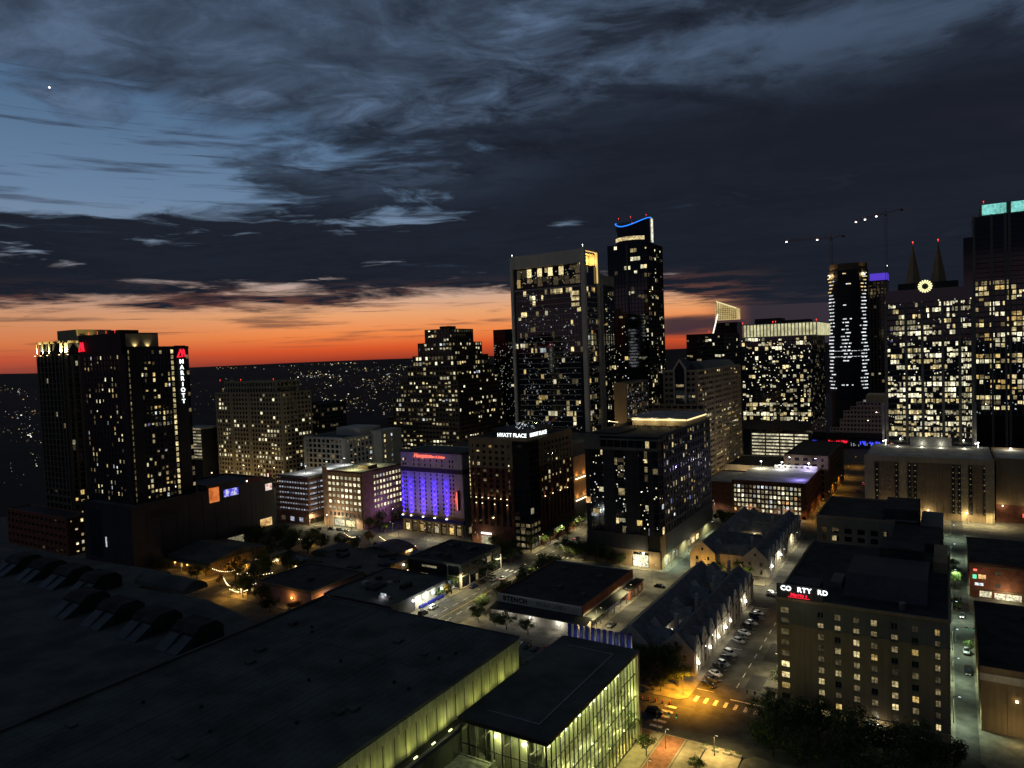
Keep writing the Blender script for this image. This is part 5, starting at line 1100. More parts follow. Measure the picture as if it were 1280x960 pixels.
def hall():
    T = Thing('exhibition_hall', 'vast flat roofed exhibition hall with long yellow green lit side wall', 'hall', (-128, 85, 0))
    x0, x1, y0, y1, z = -162, -93.6, 5, 150.5, 28
    T.part('wall', Msh().box(x0, x1, y0, y1, 0, z-.05), C_['hallwall'])
    T.part('roof', Msh().box(x0-.25, x1+.25, y0, y1+.25, z-.05, z+.3), C_['roof'])
    se = Msh()
    for k in range(1, 5): se.box(x0+.5, x1-.5, y0+k*30-.12, y0+k*30+.12, z+.3, z+.36)
    for k in range(1, 34): se.box(x0+k*2.0-.03, x0+k*2.0+.03, y0+.5, y1-.5, z+.3, z+.33) if k not in (11, 12, 23) else None
    for k in range(1, 3): se.box(x0+k*22.8-.12, x0+k*22.8+.12, y0+.5, y1-.5, z+.3, z+.37)
    T.part('roof_seam', se, C_['roof']); e = Msh(); e.box(x0-.3, x0+.5, y0, y1+.3, z+.3, z+.9).box(x0+.5, x1+.28, y1-.3, y1+.3, z+.3, z+.5); T.part('parapet', e, C_['roof'])
    r = random.Random(3)
    for k in range(9): a = r.uniform(x0+6, x1-12); b = r.uniform(70, y1-12); q = Msh(); q.box(a, a+r.uniform(1.2, 2.6), b, b+r.uniform(1.2, 2.6), z+.3, z+r.uniform(.6, 1.1)); T.part('roof_hatch', q, C_['roof'])
    for k in range(14): a = r.uniform(x0+6, x1-6); b = r.uniform(60, y1-8); q = Msh(); q.cyl(a, b, z+.3, z+.9, .35, 8); T.part('roof_vent', q, C_['tar'])
    ws = Msh(); ws.box(x1, x1+.3, y0, y1-.2, 25.6, 27.6); T.part('wall_band', ws, C_['hallwall'])
    for k in range(26): jb = Msh(); jb.box(x1, x1+.12, 62+k*3.4, 62.14+k*3.4, 20, 25.6); T.part('panel_joint', jb, C_['grey'])
    # lower side roof and gutter
    T.part('side_roof', Msh().box(x1-.02, -89.7, 60, 167, 0, 19.6), C_['roof']); T.part('side_block', Msh().box(-89.7, -80.9, 60, 119.2, 0, 15), C_['hallwall']); T.part('side_block_parapet', Msh().box(-81.2, -80.6, 60, 119.2, 14, 16).box(-89.7, -81.2, 118.8, 119.25, 14.9, 15.2), C_['hallwall'])
    g = Msh(); g.box(-91.2, -90.8, 60, 167, 19.6, 20.1).box(-90.0, -89.6, 120, 167, 19.6, 20.3); T.part('gutter', g, C_['pale'])
    for k in range(15):
        y = 66+k*5.85
        q = Msh(); q.box(-91.9, -91.6, y-.5, y+.5, 19.7, 19.95); T.part('wall_washer', q, glow_mat('washer_light', (.92, .95, .40), 2.5))
        lamp_light(T.root, (-91.2-T.o[0], y-T.o[1], 20.6), (.84, .90, .24), (170, 240, 120, 210)[k % 4], .6, R(165), (-.5, 0, .8))
    T.flush()
    W2 = Thing('exhibition_hall_wing', 'older hall wing with dark lower roof and rows of hooded skylights', 'hall', (-250, 80, 0))
    o = [(-345, 5), (-162.4, 5), (-162.4, 127), (-178, 133), (-200, 137), (-234, 134), (-240, 150), (-345, 141)]
    W2.part('wall', Msh().prism(o, 0, 25.4), C_['grey']); W2.part('roof', Msh().prism(o, 25.4, 25.9), C_['roof'])
    st = Msh()
    for k in range(6): st.box(-344, -163, 20+k*20, 20.25+k*20, 25.9, 25.95)
    W2.part('roof_seam', st, C_['roof']); 
    v = Msh(); pts = []
    for k in range(9): a = math.pi*k/8; pts.append((141+4.5*-math.cos(a), 25.9+3.2*math.sin(a)))
    v.prof_x(pts, -240, -212); W2.part('vault_roof', v, C_['roof'])
    for x in (-292, -279, -268):
        q = Msh(); q.box(x, x+4, 136.2, 136.6, 26.6, 27.2); W2.part('light_strip', q, MATS['lit_w1'])
    def skylight(x, y):
        S = Thing('skylight', 'x', 'skylight', (x, y, 25.9)); b = Msh()
        b.prof_x([(y, 25.9), (y+9, 25.9), (y+9, 29.4), (y+7, 31.2), (y+2.2, 31.2), (y, 29.6)], x-5, x+5); S.part('hood', b, C_['tar'])
        for k in (-1, 1):
            g = Msh(); a, c = (x-4.8, x-.35) if k < 0 else (x+.35, x+4.8); g.prof_x([(y-5.2, 26.0), (y-.2, 26.0), (y-.2, 29.0)], a, c); S.part('sloping_pane', g, solid('skylight_pane', (.05, .055, .055), .5, .15, .4))
        f = Msh(); f.prof_x([(y-5.3, 26.0), (y-.25, 26.0), (y-.25, 29.4), (y-.9, 29.2)], x-.3, x+.3); S.part('frame', f, C_['black']); return S
    od = ['nearest', 'second nearest', 'third nearest', 'fourth nearest', 'fifth nearest']
    for k in range(4): S = skylight(-174-k*18.5, 111); S.root['label'] = 'hooded roof skylight in the front row, %s to the big hall roof edge' % od[k]; S.root['group'] = 'hooded skylights on the hall roof'
    for k in range(4): S = skylight(-246-k*17.5, 124); S.root['label'] = 'hooded roof skylight by the glowing strips, %s to the pale vault' % od[k]; S.root['group'] = 'hooded skylights on the hall roof'

def lobby():
    T = Thing('glass_lobby', 'glass walled lobby glowing yellow green under a dark flat roof', 'lobby', (-79, 143, 0))
    x0, x1, y0, y1, z = -89.4, -68.8, 119.5, 167, 23
    T.part('roof', Msh().box(x0-.3, x1+.9, y0-.9, y1+.4, z-.25, z+.35), C_['roof']); k = Msh(); k.box(x0+4, x1-3.6, y0+4, y0+4.4, z+.35, z+.5).box(x1-4, x1-3.6, y0+4.4, y1-5, z+.35, z+.5).box(x0+4, x1-3.6, y1-5.4, y1-5, z+.35, z+.49); T.part('roof_kerb', k, C_['metal'])
    T.part('fascia', Msh().box(x0-.35, x1+1.0, y0-1.0, y0-.9, z-.5, z+.4).box(x1+.9, x1+1.0, y0-.9, y1+.4, z-.5, z+.4), C_['black'])
    T.part('back_wall', Msh().box(x0, x0+5, y0+6, y1, 0, z-.3).box(x0, x1-.2, y1-.4, y1, 0, z-.3), C_['hallwall'])
    inner = Msh(); inner.box(x0+5.2, x1-2.6, y0+3.2, y1-1.5, 0, z-.4); T.part('inner_wall', inner, C_['hallwall'])
    fl = Msh()
    for zz in (6, 11.8): fl.box(x0+.4, x1-1.6, y0+1.9, y1-.6, zz, zz+.5)
    T.part('floor_slab', fl, C_['pale'])
    c = Msh()
    for i in range(7): c.cyl(x1-2.2, y0+3+i*7.2, 0, z-.3, .35, 10)
    for i in range(3): c.cyl(x0+2+i*6.5, y0+2.6, 0, z-.3, .35, 10)
    T.part('column', c, C_['white'], kind='stuff'); br = Msh()
    for i in range(6):
        a = y0+3+i*7.2; br.tube((x1-2.6, a, 17.5), (x1-2.6, a+7.2, z-.4), .16); br.tube((x1-2.6, a+7.2, 12), (x1-2.6, a, 17.5), .16)
    for i in range(3): br.tube((x0+2+i*6.5, y0+2.6, 17), (x0+8.5+i*6.5, y0+2.6, z-.4), .16)
    T.part('brace', br, C_['white'], kind='stuff')
    mu = Msh(); NP, NF = 24, 10; zs = [0.3, 5.8, 11.6, 17.4, z-.3]; pw = (y1-y0)/NP; qw = (x1-x0)/NF
    for i in range(NP+1): mu.box(x1-.02, x1+.22, y0+i*pw-.09, y0+i*pw+.09, 0, z-.26)
    for i in range(NF+1): mu.box(x0+i*qw-.09, x0+i*qw+.09, y0-.22, y0+.02, 0, z-.26)
    for zz in zs[:-1]: mu.box(x1-.01, x1+.17, y0, y1, zz-.09, zz+.09); mu.box(x0, x1, y0-.17, y0+.01, zz-.09, zz+.09)
    T.part('mullion', mu, C_['black'])
    def pane(ax, a, b, za, zb, nm='pane'):
        q = Msh(); q.box(*( (x1+.03, x1+.07, a, b) if ax == 'R' else (a, b, y0-.07, y0-.03)), za, zb); return q
    pr = bpy.data.meshes; cache = {}
    for j in range(4):
        za, zb = zs[j]+.09, zs[j+1]-.09
        for i in range(NP):
            key = ('R', j)
            if key not in cache: cache[key] = Msh().box(-.02, .02, -pw/2+.09, pw/2-.09, -(zb-za)/2, (zb-za)/2).data('pane', CLEAR)
            ob = bpy.data.objects.new('pane', cache[key]); col.objects.link(ob); ob.parent = T.root; ob.location = (x1+.05-T.o[0], y0+(i+.5)*pw-T.o[1], (za+zb)/2)
        for i in range(NF):
            key = ('F', j)
            if key not in cache: cache[key] = Msh().box(-qw/2+.09, qw/2-.09, -.02, .02, -(zb-za)/2, (zb-za)/2).data('pane', CLEAR)
            ob = bpy.data.objects.new('pane', cache[key]); col.objects.link(ob); ob.parent = T.root; ob.location = (x0+(i+.5)*qw-T.o[0], y0-.05-T.o[1], (za+zb)/2)
    for i in range(6):
        y = y0+3.2+i*7.0; q = Msh(); q.cyl(x1-1.2, y, z-3.0, z-2.4, .48, 10); T.part('pendant_lamp', q, glow_mat('pendant', (1, 1, .72), 7.0)); lamp_light(T.root, (x1-1.0-T.o[0], y-T.o[1], z-3.5), (.95, 1, .50), 700); lamp_light(T.root, (x1-1.0-T.o[0], y+3.5-T.o[1], z-2), (.95, 1, .50), 700)
    for i in range(2):
        x = x0+7.5+i*7; q = Msh(); q.cyl(x, y0+1.6, z-3.4, z-2.9, .38, 10); T.part('pendant_lamp', q, MATS['pendant']); lamp_light(T.root, (x-T.o[0], y0+1.8-T.o[1], z-3.6), (.97, 1, .52), 950)
    for i in range(5):
        y = y0+5+i*9.2
        for zz in (10.6, 4.8): q = Msh(); q.cyl(x1-1.2, y, zz-.3, zz, .3, 8); T.part('pendant_lamp', q, glow_mat('pendant_small', (1, .9, .5), 3.0)); lamp_light(T.root, (x1-1.0-T.o[0], y-T.o[1], zz-.5), (.95, 1, .46), 480, 1.0); lamp_light(T.root, (x1-1.0-T.o[0], y+4.4-T.o[1], zz+1.5), (.95, 1, .46), 480, 1.0)
    co = Msh(); co.box(x1-.1, x1+.9, y1-.6, y1+.5, 0, z-.2); T.part('corner_pier', co, C_['limest'])
    B = Thing('blue_fin_screen', 'row of tall deep blue fins lit from below behind the glass lobby', 'screen', (-79, 173, 0))
    for i in range(11):
        x = -90.4+i*1.75; q = Msh(); q.box(x, x+1.05, 171.6, 172.0, 12, 25.0); B.part('fin', q, C_['bluepanel']); q = Msh(); q.box(x+1.18, x+1.4, 171.5, 172.1, 12, 24.7); B.part('post', q, C_['pale'])
        if i % 3 == 1: q = Msh(); q.box(x+.9, x+1.3, 170.4, 170.8, 21, 21.4); B.part('lamp', q, MATS['lit_l1']); lamp_light(B.root, (x+1.1-B.o[0], 169.9-B.o[1], 21.8), (.85, .9, .8), 60)
    q = Msh(); q.box(-90.6, -71.4, 171.4, 172.2, 11.4, 12).box(-80.6, -80.2, 171.6, 172, 0, 11.4).box(-90.4, -90, 171.6, 172, 0, 11.4); B.part('rail', q, C_['metal'])
hall(); lobby()

# ------------------------------------------------------------------ business hotel by the junction
def courtyard_hotel():
    T = Thing('business_hotel', 'tan business hotel with partly dark white rooftop letters over a red word', 'hotel', (-20, 225, 0))
    x0, x1, y0, y1, zt = -40.4, -.2, 198.5, 262, 31
    core(T, x0+.3, x1-.3, y0+.45, y1, 0, zt-.4, C_['black'], 'core')
    cols = [(-38.3, 2.2), (-29.3, 1.55), (-25.2, 1.55), (-20.8, 1.55), (-16.7, 1.55), (-12.1, 1.55), (-7.6, 1.55), (-2.8, 1.2)]
    zs = [28.1-2.97*k for k in range(9)]; hh = 1.7; r = random.Random(14)
    def wall(mm, z0, z1):
        prev = x0
        for c, w in cols+[(x1+1, 0)]:
            l = c-w/2 if w else x1
            mm.box(prev, l, y0, y0+.4, z0, z1); prev = c+w/2
            if not w: break
            e = z0
            for z in [q for q in reversed(zs) if z0 < q < z1]+[None]:
                t = z-hh/2 if z is not None else z1
                mm.box(c-w/2, c+w/2, y0+.03, y0+.4, e, t); e = z+hh/2 if z is not None else e
    lo, up = Msh(), Msh(); wall(lo, 2.9, 24.6); wall(up, 24.6, zt); lo.box(x1-.4, x1, y0+.4, y1, 0, 24.6); up.box(x1-.4, x1, y0+.4, y1, 24.6, zt); lo.box(x0, x0+.4, y0+.4, y1, 0, 24.6); up.box(x0, x0+.4, y0+.4, y1, 24.6, zt)
    T.part('lower_wall', lo, C_['tan']); T.part('upper_wall', up, C_['grey'])
    base = Msh(); base.box(x0-.2, x1+.2, y0-.25, y0+.38, 0, .9)
    xs_ = [x0, -34.5, -31.6, -29.6, -27.2, -25, -22.8, -19, -16.6, -10, -7.4, x1]
    for i in range(0, len(xs_)-1, 2): base.box(xs_[i], xs_[i+1], y0-.12, y0+.36, .9, 2.9)
    base.box(x0-.3, x1+.3, y0-.4, y0+.2, 2.85, 3.25); T.part('base_wall', base, C_['beige'])
    for a, w, key in ((-33.05, 2.6, 'y1'), (-28.4, 2.1, 'w1'), (-23.9, 2.0, 'y1'), (-17.8, 2.1, 'n1'), (-8.7, 2.4, 'd1')): T.pane('F', a, 1.95, w, 1.7, y0+.12, key, 'ground_window')
    T.part('string_course', Msh().box(x0-.15, x1+.15, y0-.14, y0+.1, 24.5, 24.75), C_['grey']); T.part('cornice', Msh().box(x0-.3, x1+.3, y0-.3, y0+.5, zt-.1, zt+.55).box(x1-.2, x1+.3, y0+.5, y1, zt-.1, zt+.55).box(x0-.3, x0+.2, y0+.5, y1, zt-.1, zt+.55), C_['tan'])
    def frame_mesh(w): m = Msh(); m.box(-w/2, w/2, -.04, .1, -hh/2, -hh/2+.1).box(-w/2, w/2, -.04, .1, hh/2-.1, hh/2).box(-w/2, -w/2+.1, -.04, .1, -hh/2+.1, hh/2-.1).box(w/2-.1, w/2, -.04, .1, -hh/2+.1, hh/2-.1).box(-.04, .04, -.03, .1, -hh/2+.1, hh/2-.1); return m.data('window', C_['metal'])
    fm = {w: frame_mesh(w) for w in {c[1] for c in cols}}; pk = {}
    def pm(w, key):
        if (w, key) not in pk: pk[w, key] = Msh().box(-w/2+.08, w/2-.08, .12, .16, -hh/2+.08, hh/2-.08).data('pane', MATS['lit_'+key] if key else glass)
        return pk[w, key]
    lit_rows = {0: 'wxwwww..w', 1: '.', }
    pat = ['w.w..y.d.', 'd.dw.dd..', 'wdw.w.dd.', 'w.dwwwyd.', 'dw.ddw.d.', 'wwdwwwd.w', 'd.w.wd.wd', 'd.wywd.wd']
    for ci, (c, w) in enumerate(cols):
        for ri, z in enumerate(zs):
            o = bpy.data.objects.new('window', fm[w]); col.objects.link(o); o.parent = T.root; o.location = (c-T.o[0], y0+.16-T.o[1], z)
            q = r.random(); key = None
            if ci == 0: key = ['w2', 'd1', 'w2', 'd1', 'd1', 'w1', 'w1', 'y1', None][ri]
            elif q < .30: key = r.choice(('w1', 'y1', 'w2', 'w2'))
            elif q < .62: key = r.choice(('w2', 'd1', 'd1', 'w2'))
            p = bpy.data.objects.new('pane', pm(w, key)); col.objects.link(p); p.parent = o
            s = Msh()
    sills = Msh()
    for c, w in cols:
        for z in zs: sills.box(c-w/2-.1, c+w/2+.1, y0-.08, y0+.1, z-hh/2-.18, z-hh/2-.02)
    T.part('window_sill', sills, C_['grey'], kind='stuff')
    sb = Msh(); sb.box(x0+.2, -28.6, y0-.1, y0+.3, zt+.55, zt+4.3); T.part('sign_wall', sb, C_['charcoal'])
    lit = MATS['sign_white']; unl = solid('unlit_letter', (.05, .05, .05), .6); xx = x0+1.2
    for ch, w, on in (('C', 1.35, 1), ('O', 1.5, 1), ('U', 1.4, 0), ('R', 1.3, 1), ('T', 1.2, 1), ('Y', 1.3, 1), ('A', 1.3, 0), ('R', 1.3, 1), ('D', 1.4, 1)):
        letters(T, ch, 1.75, xx+w/2, y0-.25, zt+3.2, 'F', lit if on else unl, 'letter', bold=.02, label=None if on else 'unlit letter'); xx += w-.02
    letters(T, 'Marrio t', 1.25, -34.6, y0-.25, zt+1.7, 'F', MATS['sign_red'], 'sign', bold=.02, slant=.15, label='red word under the white letters')
    ul = Msh(); ul.box(-37.3, -31.8, y0-.3, y0-.15, zt+.95, zt+1.07); T.part('sign_underline', ul, MATS['sign_red'])
    lamp_light(T.root, (-34-T.o[0], y0-3-T.o[1], zt+2), (1, .9, .85), 45)
    # roof with plant rooms and sloping plant screens
    T.part('roof', Msh().box(x0+.4, x1-.4, y0+.5, y1, zt-.4, zt), C_['tar'])
    q = Msh(); q.box(-38, -30, 202, 209, zt, zt+3.6); T.part('stair_house', q, C_['charcoal'])
    q = Msh(); q.prof_x([(206, zt), (232, zt), (232, zt+5.2), (213, zt+5.2), (206, zt+.9)], -24.5, -5); T.part('plant_room', q, C_['charcoal'])
    q = Msh(); q.box(-18, -6.5, 236, 250, zt, zt+7); T.part('plant_room', q, C_['tar'])
    q = Msh(); q.box(-4.2, -.6, 240, 261, zt, zt+3.2); T.part('side_screen', q, C_['tan'])
    q = Msh(); q.cyl(-10.5, 203.5, zt, zt+1.8, .8, 12); T.part('roof_fan', q, C_['metal']); q = Msh(); q.box(-29, -26, 215, 224, zt, zt+1.4); T.part('air_unit', q, C_['grey'])
    # canopy and entrance at the foot
    q = Msh(); q.box(-12, -4, y0-3.2, y0-.2, 2.6, 3.0); T.part('entrance_canopy', q, C_['charcoal']); T.pane('F', -6.5, 1.5, 1.6, 1.2, y0-.2, 'c1', 'entrance_sign'); lamp_light(T.root, (-16-T.o[0], y0-2-T.o[1], 2.6), (1, .93, .7), 260); q = Msh(); q.cyl(-16, y0-2, 2.6, 2.9, .25, 8); T.part('wall_lamp', q, MATS['white_light'])
    T.flush()
    B = Thing('tan_mid_rise', 'tan mid rise wing with balconies just behind the business hotel', 'building', (-30, 300, 0))
    x0, x1, y0, y1, zt = -43, -17, 287, 325, 34; core(B, x0, x1, y0, y1, 0, zt, glass); lo, up = Msh(), Msh()
    c1 = grid(lo, 'F', x0, x1, 1, 22, y0, 6, 7, 1.9, 1.1, .4); c2 = grid(up, 'F', x0, x1, 22, zt-3, y0, 6, 3, 1.9, 1.1, .35); slab(up, 'F', x0, x1, zt-3, zt, y0, .45); grid(lo, 'R', y0, y1, 1, 22, x1, 8, 7, 1.9, 1.1, .4); grid(up, 'R', y0, y1, 22, zt, x1, 8, 4, 1.9, 1.1, .35)
    B.part('lower_wall', lo, C_['tan']); B.part('upper_wall', up, C_['grey']); light(B, c1, 'F', y0, .5, 'hotel', 3, run=.1); light(B, c2, 'F', y0, .4, 'dim', 4, run=.1); roofed(B, x0, x1, y0, y1, zt, C_['tar'], .7, C_['tan']); B.flush()
    D_ = Thing('dark_roof_tower', 'black flat roofed tower block rising behind the business hotel roof', 'building', (-12, 280, 0)); core(D_, -20.5, -9.5, 290, 312, 0, 38.5, C_['tar'], 'wall'); core(D_, -16.8, -3, 264, 289, 0, 33.4, C_['tar'], 'low_wall'); core(D_, -9, -2, 290, 316, 0, 33, C_['grey'], 'side_wall'); q = Msh(); q.box(-20, -10, 289.3, 289.8, 34.2, 34.7); D_.part('roof_rail', q, C_['metal'])
courtyard_hotel()

# ------------------------------------------------------------------ right hand side street
def right_side():
    A = Thing('brick_garage_shop', 'low brick building with neon window and lit garage door on the side street', 'building', (25, 340, 0))
    x0, x1, y0, y1, zt = 6.4, 60, 321, 361, 13.2; core(A, x0, x1, y0, y1, 0, zt, C_['brick'], 'wall'); A.part('roof', Msh().box(x0-.3, x1, y0-.3, y1, zt, zt+.5), C_['tar'])
    for a, z, w, h, key in ((8.2, 10.6, 1.2, .8, 'neon_red'), (8.0, 8.0, 1.2, 1.5, 'green_light'), (10.4, 8.2, 2.4, 1.6, 'o1'), (9.4, 5.2, 2.8, 1.0, 'c1'), (15.4, 10, 1.6, 1.4, 'd1'), (15.4, 5.2, 1.6, 1.4, 'd1')): A.pane('F', a, z, w, h, y0-.05, key)
    A.pane('F', 11.5, 1.6, 3.8, 2.2, y0-.05, 'n1', 'garage_door'); A.pane('F', 18.5, 1.3, 8.4, 2.4, y0-.05, 'n1', 'garage_door'); lamp_light(A.root, (18-25, y0-3-340, 3.4), (1, .93, .6), 700); lamp_light(A.root, (10-25, y0-6-340, 8), (1, .7, .5), 420)
    sl = Msh(); sl.box(x0, x1, y0-.3, y0+.1, 3.0, 3.5).box(x0, x1, y0-.2, y0+.1, 12, 12.6); A.part('band', sl, C_['brown']); A.flush()
    B = Thing('tan_theatre_block', 'tan block with pale fascia band lit by a wall lamp on the side street', 'building', (25, 230, 0))
    x0, x1, y0, y1, zt = 6.4, 60, 211, 263, 17; core(B, x0, x1, y0, y1, 0, zt-.4, C_['tan'], 'wall'); B.part('roof', Msh().box(x0-.2, x1, y0-.2, y1, zt-.4, zt), C_['tar']); f = Msh(); f.box(x0-.3, x1, y0-.5, y0+.1, 13.3, 15.2); B.part('fascia', f, C_['stone']); w = Msh(); w.box(x0-.25, x1, y0-.3, y0+.1, 15.3, 16.9); B.part('attic', w, C_['brown'])
    w = Msh()
    for k in range(5): w.box(x0+k*5.5, x0+k*5.5+.5, y0-.25, y0+.1, 0, 13.2)
    B.part('pier', w, C_['tan']); q = Msh(); q.box(15.5, 17, y0-.2, y0, 8.5, 9.8); B.part('blind_window', q, C_['black']); q = Msh(); q.box(13.5, 14.1, y0-1, y0-.5, 9.2, 9.6); B.part('wall_lamp', q, MATS['warm_light'])
    lamp_light(B.root, (13.5-25, y0-5-230, 3), (1, .80, .36), 420); lamp_light(B.root, (11-25, y0-6-230, 16.5), (1, .85, .5), 220)
    r = random.Random(6)
    for k in range(9): q = Msh(); a = r.uniform(9, 40); b = r.uniform(y0+6, y1-6); q.box(a, a+r.uniform(1, 3), b, b+r.uniform(1, 3), zt, zt+r.uniform(.6, 1.6)); B.part('air_unit', q, C_['tar'])
right_side()

# ------------------------------------------------------------------ gabled terraces
def gable_x(m, x0, x1, y0, y1, ze, zr):   # ridge along Y
    xm = (x0+x1)/2; m.prof_y([(x0-.4, ze-.2), (xm, zr), (x1+.4, ze-.2), (x1+.4, ze-.45), (xm, zr-.3), (x0-.4, ze-.45)], y0, y1)
def gable_y(m, x0, x1, y0, y1, ze, zr):   # ridge along X
    ym = (y0+y1)/2; m.prof_x([(y0-.3, ze-.2), (y1+.3, ze-.2), (ym, zr)], x0, x1)
def terrace(name, label, X0, X1, Y0, Y1, front, seed):
    T = Thing(name, label, 'terrace', ((X0+X1)/2, (Y0+Y1)/2, 0)); w = Msh(); r = Msh(); ze, zr = 7.6, 12.4; rr = random.Random(seed)
    a1 = X1-11; b0 = X0+11.5
    w.box(a1, X1, Y0, Y1, 0, ze); w.box(X0, b0, Y0, Y1, 0, ze-.02)
    gable_x(r, a1, X1, Y0+.3, Y1-.3, ze, zr); gable_x(r, X0, b0, Y0+.3, Y1-.3, ze, zr-.02)
    n = round((Y1-Y0)/7.6); s = (Y1-Y0)/n; gb = Msh()
    for k in range(n):
        ya = Y0+k*s+.5; yb = ya+s*.62; ym = (ya+yb)/2
        gb.prof_x([(ya, 0.02), (yb, 0.02), (yb, 8.3), (ym, 12.0), (ya, 8.3)], X1-.2, X1+.35)
        gable_y(r, (a1+X1)/2, X1-.2, ya+.3, yb-.3, 8.3, 11.6)
    T.part('street_gable', gb, C_['stone'])
    cr = Msh(); m3 = 4
    for k in range(m3):
        yc = Y0+6+k*(Y1-Y0-12)/(m3-1); gable_y(r, b0-2, a1+2, yc-3.4, yc+3.4, ze, 11.2); w.box(b0, a1, yc-3.2, yc+3.2, 0, ze-.1)
        gg = Msh(); gg.prof_y([(X0+7, 9.0), (X0+12.6, 9.0), (X0+9.8, 12.2)], yc+4.6, yc+5.0); T.part('dormer_gable', gg, C_['stone']); gable_x(r, X0+7, X0+12.6, yc+5, yc+9.5, 9.2, 12.0)
        ch = Msh(); ch.box(a1+1.2, a1+2.2, yc+5, yc+6.4, 8, 14); T.part('chimney', ch, C_['stone'])
    for yy in (Y0, Y1):
        e = -.35 if yy == Y0 else 0
        for xa, xb in ((a1, X1), (X0, b0)): eg = Msh(); eg.prof_y([(xa-.1, ze-.6), (xb+.1, ze-.6), (xb+.1, ze), ((xa+xb)/2, zr+.4), (xa-.1, ze)], yy+e, yy+e+.35); T.part('end_gable', eg, C_['stone'])
    T.part('wall', w, C_['stone']); T.part('roof', r, C_['bluero'])
    for k in range(n):
        for dy in (.31, .62+.19):
            for z, h in ((2.2, 2.2), (5.9, 1.7)):
                T.pane('R', Y0+(k+dy)*s, z, .95, h, X1+(.38 if dy < .6 else .03), 'd1' if rr.random() < .2 else ('w2' if rr.random() < .08 else 'dark_glass'))
        T.pane('R', Y0+k*s+.5+s*.31, 9.4, .8, 1.1, X1+.38, 'dark_glass')
    for xa, xb in ((a1, X1), (X0, b0)):
        for u in (.28, .72): T.pane('F', xa+(xb-xa)*u, 5.2, 1.0, 1.6, Y0-.06, 'dark_glass'); T.pane('F', xa+(xb-xa)*u, 2.0, 1.0, 1.9, Y0-.06, 'dark_glass')
        T.pane('F', (xa+xb)/2, 9.4, .9, 1.1, Y0-.38, 'dark_glass')
    T.flush(); return T
T1 = terrace('gabled_terrace', 'long gabled pale terrace facing angled parked cars', -92.6, -66.3, 207.5, 284, 0, 3)
T2 = terrace('gabled_terrace', 'gabled pale terrace with amber lit end wall and glowing inner court', -100.5, -66.3, 312, 390, 0, 4)
def wall_lamp(T, x, y, z, rgb, w, mat='white_light', d=(1, 0)):
    q = Msh(); q.cyl(x, y, z-.4, z+.35, .42, 8, .3); T.part('wall_lamp', q, MATS[mat]); lamp_light(T.root, (x+d[0]*.9-T.o[0], y+d[1]*.9-T.o[1], z), rgb, w, .25)
for y in (208.8, 231, 240, 268): wall_lamp(T1, -65.5, y, 4.2, (1, .93, .72), 700)
for y in (222, 247): wall_lamp(T1, -65.7, y, 4.0, (1, .93, .75), 90)
wall_lamp(T1, -79.5, 225, 6, (1, .9, .7), 70, d=(0, 1)); wall_lamp(T1, -80, 262, 7, (1, .95, .8), 80, d=(0, 1)); wall_lamp(T1, -93.4, 236, 4, (1, .9, .65), 160, d=(-1, 0)); wall_lamp(T1, -93.4, 268, 4, (1, .9, .65), 160, d=(-1, 0))
for x in (-97, -91): wall_lamp(T2, x, 308.6, 2.4, (1, .50, .06), 1100, 'amber_light', (0, -1))
for y in (318, 330, 344, 360): wall_lamp(T2, -101.4, y, 4.6, (1, .95, .8), 160, d=(-1, 0))
for y in (316, 335): wall_lamp(T2, -65.6, y, 4.2, (.95, .97, 1), 300)
for y in (345, 356, 366): wall_lamp(T2, -82, y, 6.8, (1, .82, .5), 120, 'warm_light', (0, 1))

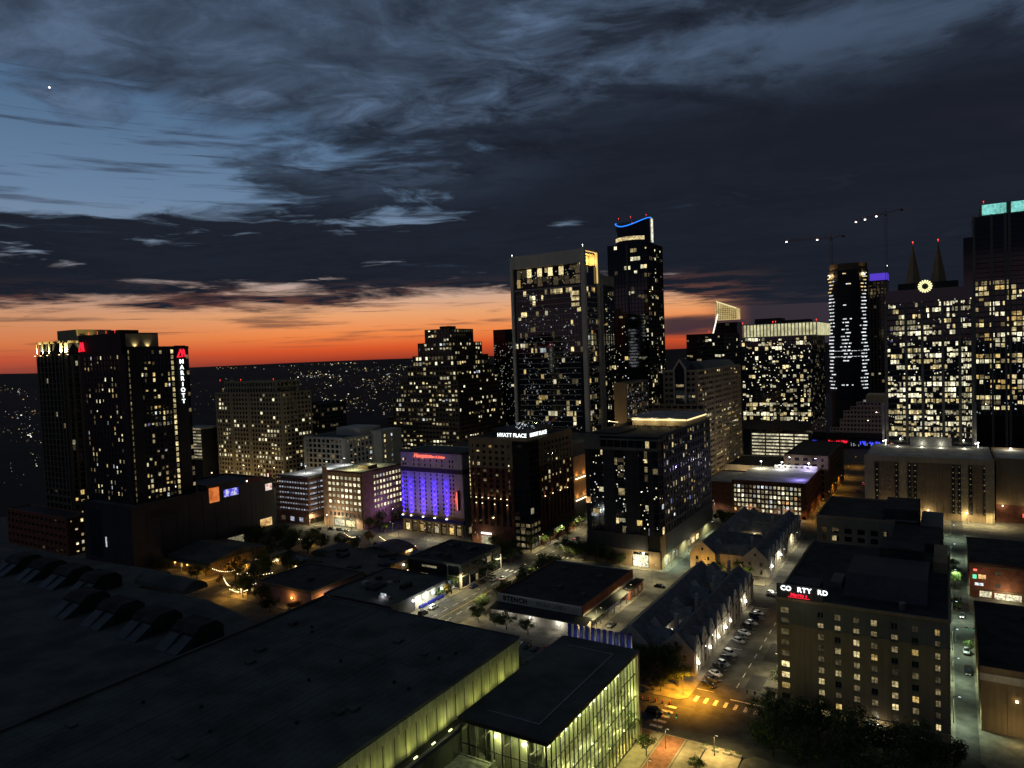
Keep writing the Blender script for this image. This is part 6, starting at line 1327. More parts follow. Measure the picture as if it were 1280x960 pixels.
# ------------------------------------------------------------------ warehouse and low roofs
def warehouse():
    T = Thing('painted_sign_warehouse', 'black roofed warehouse with faded painted sign and three white wall lamps', 'warehouse', (-130, 248, 0))
    x0, x1, y0, y1, z = -148.7, -112.5, 225.5, 273, 8; T.part('wall', Msh().box(x0, x1, y0, y1, 0, z-.3), C_['stone']); T.part('roof', Msh().box(x0+.3, x1-.3, y0+.3, y1-.3, z-.3, z-.02), C_['tar']); p = Msh(); p.box(x1-.3, x1+.1, y0, y1, 5.6, z+.7).box(x0-.1, x0+.3, y0, y1, 5.6, z+.5); T.part('brick_parapet', p, C_['brick']); p = Msh(); p.box(x0, x1-.3, y0-.12, y0+.3, 4.9, z+.35); T.part('sign_wall', p, C_['white']); p = Msh(); p.box(x0, x1, y1-.3, y1+.1, 5, z+.4); T.part('rear_parapet', p, C_['stone'])
    letters(T, 'BTENCH', 2.5, x0+7.8, y0-.16, 6.7, 'F', solid('faded_black_paint', (.02, .02, .02), .8), 'painted_sign', extrude=.01, bold=.05, spacing=1.15)
    fm = Msh(); rr = random.Random(5)
    for k in range(14): a = x0+17+k*.9; fm.box(a, a+rr.uniform(.12, .5), y0-.15, y0-.12, 5.8+rr.uniform(0, .5), 6.6+rr.uniform(0, .9))
    fm.box(x0+18, x0+23, y0-.155, y0-.12, 6.4, 6.6); fm.box(x0+25.5, x0+28.6, y0-.155, y0-.12, 7.2, 7.45).box(x0+26.8, x0+27.2, y0-.155, y0-.12, 5.6, 7.2); T.part('faded_lettering', fm, solid('faded_grey_paint', (.16, .15, .13), .9), kind='stuff')
    l = Msh(); l.box(x0-.5, x1+3.2, 221, y0-.2, 0, 3.6); T.part('lean_to', l, C_['stone']); l = Msh(); l.prof_x([(220.4, 3.7), (y0-.15, 4.9), (y0-.15, 5.1), (220.4, 3.95)], x0-.8, x1+3.6); T.part('lean_to_roof', l, C_['tar'])
    l = Msh(); l.prof_y([(x1+.15, 4.7), (x1+3.7, 3.7), (x1+3.7, 3.9), (x1+.15, 4.95)], y0+.5, y0+34); T.part('side_canopy', l, C_['roof'])
    for k in range(6): q = Msh(); q.cyl(x1+3.4, y0+1.5+k*6.2, 0, 3.75, .12, 6); T.part('canopy_post', q, C_['pole'])
    for x in (-142.5, -131.5, -119.6): wall_lamp(T, x, 220.4, 3.0, (1, 1, .92), 420, d=(0, -1)); q = Msh(); q.box(x-1.0, x-.9, 220.85, 220.95, .2, 2.2); T.part('door_frame', q, C_['grey'])
    wall_lamp(T, -111.4, 220.6, 3.0, (1, .93, .6), 210, 'warm_light', (0, -1))
    for k in range(5):
        y = y0+3+k*7; T.pane('R', y, 1.7, 3.6, 2.4, x1+.05, ['w2', 'd1', 'w1', 'c1', 'c1'][k], 'shop_front')
        if k in (1, 3, 4): lamp_light(T.root, (x1+2.4-T.o[0], y-T.o[1], 3.0), (1, .92, .7) if k < 3 else (.95, .98, 1), 130)
    for k, (a, b) in enumerate(((-140, 262), (-122, 258), (-131, 240), (-119, 236))): q = Msh(); q.box(a, a+2, b, b+2.4, z, z+1); T.part('roof_unit', q, C_['roof'])
    T.flush()
    N = Thing('low_brick_annex', 'narrow brick annex with flat roof continuing the warehouse side street', 'building', (-114, 266, 0)); core(N, -112.2, -108.8, 260.5, 275, 0, 4.2, C_['brick'], 'wall'); N.part('roof', Msh().box(-112.2, -108.5, 260.2, 275.3, 4.2, 4.5), C_['tar']); [N.pane('R', 263+k*4, 1.9, 2.4, 2.2, -108.75, 'd1', 'shop_front') for k in range(3)]; N.flush()
warehouse()

def low_blocks():
    T = Thing('two_storey_bar', 'two storey black roofed bar with grey framed side windows near corner hotel', 'building', (-192, 258, 0))
    x0, x1, y0, y1, z = -207, -178.2, 242, 274, 10.6; core(T, x0, x1, y0, y1, 0, z, C_['black'], 'wall'); roofed(T, x0, x1, y0, y1, z, C_['tar'], .5, C_['grey']); m = Msh(); c = grid(m, 'R', y0, y1, .5, z, x1, 5, 2, .5, .5, .3); m2 = Msh(); c2 = grid(m, 'F', x1-7, x1, .5, z, y0, 1, 2, .5, .5, .3); T.part('frame', m, C_['pale'])
    for i, j, a, zz, w, h in c: T.pane('R', a, zz, w*.96, h*.96, x1+.06, 'dark_glass'); 
    T.pane('R', y0+22, 7.6, 3, 2.6, x1+.12, 'w2'); T.pane('R', y0+12, 2.6, 2, 2.6, x1+.12, 'w2'); T.pane('F', x0+12, 8.2, 8, .9, y0-.1, 'l1'); T.pane('F', x0+9, 4.2, 3.6, 1.3, y0-.1, 'w1')
    rr = random.Random(2)
    for k in range(10): q = Msh(); a = rr.uniform(x0+3, x1-5); b = rr.uniform(y0+4, y1-5); q.box(a, a+rr.uniform(1, 3.4), b, b+rr.uniform(1, 3), z, z+rr.uniform(.5, 1.5)); T.part('roof_unit', q, C_['roof'])
    T.flush()
    S = Thing('white_lit_shop', 'low dark shop with cold white lit frontage and blue counters', 'shop', (-198, 218, 0))
    x0, x1, y0, y1, z = -216, -180.5, 200, 238, 5.8; core(S, x0, x1, y0, y1, 0, z, C_['charcoal'], 'wall'); roofed(S, x0, x1, y0, y1, z, C_['roof'], .5, C_['charcoal'])
    w = Msh(); w.box(x1, x1+.15, 214, 234, .4, 5.4); S.part('shop_front', w, C_['white']); 
    for k in range(3): q = Msh(); q.box(x1+.2, x1+1.2, 216+k*5.6, 220.2+k*5.6, .1, 1.3); S.part('counter', q, C_['bluepanel']); wall_lamp(S, x1+1.6, 218+k*5.6, 4.6, (.93, 1, .92), 900, 'cool_light')
    q = Msh(); q.box(x1-.2, x1+.6, 236.2, 239.5, 1.5, 5.5); S.part('light_box', q, MATS['lit_c1']); q = Msh(); q.box(-191, -188.2, 206, 206.3, z+.5, z+2.2); S.part('sign_box', q, MATS['lit_c1']); lamp_light(S.root, (-189.5-S.o[0], 204.8-S.o[1], z+1.4), (.85, .85, 1), 120)
    wall_lamp(S, x1+.4, 212.5, 4.6, (.95, 1, 1), 160, 'cool_light'); rr = random.Random(12)
    for k in range(9): q = Msh(); a = rr.uniform(x0+3, x1-9); b = rr.uniform(y0+4, y1-7); q.box(a, a+rr.uniform(1.5, 6), b, b+rr.uniform(1.5, 6), z, z+rr.uniform(.5, 1.6)); S.part('roof_unit', q, C_['palero' if k % 3 == 0 else 'tar'])
    S.flush()
    P = Thing('pink_wall_house', 'low flat roofed bar with pinkish side wall and amber lit front', 'building', (-232, 210, 0))
    x0, x1, y0, y1, z = -252, -219, 196, 226, 7; core(P, x0, x1, y0, y1, 0, z, solid('pink_stucco', (.40, .22, .18), .9, .12, .3), 'wall'); roofed(P, x0, x1, y0, y1, z, C_['tar'], .5, C_['brown']); q = Msh(); q.cyl(-232, 208, z, z+1.2, 1.6, 14); P.part('roof_fan', q, C_['tar'])
    wall_lamp(P, x1+.4, 204, 4, (1, .85, .75), 120); wall_lamp(P, -230, y0-.5, 3.6, (1, .55, .15), 420, 'amber_light', (0, -1)); P.flush()
    P2 = Thing('long_roof_bar', 'low rambling bar with dark patched roof between pink walled bar and vaults', 'building', (-236, 240, 0)); core(P2, -262, -217, 228, 258, 0, 5.4, C_['brown'], 'wall'); roofed(P2, -262, -217, 228, 258, 5.4, C_['roof'], .4, C_['brown']); rr = random.Random(3)
    for k in range(9): q = Msh(); a = rr.uniform(-260, -222); b = rr.uniform(230, 252); q.box(a, a+rr.uniform(1.5, 7), b, b+rr.uniform(1.5, 5), 5.4, 5.4+rr.uniform(.5, 1.4)); P2.part('roof_unit', q, C_['tar'])
    wall_lamp(P2, -216.6, 250, 4, (1, .95, .85), 120); wall_lamp(P2, -216.6, 236, 4, (1, .95, .85), 90)
    for nm, lb, x0, x1, y0, y1, zb, rise in (('vaulted_hall', 'large barrel vaulted hall before the violet lit hotel', -254, -230, 260.5, 276, 4.0, 3.0), ('vaulted_hall', 'smaller barrel vaulted hall roof beside the larger one', -276, -259, 248, 262, 3.6, 2.2)):
        V = Thing(nm, lb, 'building', ((x0+x1)/2, (y0+y1)/2, 0)); core(V, x0, x1, y0, y1, 0, zb, C_['brown'], 'wall'); pts = [(x0+(x1-x0)*k/12, zb+rise*math.sin(math.pi*k/12)) for k in range(13)]; v = Msh(); v.prof_y(list(reversed(pts)), y0-.3, y1+.3); V.part('vault_roof', v, C_['roof'])
        if rise > 2.5: wall_lamp(V, x1+.6, y1-6, 4.2, (1, .85, .55), 260, 'warm_light'); q = Msh(); q.box(x1+.3, x1+.6, y1-9, y1-4, 3.4, 4.6); V.part('sign', q, MATS['lit_y1'])
    H = Thing('porch_lit_house', 'long low house with amber lit porch columns among trees', 'house', (-318, 222, 0)); x0, x1, y0, y1, z = -334, -300, 208, 240, 6.2; core(H, x0, x1, y0, y1, 0, z, C_['tan'], 'wall'); r = Msh(); gable_y(r, x0-1, x1+1, y0-1, y1+1, z, z+3.2); H.part('roof', r, C_['roof'])
    for k in range(6): q = Msh(); q.cyl(x0+2+k*6, y0-2.4, 0, 4.4, .22, 8); H.part('porch_column', q, C_['white'])
    q = Msh(); q.box(x0, x1, y0-2.9, y0, 4.4, 4.8); H.part('porch_roof', q, C_['grey'])
    for k in range(5): H.pane('F', x0+5+k*6, 2.2, 1.3, 2.2, y0-.05, 'y1' if k % 2 else 'w2')
    for x in (-326, -316, -305): wall_lamp(H, x, y0-1.6, 3.6, (1, .55, .10), 380, 'amber_light', (0, -1))
    H.flush()
low_blocks()
def bungalow(x, y, w, d, h, lab, lit_):
    T = Thing('bungalow', lab, 'house', (x, y, 0)); core(T, x, x+w, y, y+d, 0, h, C_['stone'], 'wall'); r = Msh(); gable_y(r, x-.6, x+w+.6, y-.6, y+d+.6, h, h+2.6); T.part('roof', r, C_['bluero'])
    for k in range(3): T.pane('F', x+w*(.2+.3*k), 1.7, 1.1, 1.5, y-.05, lit_ if k != 1 else 'd1')
    q = Msh(); q.box(x+w*.5-.5, x+w*.5+.5, y-.06, y+.1, 0, 2.1); T.part('door', q, C_['darkbrick'])
    for k in range(2): T.pane('R', y+d*(.3+.4*k), 1.7, 1.1, 1.5, x+w+.05, lit_)
    T.flush(); wall_lamp(T, x+w*.5+1.2, y-.4, 2.4, (1, .62, .2), 140, 'warm_light', (0, -1))
bungalow(-268, 196, 9, 10, 3.4, 'small gabled bungalow nearest the pink walled bar in the grove', 'y1'); bungalow(-287, 214, 10, 10, 3.4, 'small gabled bungalow in the middle of the grove', 'w1')
bungalow(-290, 234, 9, 10, 3.6, 'small gabled bungalow behind the grove near the thicket', 'w2'); bungalow(-272, 230, 9, 9, 3.4, 'small gabled bungalow beside the smaller vaulted hall', 'y1')
bungalow(-222, 260, 11, 11, 4.0, 'small gabled bungalow between the larger vault and two storey bar', 'w1')
def patio():
    r = random.Random(44); T = Thing('string_lights', 'warm string lights hung over the bar patios in the grove', 'string lights', (-265, 205, 0)); T.root['kind'] = 'stuff'; m = Msh(); c = Msh()
    for (xa, ya, xb, yb) in ((-262, 190, -254, 192.5), (-262, 190, -258, 200), (-280, 200, -266, 193), (-278, 206, -264, 214), (-296, 206, -284, 209), (-258, 243, -264, 258), (-246, 276.5, -232, 277.5), (-228, 256, -216, 262), (-215, 240, -209, 246), (-290, 226, -278, 229), (-300, 262, -288, 270), (-262, 284, -248, 279), (-286, 282, -274, 278), (-216, 196, -219, 206)):
        for k in range(13):
            t = k/12; z = 4.2-1.0*math.sin(math.pi*t); x = xa+(xb-xa)*t; y = ya+(yb-ya)*t; q = .13; m.box(x-q, x+q, y-q, y+q, z-q, z+q)
            if k < 12: t2 = (k+1)/12; c.tube((x, y, z+.15), (xa+(xb-xa)*t2, ya+(yb-ya)*t2, 4.35-1.0*math.sin(math.pi*t2)), .02, n=3)
        for (x, y) in ((xa, ya), (xb, yb)): c.tube((x, y, 0), (x, y, 4.5), .06, n=5)
        lamp_light(T.root, ((xa+xb)/2+265, (ya+yb)/2-205, 3.0), (1, .54, .10), 620, .8)
    T.part('bulb', m, MATS['warm_light'], kind='stuff'); T.part('cable', c, C_['pole'], kind='stuff')
patio()

# ------------------------------------------------------------------ copies
def tree_of(o): return [o]+[c for ch in o.children for c in tree_of(ch)]
def dup(root, loc, rz=0.0, sc=1.0, label=None, group=None):
    def cp(o, par):
        c = o.copy(); col.objects.link(c); c.parent = par
        for ch in o.children: cp(ch, c)
        return c
    c = cp(root, None); c.location = loc; c.rotation_euler = (0, 0, rz); c.scale = (sc, sc, sc)
    if label: c['label'] = label
    if group: c['group'] = group
    return c
ORD = ['first', 'second', 'third', 'fourth', 'fifth', 'sixth', 'seventh', 'eighth', 'ninth', 'tenth', 'eleventh', 'twelfth', 'thirteenth', 'fourteenth', 'fifteenth', 'sixteenth', 'seventeenth', 'eighteenth']

# ------------------------------------------------------------------ trees
def leaf_mat(key, rgb):
    m = bpy.data.materials.new(key); m.use_nodes = True; t = m.node_tree; t.nodes.clear(); n = NB(t)
    p = n.node('ShaderNodeBsdfPrincipled'); pos = n.node('ShaderNodeNewGeometry').outputs['Position']
    n.put(p.inputs['Base Color'], n.mix(n.smooth(n.noise(pos, .8, 3.0), .35, .65), tuple(c*.6 for c in rgb)+(1,), tuple(c*1.4 for c in rgb)+(1,))); p.inputs['Roughness'].default_value = .7; p.inputs['Specular IOR Level'].default_value = .2
    tr = n.node('ShaderNodeBsdfTranslucent'); tr.inputs[0].default_value = (rgb[0]*1.2, rgb[1]*1.3, rgb[2]*.8, 1); mx = n.node('ShaderNodeMixShader'); mx.inputs[0].default_value = .25
    t.links.new(p.outputs[0], mx.inputs[1]); t.links.new(tr.outputs[0], mx.inputs[2]); o = n.node('ShaderNodeOutputMaterial'); t.links.new(mx.outputs[0], o.inputs[0]); return m
LEAF = leaf_mat('oak_leaf', (.055, .075, .025)); LEAF2 = leaf_mat('fresh_leaf', (.09, .13, .035)); LEAF3 = leaf_mat('turning_leaf', (.20, .13, .02))
def make_tree(name, h, rad, n, seed, leafm, low=.3, size=.42):
    T = Thing(name, 'tree', 'tree'); r = random.Random(seed); t = Msh(); th = h*low
    t.tube((0, 0, -.2), (.1, .05, th), .028*h, .019*h, 8); tips = []
    for k in range(6):
        a = 2*math.pi*k/6+r.uniform(-.4, .4); el_ = r.uniform(.4, 1.2); L = rad*r.uniform(.6, .95); e = Vector((math.cos(a)*math.cos(el_)*L, math.sin(a)*math.cos(el_)*L, th+math.sin(el_)*L*.8))
        t.tube((.1, .05, th-.2), e, .014*h, .004*h, 5); tips.append(e)
        for q in range(2): e2 = e+Vector((r.uniform(-1, 1), r.uniform(-1, 1), r.uniform(.2, 1)))*rad*.35; t.tube(e.lerp(Vector((.1, .05, th)), .35), e2, .006*h, .002*h, 4)
    T.part('trunk', t, C_['trunk']); c = Msh(); cz = (th+h)/2; vz = (h-th)/2
    clumps = []
    for k in range(26):
        u = Vector((r.gauss(0, 1), r.gauss(0, 1), r.gauss(0, 1))).normalized()*(r.random()**.35); clumps.append((Vector((u.x*rad*.8, u.y*rad*.8, cz+u.z*vz*.8)), rad*r.uniform(.22, .42)))
    for k in range(n):
        b, s = r.choice(clumps); d = Vector((r.gauss(0, 1), r.gauss(0, 1), r.gauss(0, .8))).normalized()*s*(r.random()**.45); p = b+d
        nn = (d.normalized()+Vector((r.uniform(-.8, .8), r.uniform(-.8, .8), r.uniform(-.2, 1)))).normalized(); u = nn.orthogonal().normalized(); v = nn.cross(u); q = size*r.uniform(.6, 1.3); an = r.uniform(0, 6.28); u2 = u*math.cos(an)+v*math.sin(an); v2 = v*math.cos(an)-u*math.sin(an)
        c.poly([p-u2*q*.5, p-v2*q*.32, p+u2*q*.55, p+v2*q*.32])
    T.part('crown', c, leafm); return T.root
PT = {'oak': [make_tree('oak_tree', 11.0, 6.2, 3400, 21, LEAF, .24, .5), make_tree('oak_tree', 9.6, 5.6, 2900, 22, LEAF, .22, .48)], 'street': [make_tree('street_tree', 8.8, 3.8, 1500, 31, LEAF2, .32, .4), make_tree('street_tree', 7.6, 3.3, 1300, 32, LEAF2, .30, .4)], 'gold': [make_tree('street_tree', 5.8, 2.4, 1100, 41, LEAF3, .3, .38)], 'palm': []}
used = set()
def plant(kind, x, y, sc, rz, label, group):
    k = rng.randrange(len(PT[kind])); src = PT[kind][k]
    if id(src) not in used:
        used.add(id(src)); src.location = (x, y, .1); src.rotation_euler = (0, 0, rz); src.scale = (sc,)*3; src['label'] = label; src['group'] = group; return src
    return dup(src, (x, y, .1), rz, sc, label, group)
def row(kind, pts, txt, group):
    """txt carries %s for the tree's place in its row, counted from a named thing"""
    for i, (x, y, s) in enumerate(pts): plant(kind, x+rng.uniform(-.4, .4), y+rng.uniform(-.4, .4), s, rng.uniform(0, 6), txt % ORD[i], group)
g = 'trees of the low bar quarter and streets'
row('oak', [(-40, 186.5, .95), (-34, 183, 1.1), (-28, 186, 1.05), (-21, 183.5, 1.15), (-14, 186.5, 1.0), (-7, 184, 1.1), (-1, 187, .9)], '%s dark oak from the junction in the clump before the business hotel', g)
row('oak', [(-37, 174, 1.0), (-29, 171, 1.0), (-20, 172, 1.1), (-11, 171, 1.0), (-3, 173, .9)], '%s dark oak from the junction in the clump beside the plaza edge', g)
row('oak', [(-69, 199, .9), (-74, 203, 1.05), (-81, 200, 1.0), (-87, 203, .95), (-79, 194.5, .7), (-72, 194.5, .6), (-85, 195, .7)], '%s tree from the junction corner before the long terrace end', g)
row('oak', [(-42, 212, .55), (-41.8, 222, .6), (-42, 233, .55)], '%s small kerb tree beside the business hotel from the junction', g)
row('street', [(-70, 166, .9), (-64, 160.5, .8), (-51, 158.5, .7)], '%s small plaza tree beside the glass lobby from the kerb', g)
row('oak', [(-153.5, 238, .85), (-154, 247, .8), (-154, 256, .9), (-154.5, 266, .75)], '%s tree along the warehouse side from its painted sign', g)
row('oak', [(-157, 226, .6), (-152, 216, .65), (-143, 214.5, .55), (-137, 213.5, .7), (-128, 213, .6)], '%s shrubby tree before the warehouse lamps from the street', g)
row('street', [(-178.6, 283, .9), (-179, 292, .9), (-179.2, 303, 1.1)], '%s street tree at the corner hotel entrance from the two storey bar', g)
row('street', [(-178.3, 315, 1.1), (-178.5, 323, 1.05), (-178.2, 331, 1.15), (-178.5, 340, 1.1), (-178.4, 349, 1.0), (-178.3, 358, 1.1)], '%s green lit street tree along the corner hotel side from its corner', g)
row('oak', [(-154, 303, .9), (-149, 301.8, .95), (-143, 301.5, 1.0), (-137, 301.8, .85), (-131, 301.6, .7)], '%s dark tree at the apartment block foot from the tram street', g)
row('oak', [(-182, 279, 1.05), (-187, 276.5, .9), (-196, 277, .9), (-206, 276.6, .8)], '%s dark tree behind the two storey bar from the street corner', g)
row('street', [(-179.3, 236.5, .95), (-179, 228, .75)], '%s kerb tree at the cold white lit shop from the two storey bar', g)
row('gold', [(-178.2, 232, 1.05)], '%s yellow leaved tree beside the cold white lit shop', g)
row('oak', [(-258, 193, .9), (-264, 201, 1.0), (-268, 210, 1.1), (-275, 219, .95), (-282, 208, 1.05), (-286, 226, 1.0), (-279, 234, .9), (-290, 240, 1.1), (-268, 228, .9), (-296, 252, 1.0), (-286, 255, .8)], '%s tree from the pink walled bar in the dark grove beyond it', g)
row('oak', [(-322, 250, 1.0), (-312, 256, 1.1), (-304, 262, .9), (-316, 266, 1.0), (-298, 270, .9), (-330, 258, 1.0), (-338, 230, .9), (-340, 214, 1.0), (-329, 200, .8), (-345, 202, 1.0)], '%s tree from the porch house gable in the thicket by the dark podium', g)
row('gold', [(-268, 282, 1.3), (-292, 246, 1.2), (-300, 205, .9), (-281, 199, 1.0)], '%s amber leaved tree from the vaulted hall towards the porch house', g)
row('oak', [(-222, 189, .65), (-213, 191, .6), (-204, 193, .6), (-196, 195, .55), (-188, 196, .5), (-233, 187, .7)], '%s hedge like tree behind the hall roof edge from the pink walled bar', g)
row('street', [(-276, 303.5, .9), (-281, 304, 1.0), (-288, 303.5, 1.1), (-293, 308, 1.0), (-291, 318, 1.0), (-289, 328, .9)], '%s street tree between violet lit hotel and brick garage block', g)
row('oak', [(-101, 395, 1.0), (-94, 396, .9), (-106, 393, .9), (-88, 398, .9), (-113.5, 402, .8), (-80, 397, .8)], '%s dark tree from the apartment block before the brick parking block', g)
row('oak', [(-45.6, 296, .9), (-46, 306, 1.0), (-45, 318, 1.1), (-46, 330, 1.0), (-45, 344, .9)], '%s kerb tree beside the tan mid rise wing from the junction end', g)
row('street', [(1.8, 352, .8), (2.0, 342, .8), (1.6, 330, .75), (5.4, 262, .6), (1.6, 300, .8)], '%s slim side street tree from the tan podium block', g)
row('street', [(-85, 305, .8), (-78, 307, .9), (-81, 303.5, .6), (-73, 306, .7)], '%s tree at the amber lit terrace end from the inner corner', g)
row('oak', [(-216, 230, .7), (-258, 226, .8), (-300, 200, .9), (-306, 246, .8), (-262, 240, .7), (-246, 194, .7), (-226, 256, .7), (-214, 252, .6), (-283, 262, .9), (-276, 270, .9), (-292, 262, .8), (-266, 268, .8)], '%s tree among the bungalow roofs, counted from the pink walled bar', g)
row('oak', [(-155, 276, 1.0), (-150, 275.5, .9), (-160, 303.5, .9), (-183, 285, 1.1), (-190, 302.6, .7), (-200, 303, .7), (-178.5, 266, .8), (-179, 258, .7)], '%s dark crown around the tram street crossing, counted from the warehouse corner', g)
row('oak', [(-118, 183, .7), (-126, 186, .7), (-134, 185, .7), (-111, 186, .6)], '%s dark tree behind the hall from the blue fin screen', g)
for s in PT.values():
    for o in s:
        if id(o) not in used:
            for q in tree_of(o)[::-1]: bpy.data.objects.remove(q)

# ------------------------------------------------------------------ cars
def make_car(kind, paint):
    T = Thing('parked_car', 'car', 'car'); L, Wd = (4.6, 1.82) if kind != 'suv' else (4.8, 1.95); hr = {'sedan': 1.42, 'suv': 1.78, 'hatch': 1.5}[kind]; b = Msh(); hw = Wd/2
    belt = .92 if kind != 'suv' else 1.08
    # lofted sections front to back: y, bottom, top, half width
    sec = [(-L/2, .42, .66, hw*.74), (-L/2+.14, .30, .78, hw*.88), (-L/2+.7, .26, belt-.06, hw*.97), (-L*.2, .24, belt, hw), (L*.12, .24, belt+.02, hw), (L*.36, .26, belt+.02, hw*.98), (L/2-.16, .32, belt-.04, hw*.92), (L/2, .45, belt-.2, hw*.80)]
    for y, z0, z1, w in sec: b.v += [(-w, y, z0+.12), (-w*.86, y, z0), (w*.86, y, z0), (w, y, z0+.12), (w, y, z1-.16), (w*.86, y, z1), (-w*.86, y, z1), (-w, y, z1-.16)]
    for k in range(len(sec)-1):
        for i in range(8): j = (i+1) % 8; b.f.append((k*8+i, k*8+j, k*8+8+j, k*8+8+i))
    b.f.append(tuple(range(7, -1, -1))); b.f.append(tuple(len(b.v)-8+i for i in range(8)))
    b.sm = True; body = T.part('body', b, paint); ya, yb, yc, yd = {'sedan': (-.95, -.25, .95, 1.7), 'suv': (-1.05, -.45, 1.75, 2.15), 'hatch': (-1.0, -.3, 1.3, 2.0)}[kind]
    w0, w1 = hw*.86, hw*.70; g = Msh(); zt = hr; zb = belt-.04
    g.v += [(-w0, ya, zb), (w0, ya, zb), (w0, yd, zb), (-w0, yd, zb), (-w1, yb, zt-.05), (w1, yb, zt-.05), (w1, yc, zt-.05), (-w1, yc, zt-.05)]; g.f += [(0, 3, 2, 1), (4, 5, 6, 7), (0, 1, 5, 4), (1, 2, 6, 5), (2, 3, 7, 6), (3, 0, 4, 7)]
    T.part('windows_band', g, glass); rf = Msh(); rf.box(-w1-.02, w1+.02, yb-.03, yc+.03, zt-.06, zt); T.part('roof', rf, paint); pl = Msh()
    for s in (-1, 1):
        for (p0, p1) in (((w0+.01)*s, ya, zb), ((w1+.02)*s, yb, zt-.03)), (((w0+.01)*s, yd, zb), ((w1+.02)*s, yc, zt-.03)), (((w0+.01)*s, .2, zb), ((w1+.02)*s, .2, zt-.03)): pl.tube(p0, p1, .045, n=4)
    T.part('pillar', pl, paint, kind='stuff')
    for y in (-L*.31, L*.31):
        for s in (-1, 1):
            w = Msh(); w.tube((s*(hw-.22), y, .33), (s*(hw+.02), y, .33), .33, n=14); wh = T.part('wheel', w, C_['rubber']); q = Msh(); q.tube((s*(hw+.0), y, .33), (s*(hw+.035), y, .33), .19, n=10); T.part('rim', q, C_['metal'], parent=wh)
    for s in (-1, 1):
        q = Msh(); q.box(s*hw*.45-.2, s*hw*.45+.2, -L/2-.02, -L/2+.16, .56, .72); T.part('headlight', q, solid('lamp_glass', (.5, .5, .48), .2)); q = Msh(); q.box(s*hw*.62-.2, s*hw*.62+.2, L/2-.1, L/2+.02, .62, .82); T.part('tail_light', q, solid('tail_glass', (.20, .008, .008), .25)); q = Msh(); q.box(s*(hw+.02)-.1, s*(hw+.02)+.1, ya+.25, ya+.42, zb+.02, zb+.18); T.part('mirror', q, paint)
    return T.root
def lights_on(root):
    for o in root.children:
        if o.name.startswith('headlight'): o.data = o.data.copy(); o.data.materials[0] = MATS['white_light']
        if o.name.startswith('tail_light'): o.data = o.data.copy(); o.data.materials[0] = MATS['red_light']
    lamp_light(root, (0, -3.4, .75), (1, .95, .8), 130, .2, R(80), (0, -1, -.12))
def paint(k, c): 
    m = solid('car_paint_'+k, c, .28, .03, 1.0, metal=.15, spec=.6); return m
CARS = {}
for nm, kd, k, c in (('white sedan', 'sedan', 'white', (.62, .62, .60)), ('black sedan', 'sedan', 'black', (.012, .012, .014)), ('silver hatchback', 'hatch', 'silver', (.34, .35, .36)), ('white SUV', 'suv', 'white', (.62, .62, .60)), ('black SUV', 'suv', 'black', (.012, .012, .014)), ('dark grey sedan', 'sedan', 'grey', (.07, .07, .075)), ('red hatchback', 'hatch', 'red', (.30, .012, .012)), ('dark blue SUV', 'suv', 'blue', (.015, .025, .07))): CARS[nm] = make_car(kd, paint(k, c))
cu = set()
def park(kind, x, y, rz, label, z=.006, group='cars in the streets'):
    src = CARS[kind]
    if kind not in cu: cu.add(kind); src.location = (x, y, z); src.rotation_euler = (0, 0, rz); src['label'] = label; src['group'] = group; return src
    return dup(src, (x, y, z), rz, 1.0, label, group)
seq = ['black sedan', 'dark grey sedan', 'white sedan', 'black SUV', 'silver hatchback', 'black sedan', 'white SUV', 'silver hatchback', 'dark grey sedan', 'white sedan', 'black SUV', 'white sedan', 'dark blue SUV', 'silver hatchback']
ypos = [203.5, 207.6, 211.5, 216, 219.6, 224, 227.8, 239, 242.8, 246.8, 252.5, 257, 263, 267.5]
for i, (k, y) in enumerate(zip(seq, ypos)): park(k, -61.2+i*.02, y, R(62), '%s angle parked along the gabled terrace, %s in line from the junction' % (k, ORD[i]))
for i, (k, x, y) in enumerate((('black sedan', -175.2, 206, ), ('black SUV', -175.2, 212.3), ('white SUV', -175.3, 219), ('dark blue SUV', -175.2, 247), ('black sedan', -175.2, 254))): park(k, x, y, math.pi, '%s at the kerb by the low shops, %s from the hall roof' % (k, ORD[i]))
for i, (k, x, y) in enumerate((('silver hatchback', -172.5, 259), ('white SUV', -163.5, 312), ('black sedan', -164, 322), ('dark grey sedan', -173.6, 330), ('white sedan', -160, 344))): park(k, x, y, math.pi if x < -168 else 0, '%s on the tram street, %s from the warehouse end' % (k, ORD[i]))
for i, (k, x, y) in enumerate((('dark grey sedan', -119.5, 203), ('black SUV', -123, 203.4), ('red hatchback', -115.8, 203.6), ('white sedan', -126.5, 203), ('dark blue SUV', -112.4, 203.4), ('black sedan', -130.2, 203), ('silver hatchback', -109, 203.2))): park(k, x, y, R(4), '%s parked nose in before the warehouse lamps, %s from the middle' % (k, ORD[i]), .136)
park('black SUV', -69.5, 181.2, R(94), 'black SUV stopped at the plaza crosswalk with orange barriers behind it')
park('white SUV', -60.5, 291, R(90), 'white SUV crossing between the two gabled terraces')
park('black sedan', 2.3, 306, R(0), 'black sedan on the narrow side street near the brick garage shop')
park('silver hatchback', 4.2, 262, R(0), 'silver hatchback on the narrow side street beside the tan theatre block')
park('black SUV', 4.2, 246, R(0), 'black SUV on the narrow side street beside the tan theatre block')
park('dark grey sedan', -104.9, 233, 0, 'dark grey sedan at the kerb beside the warehouse canopy'); park('black sedan', -103.9, 281, R(90), 'black sedan turning at the brick annex corner')
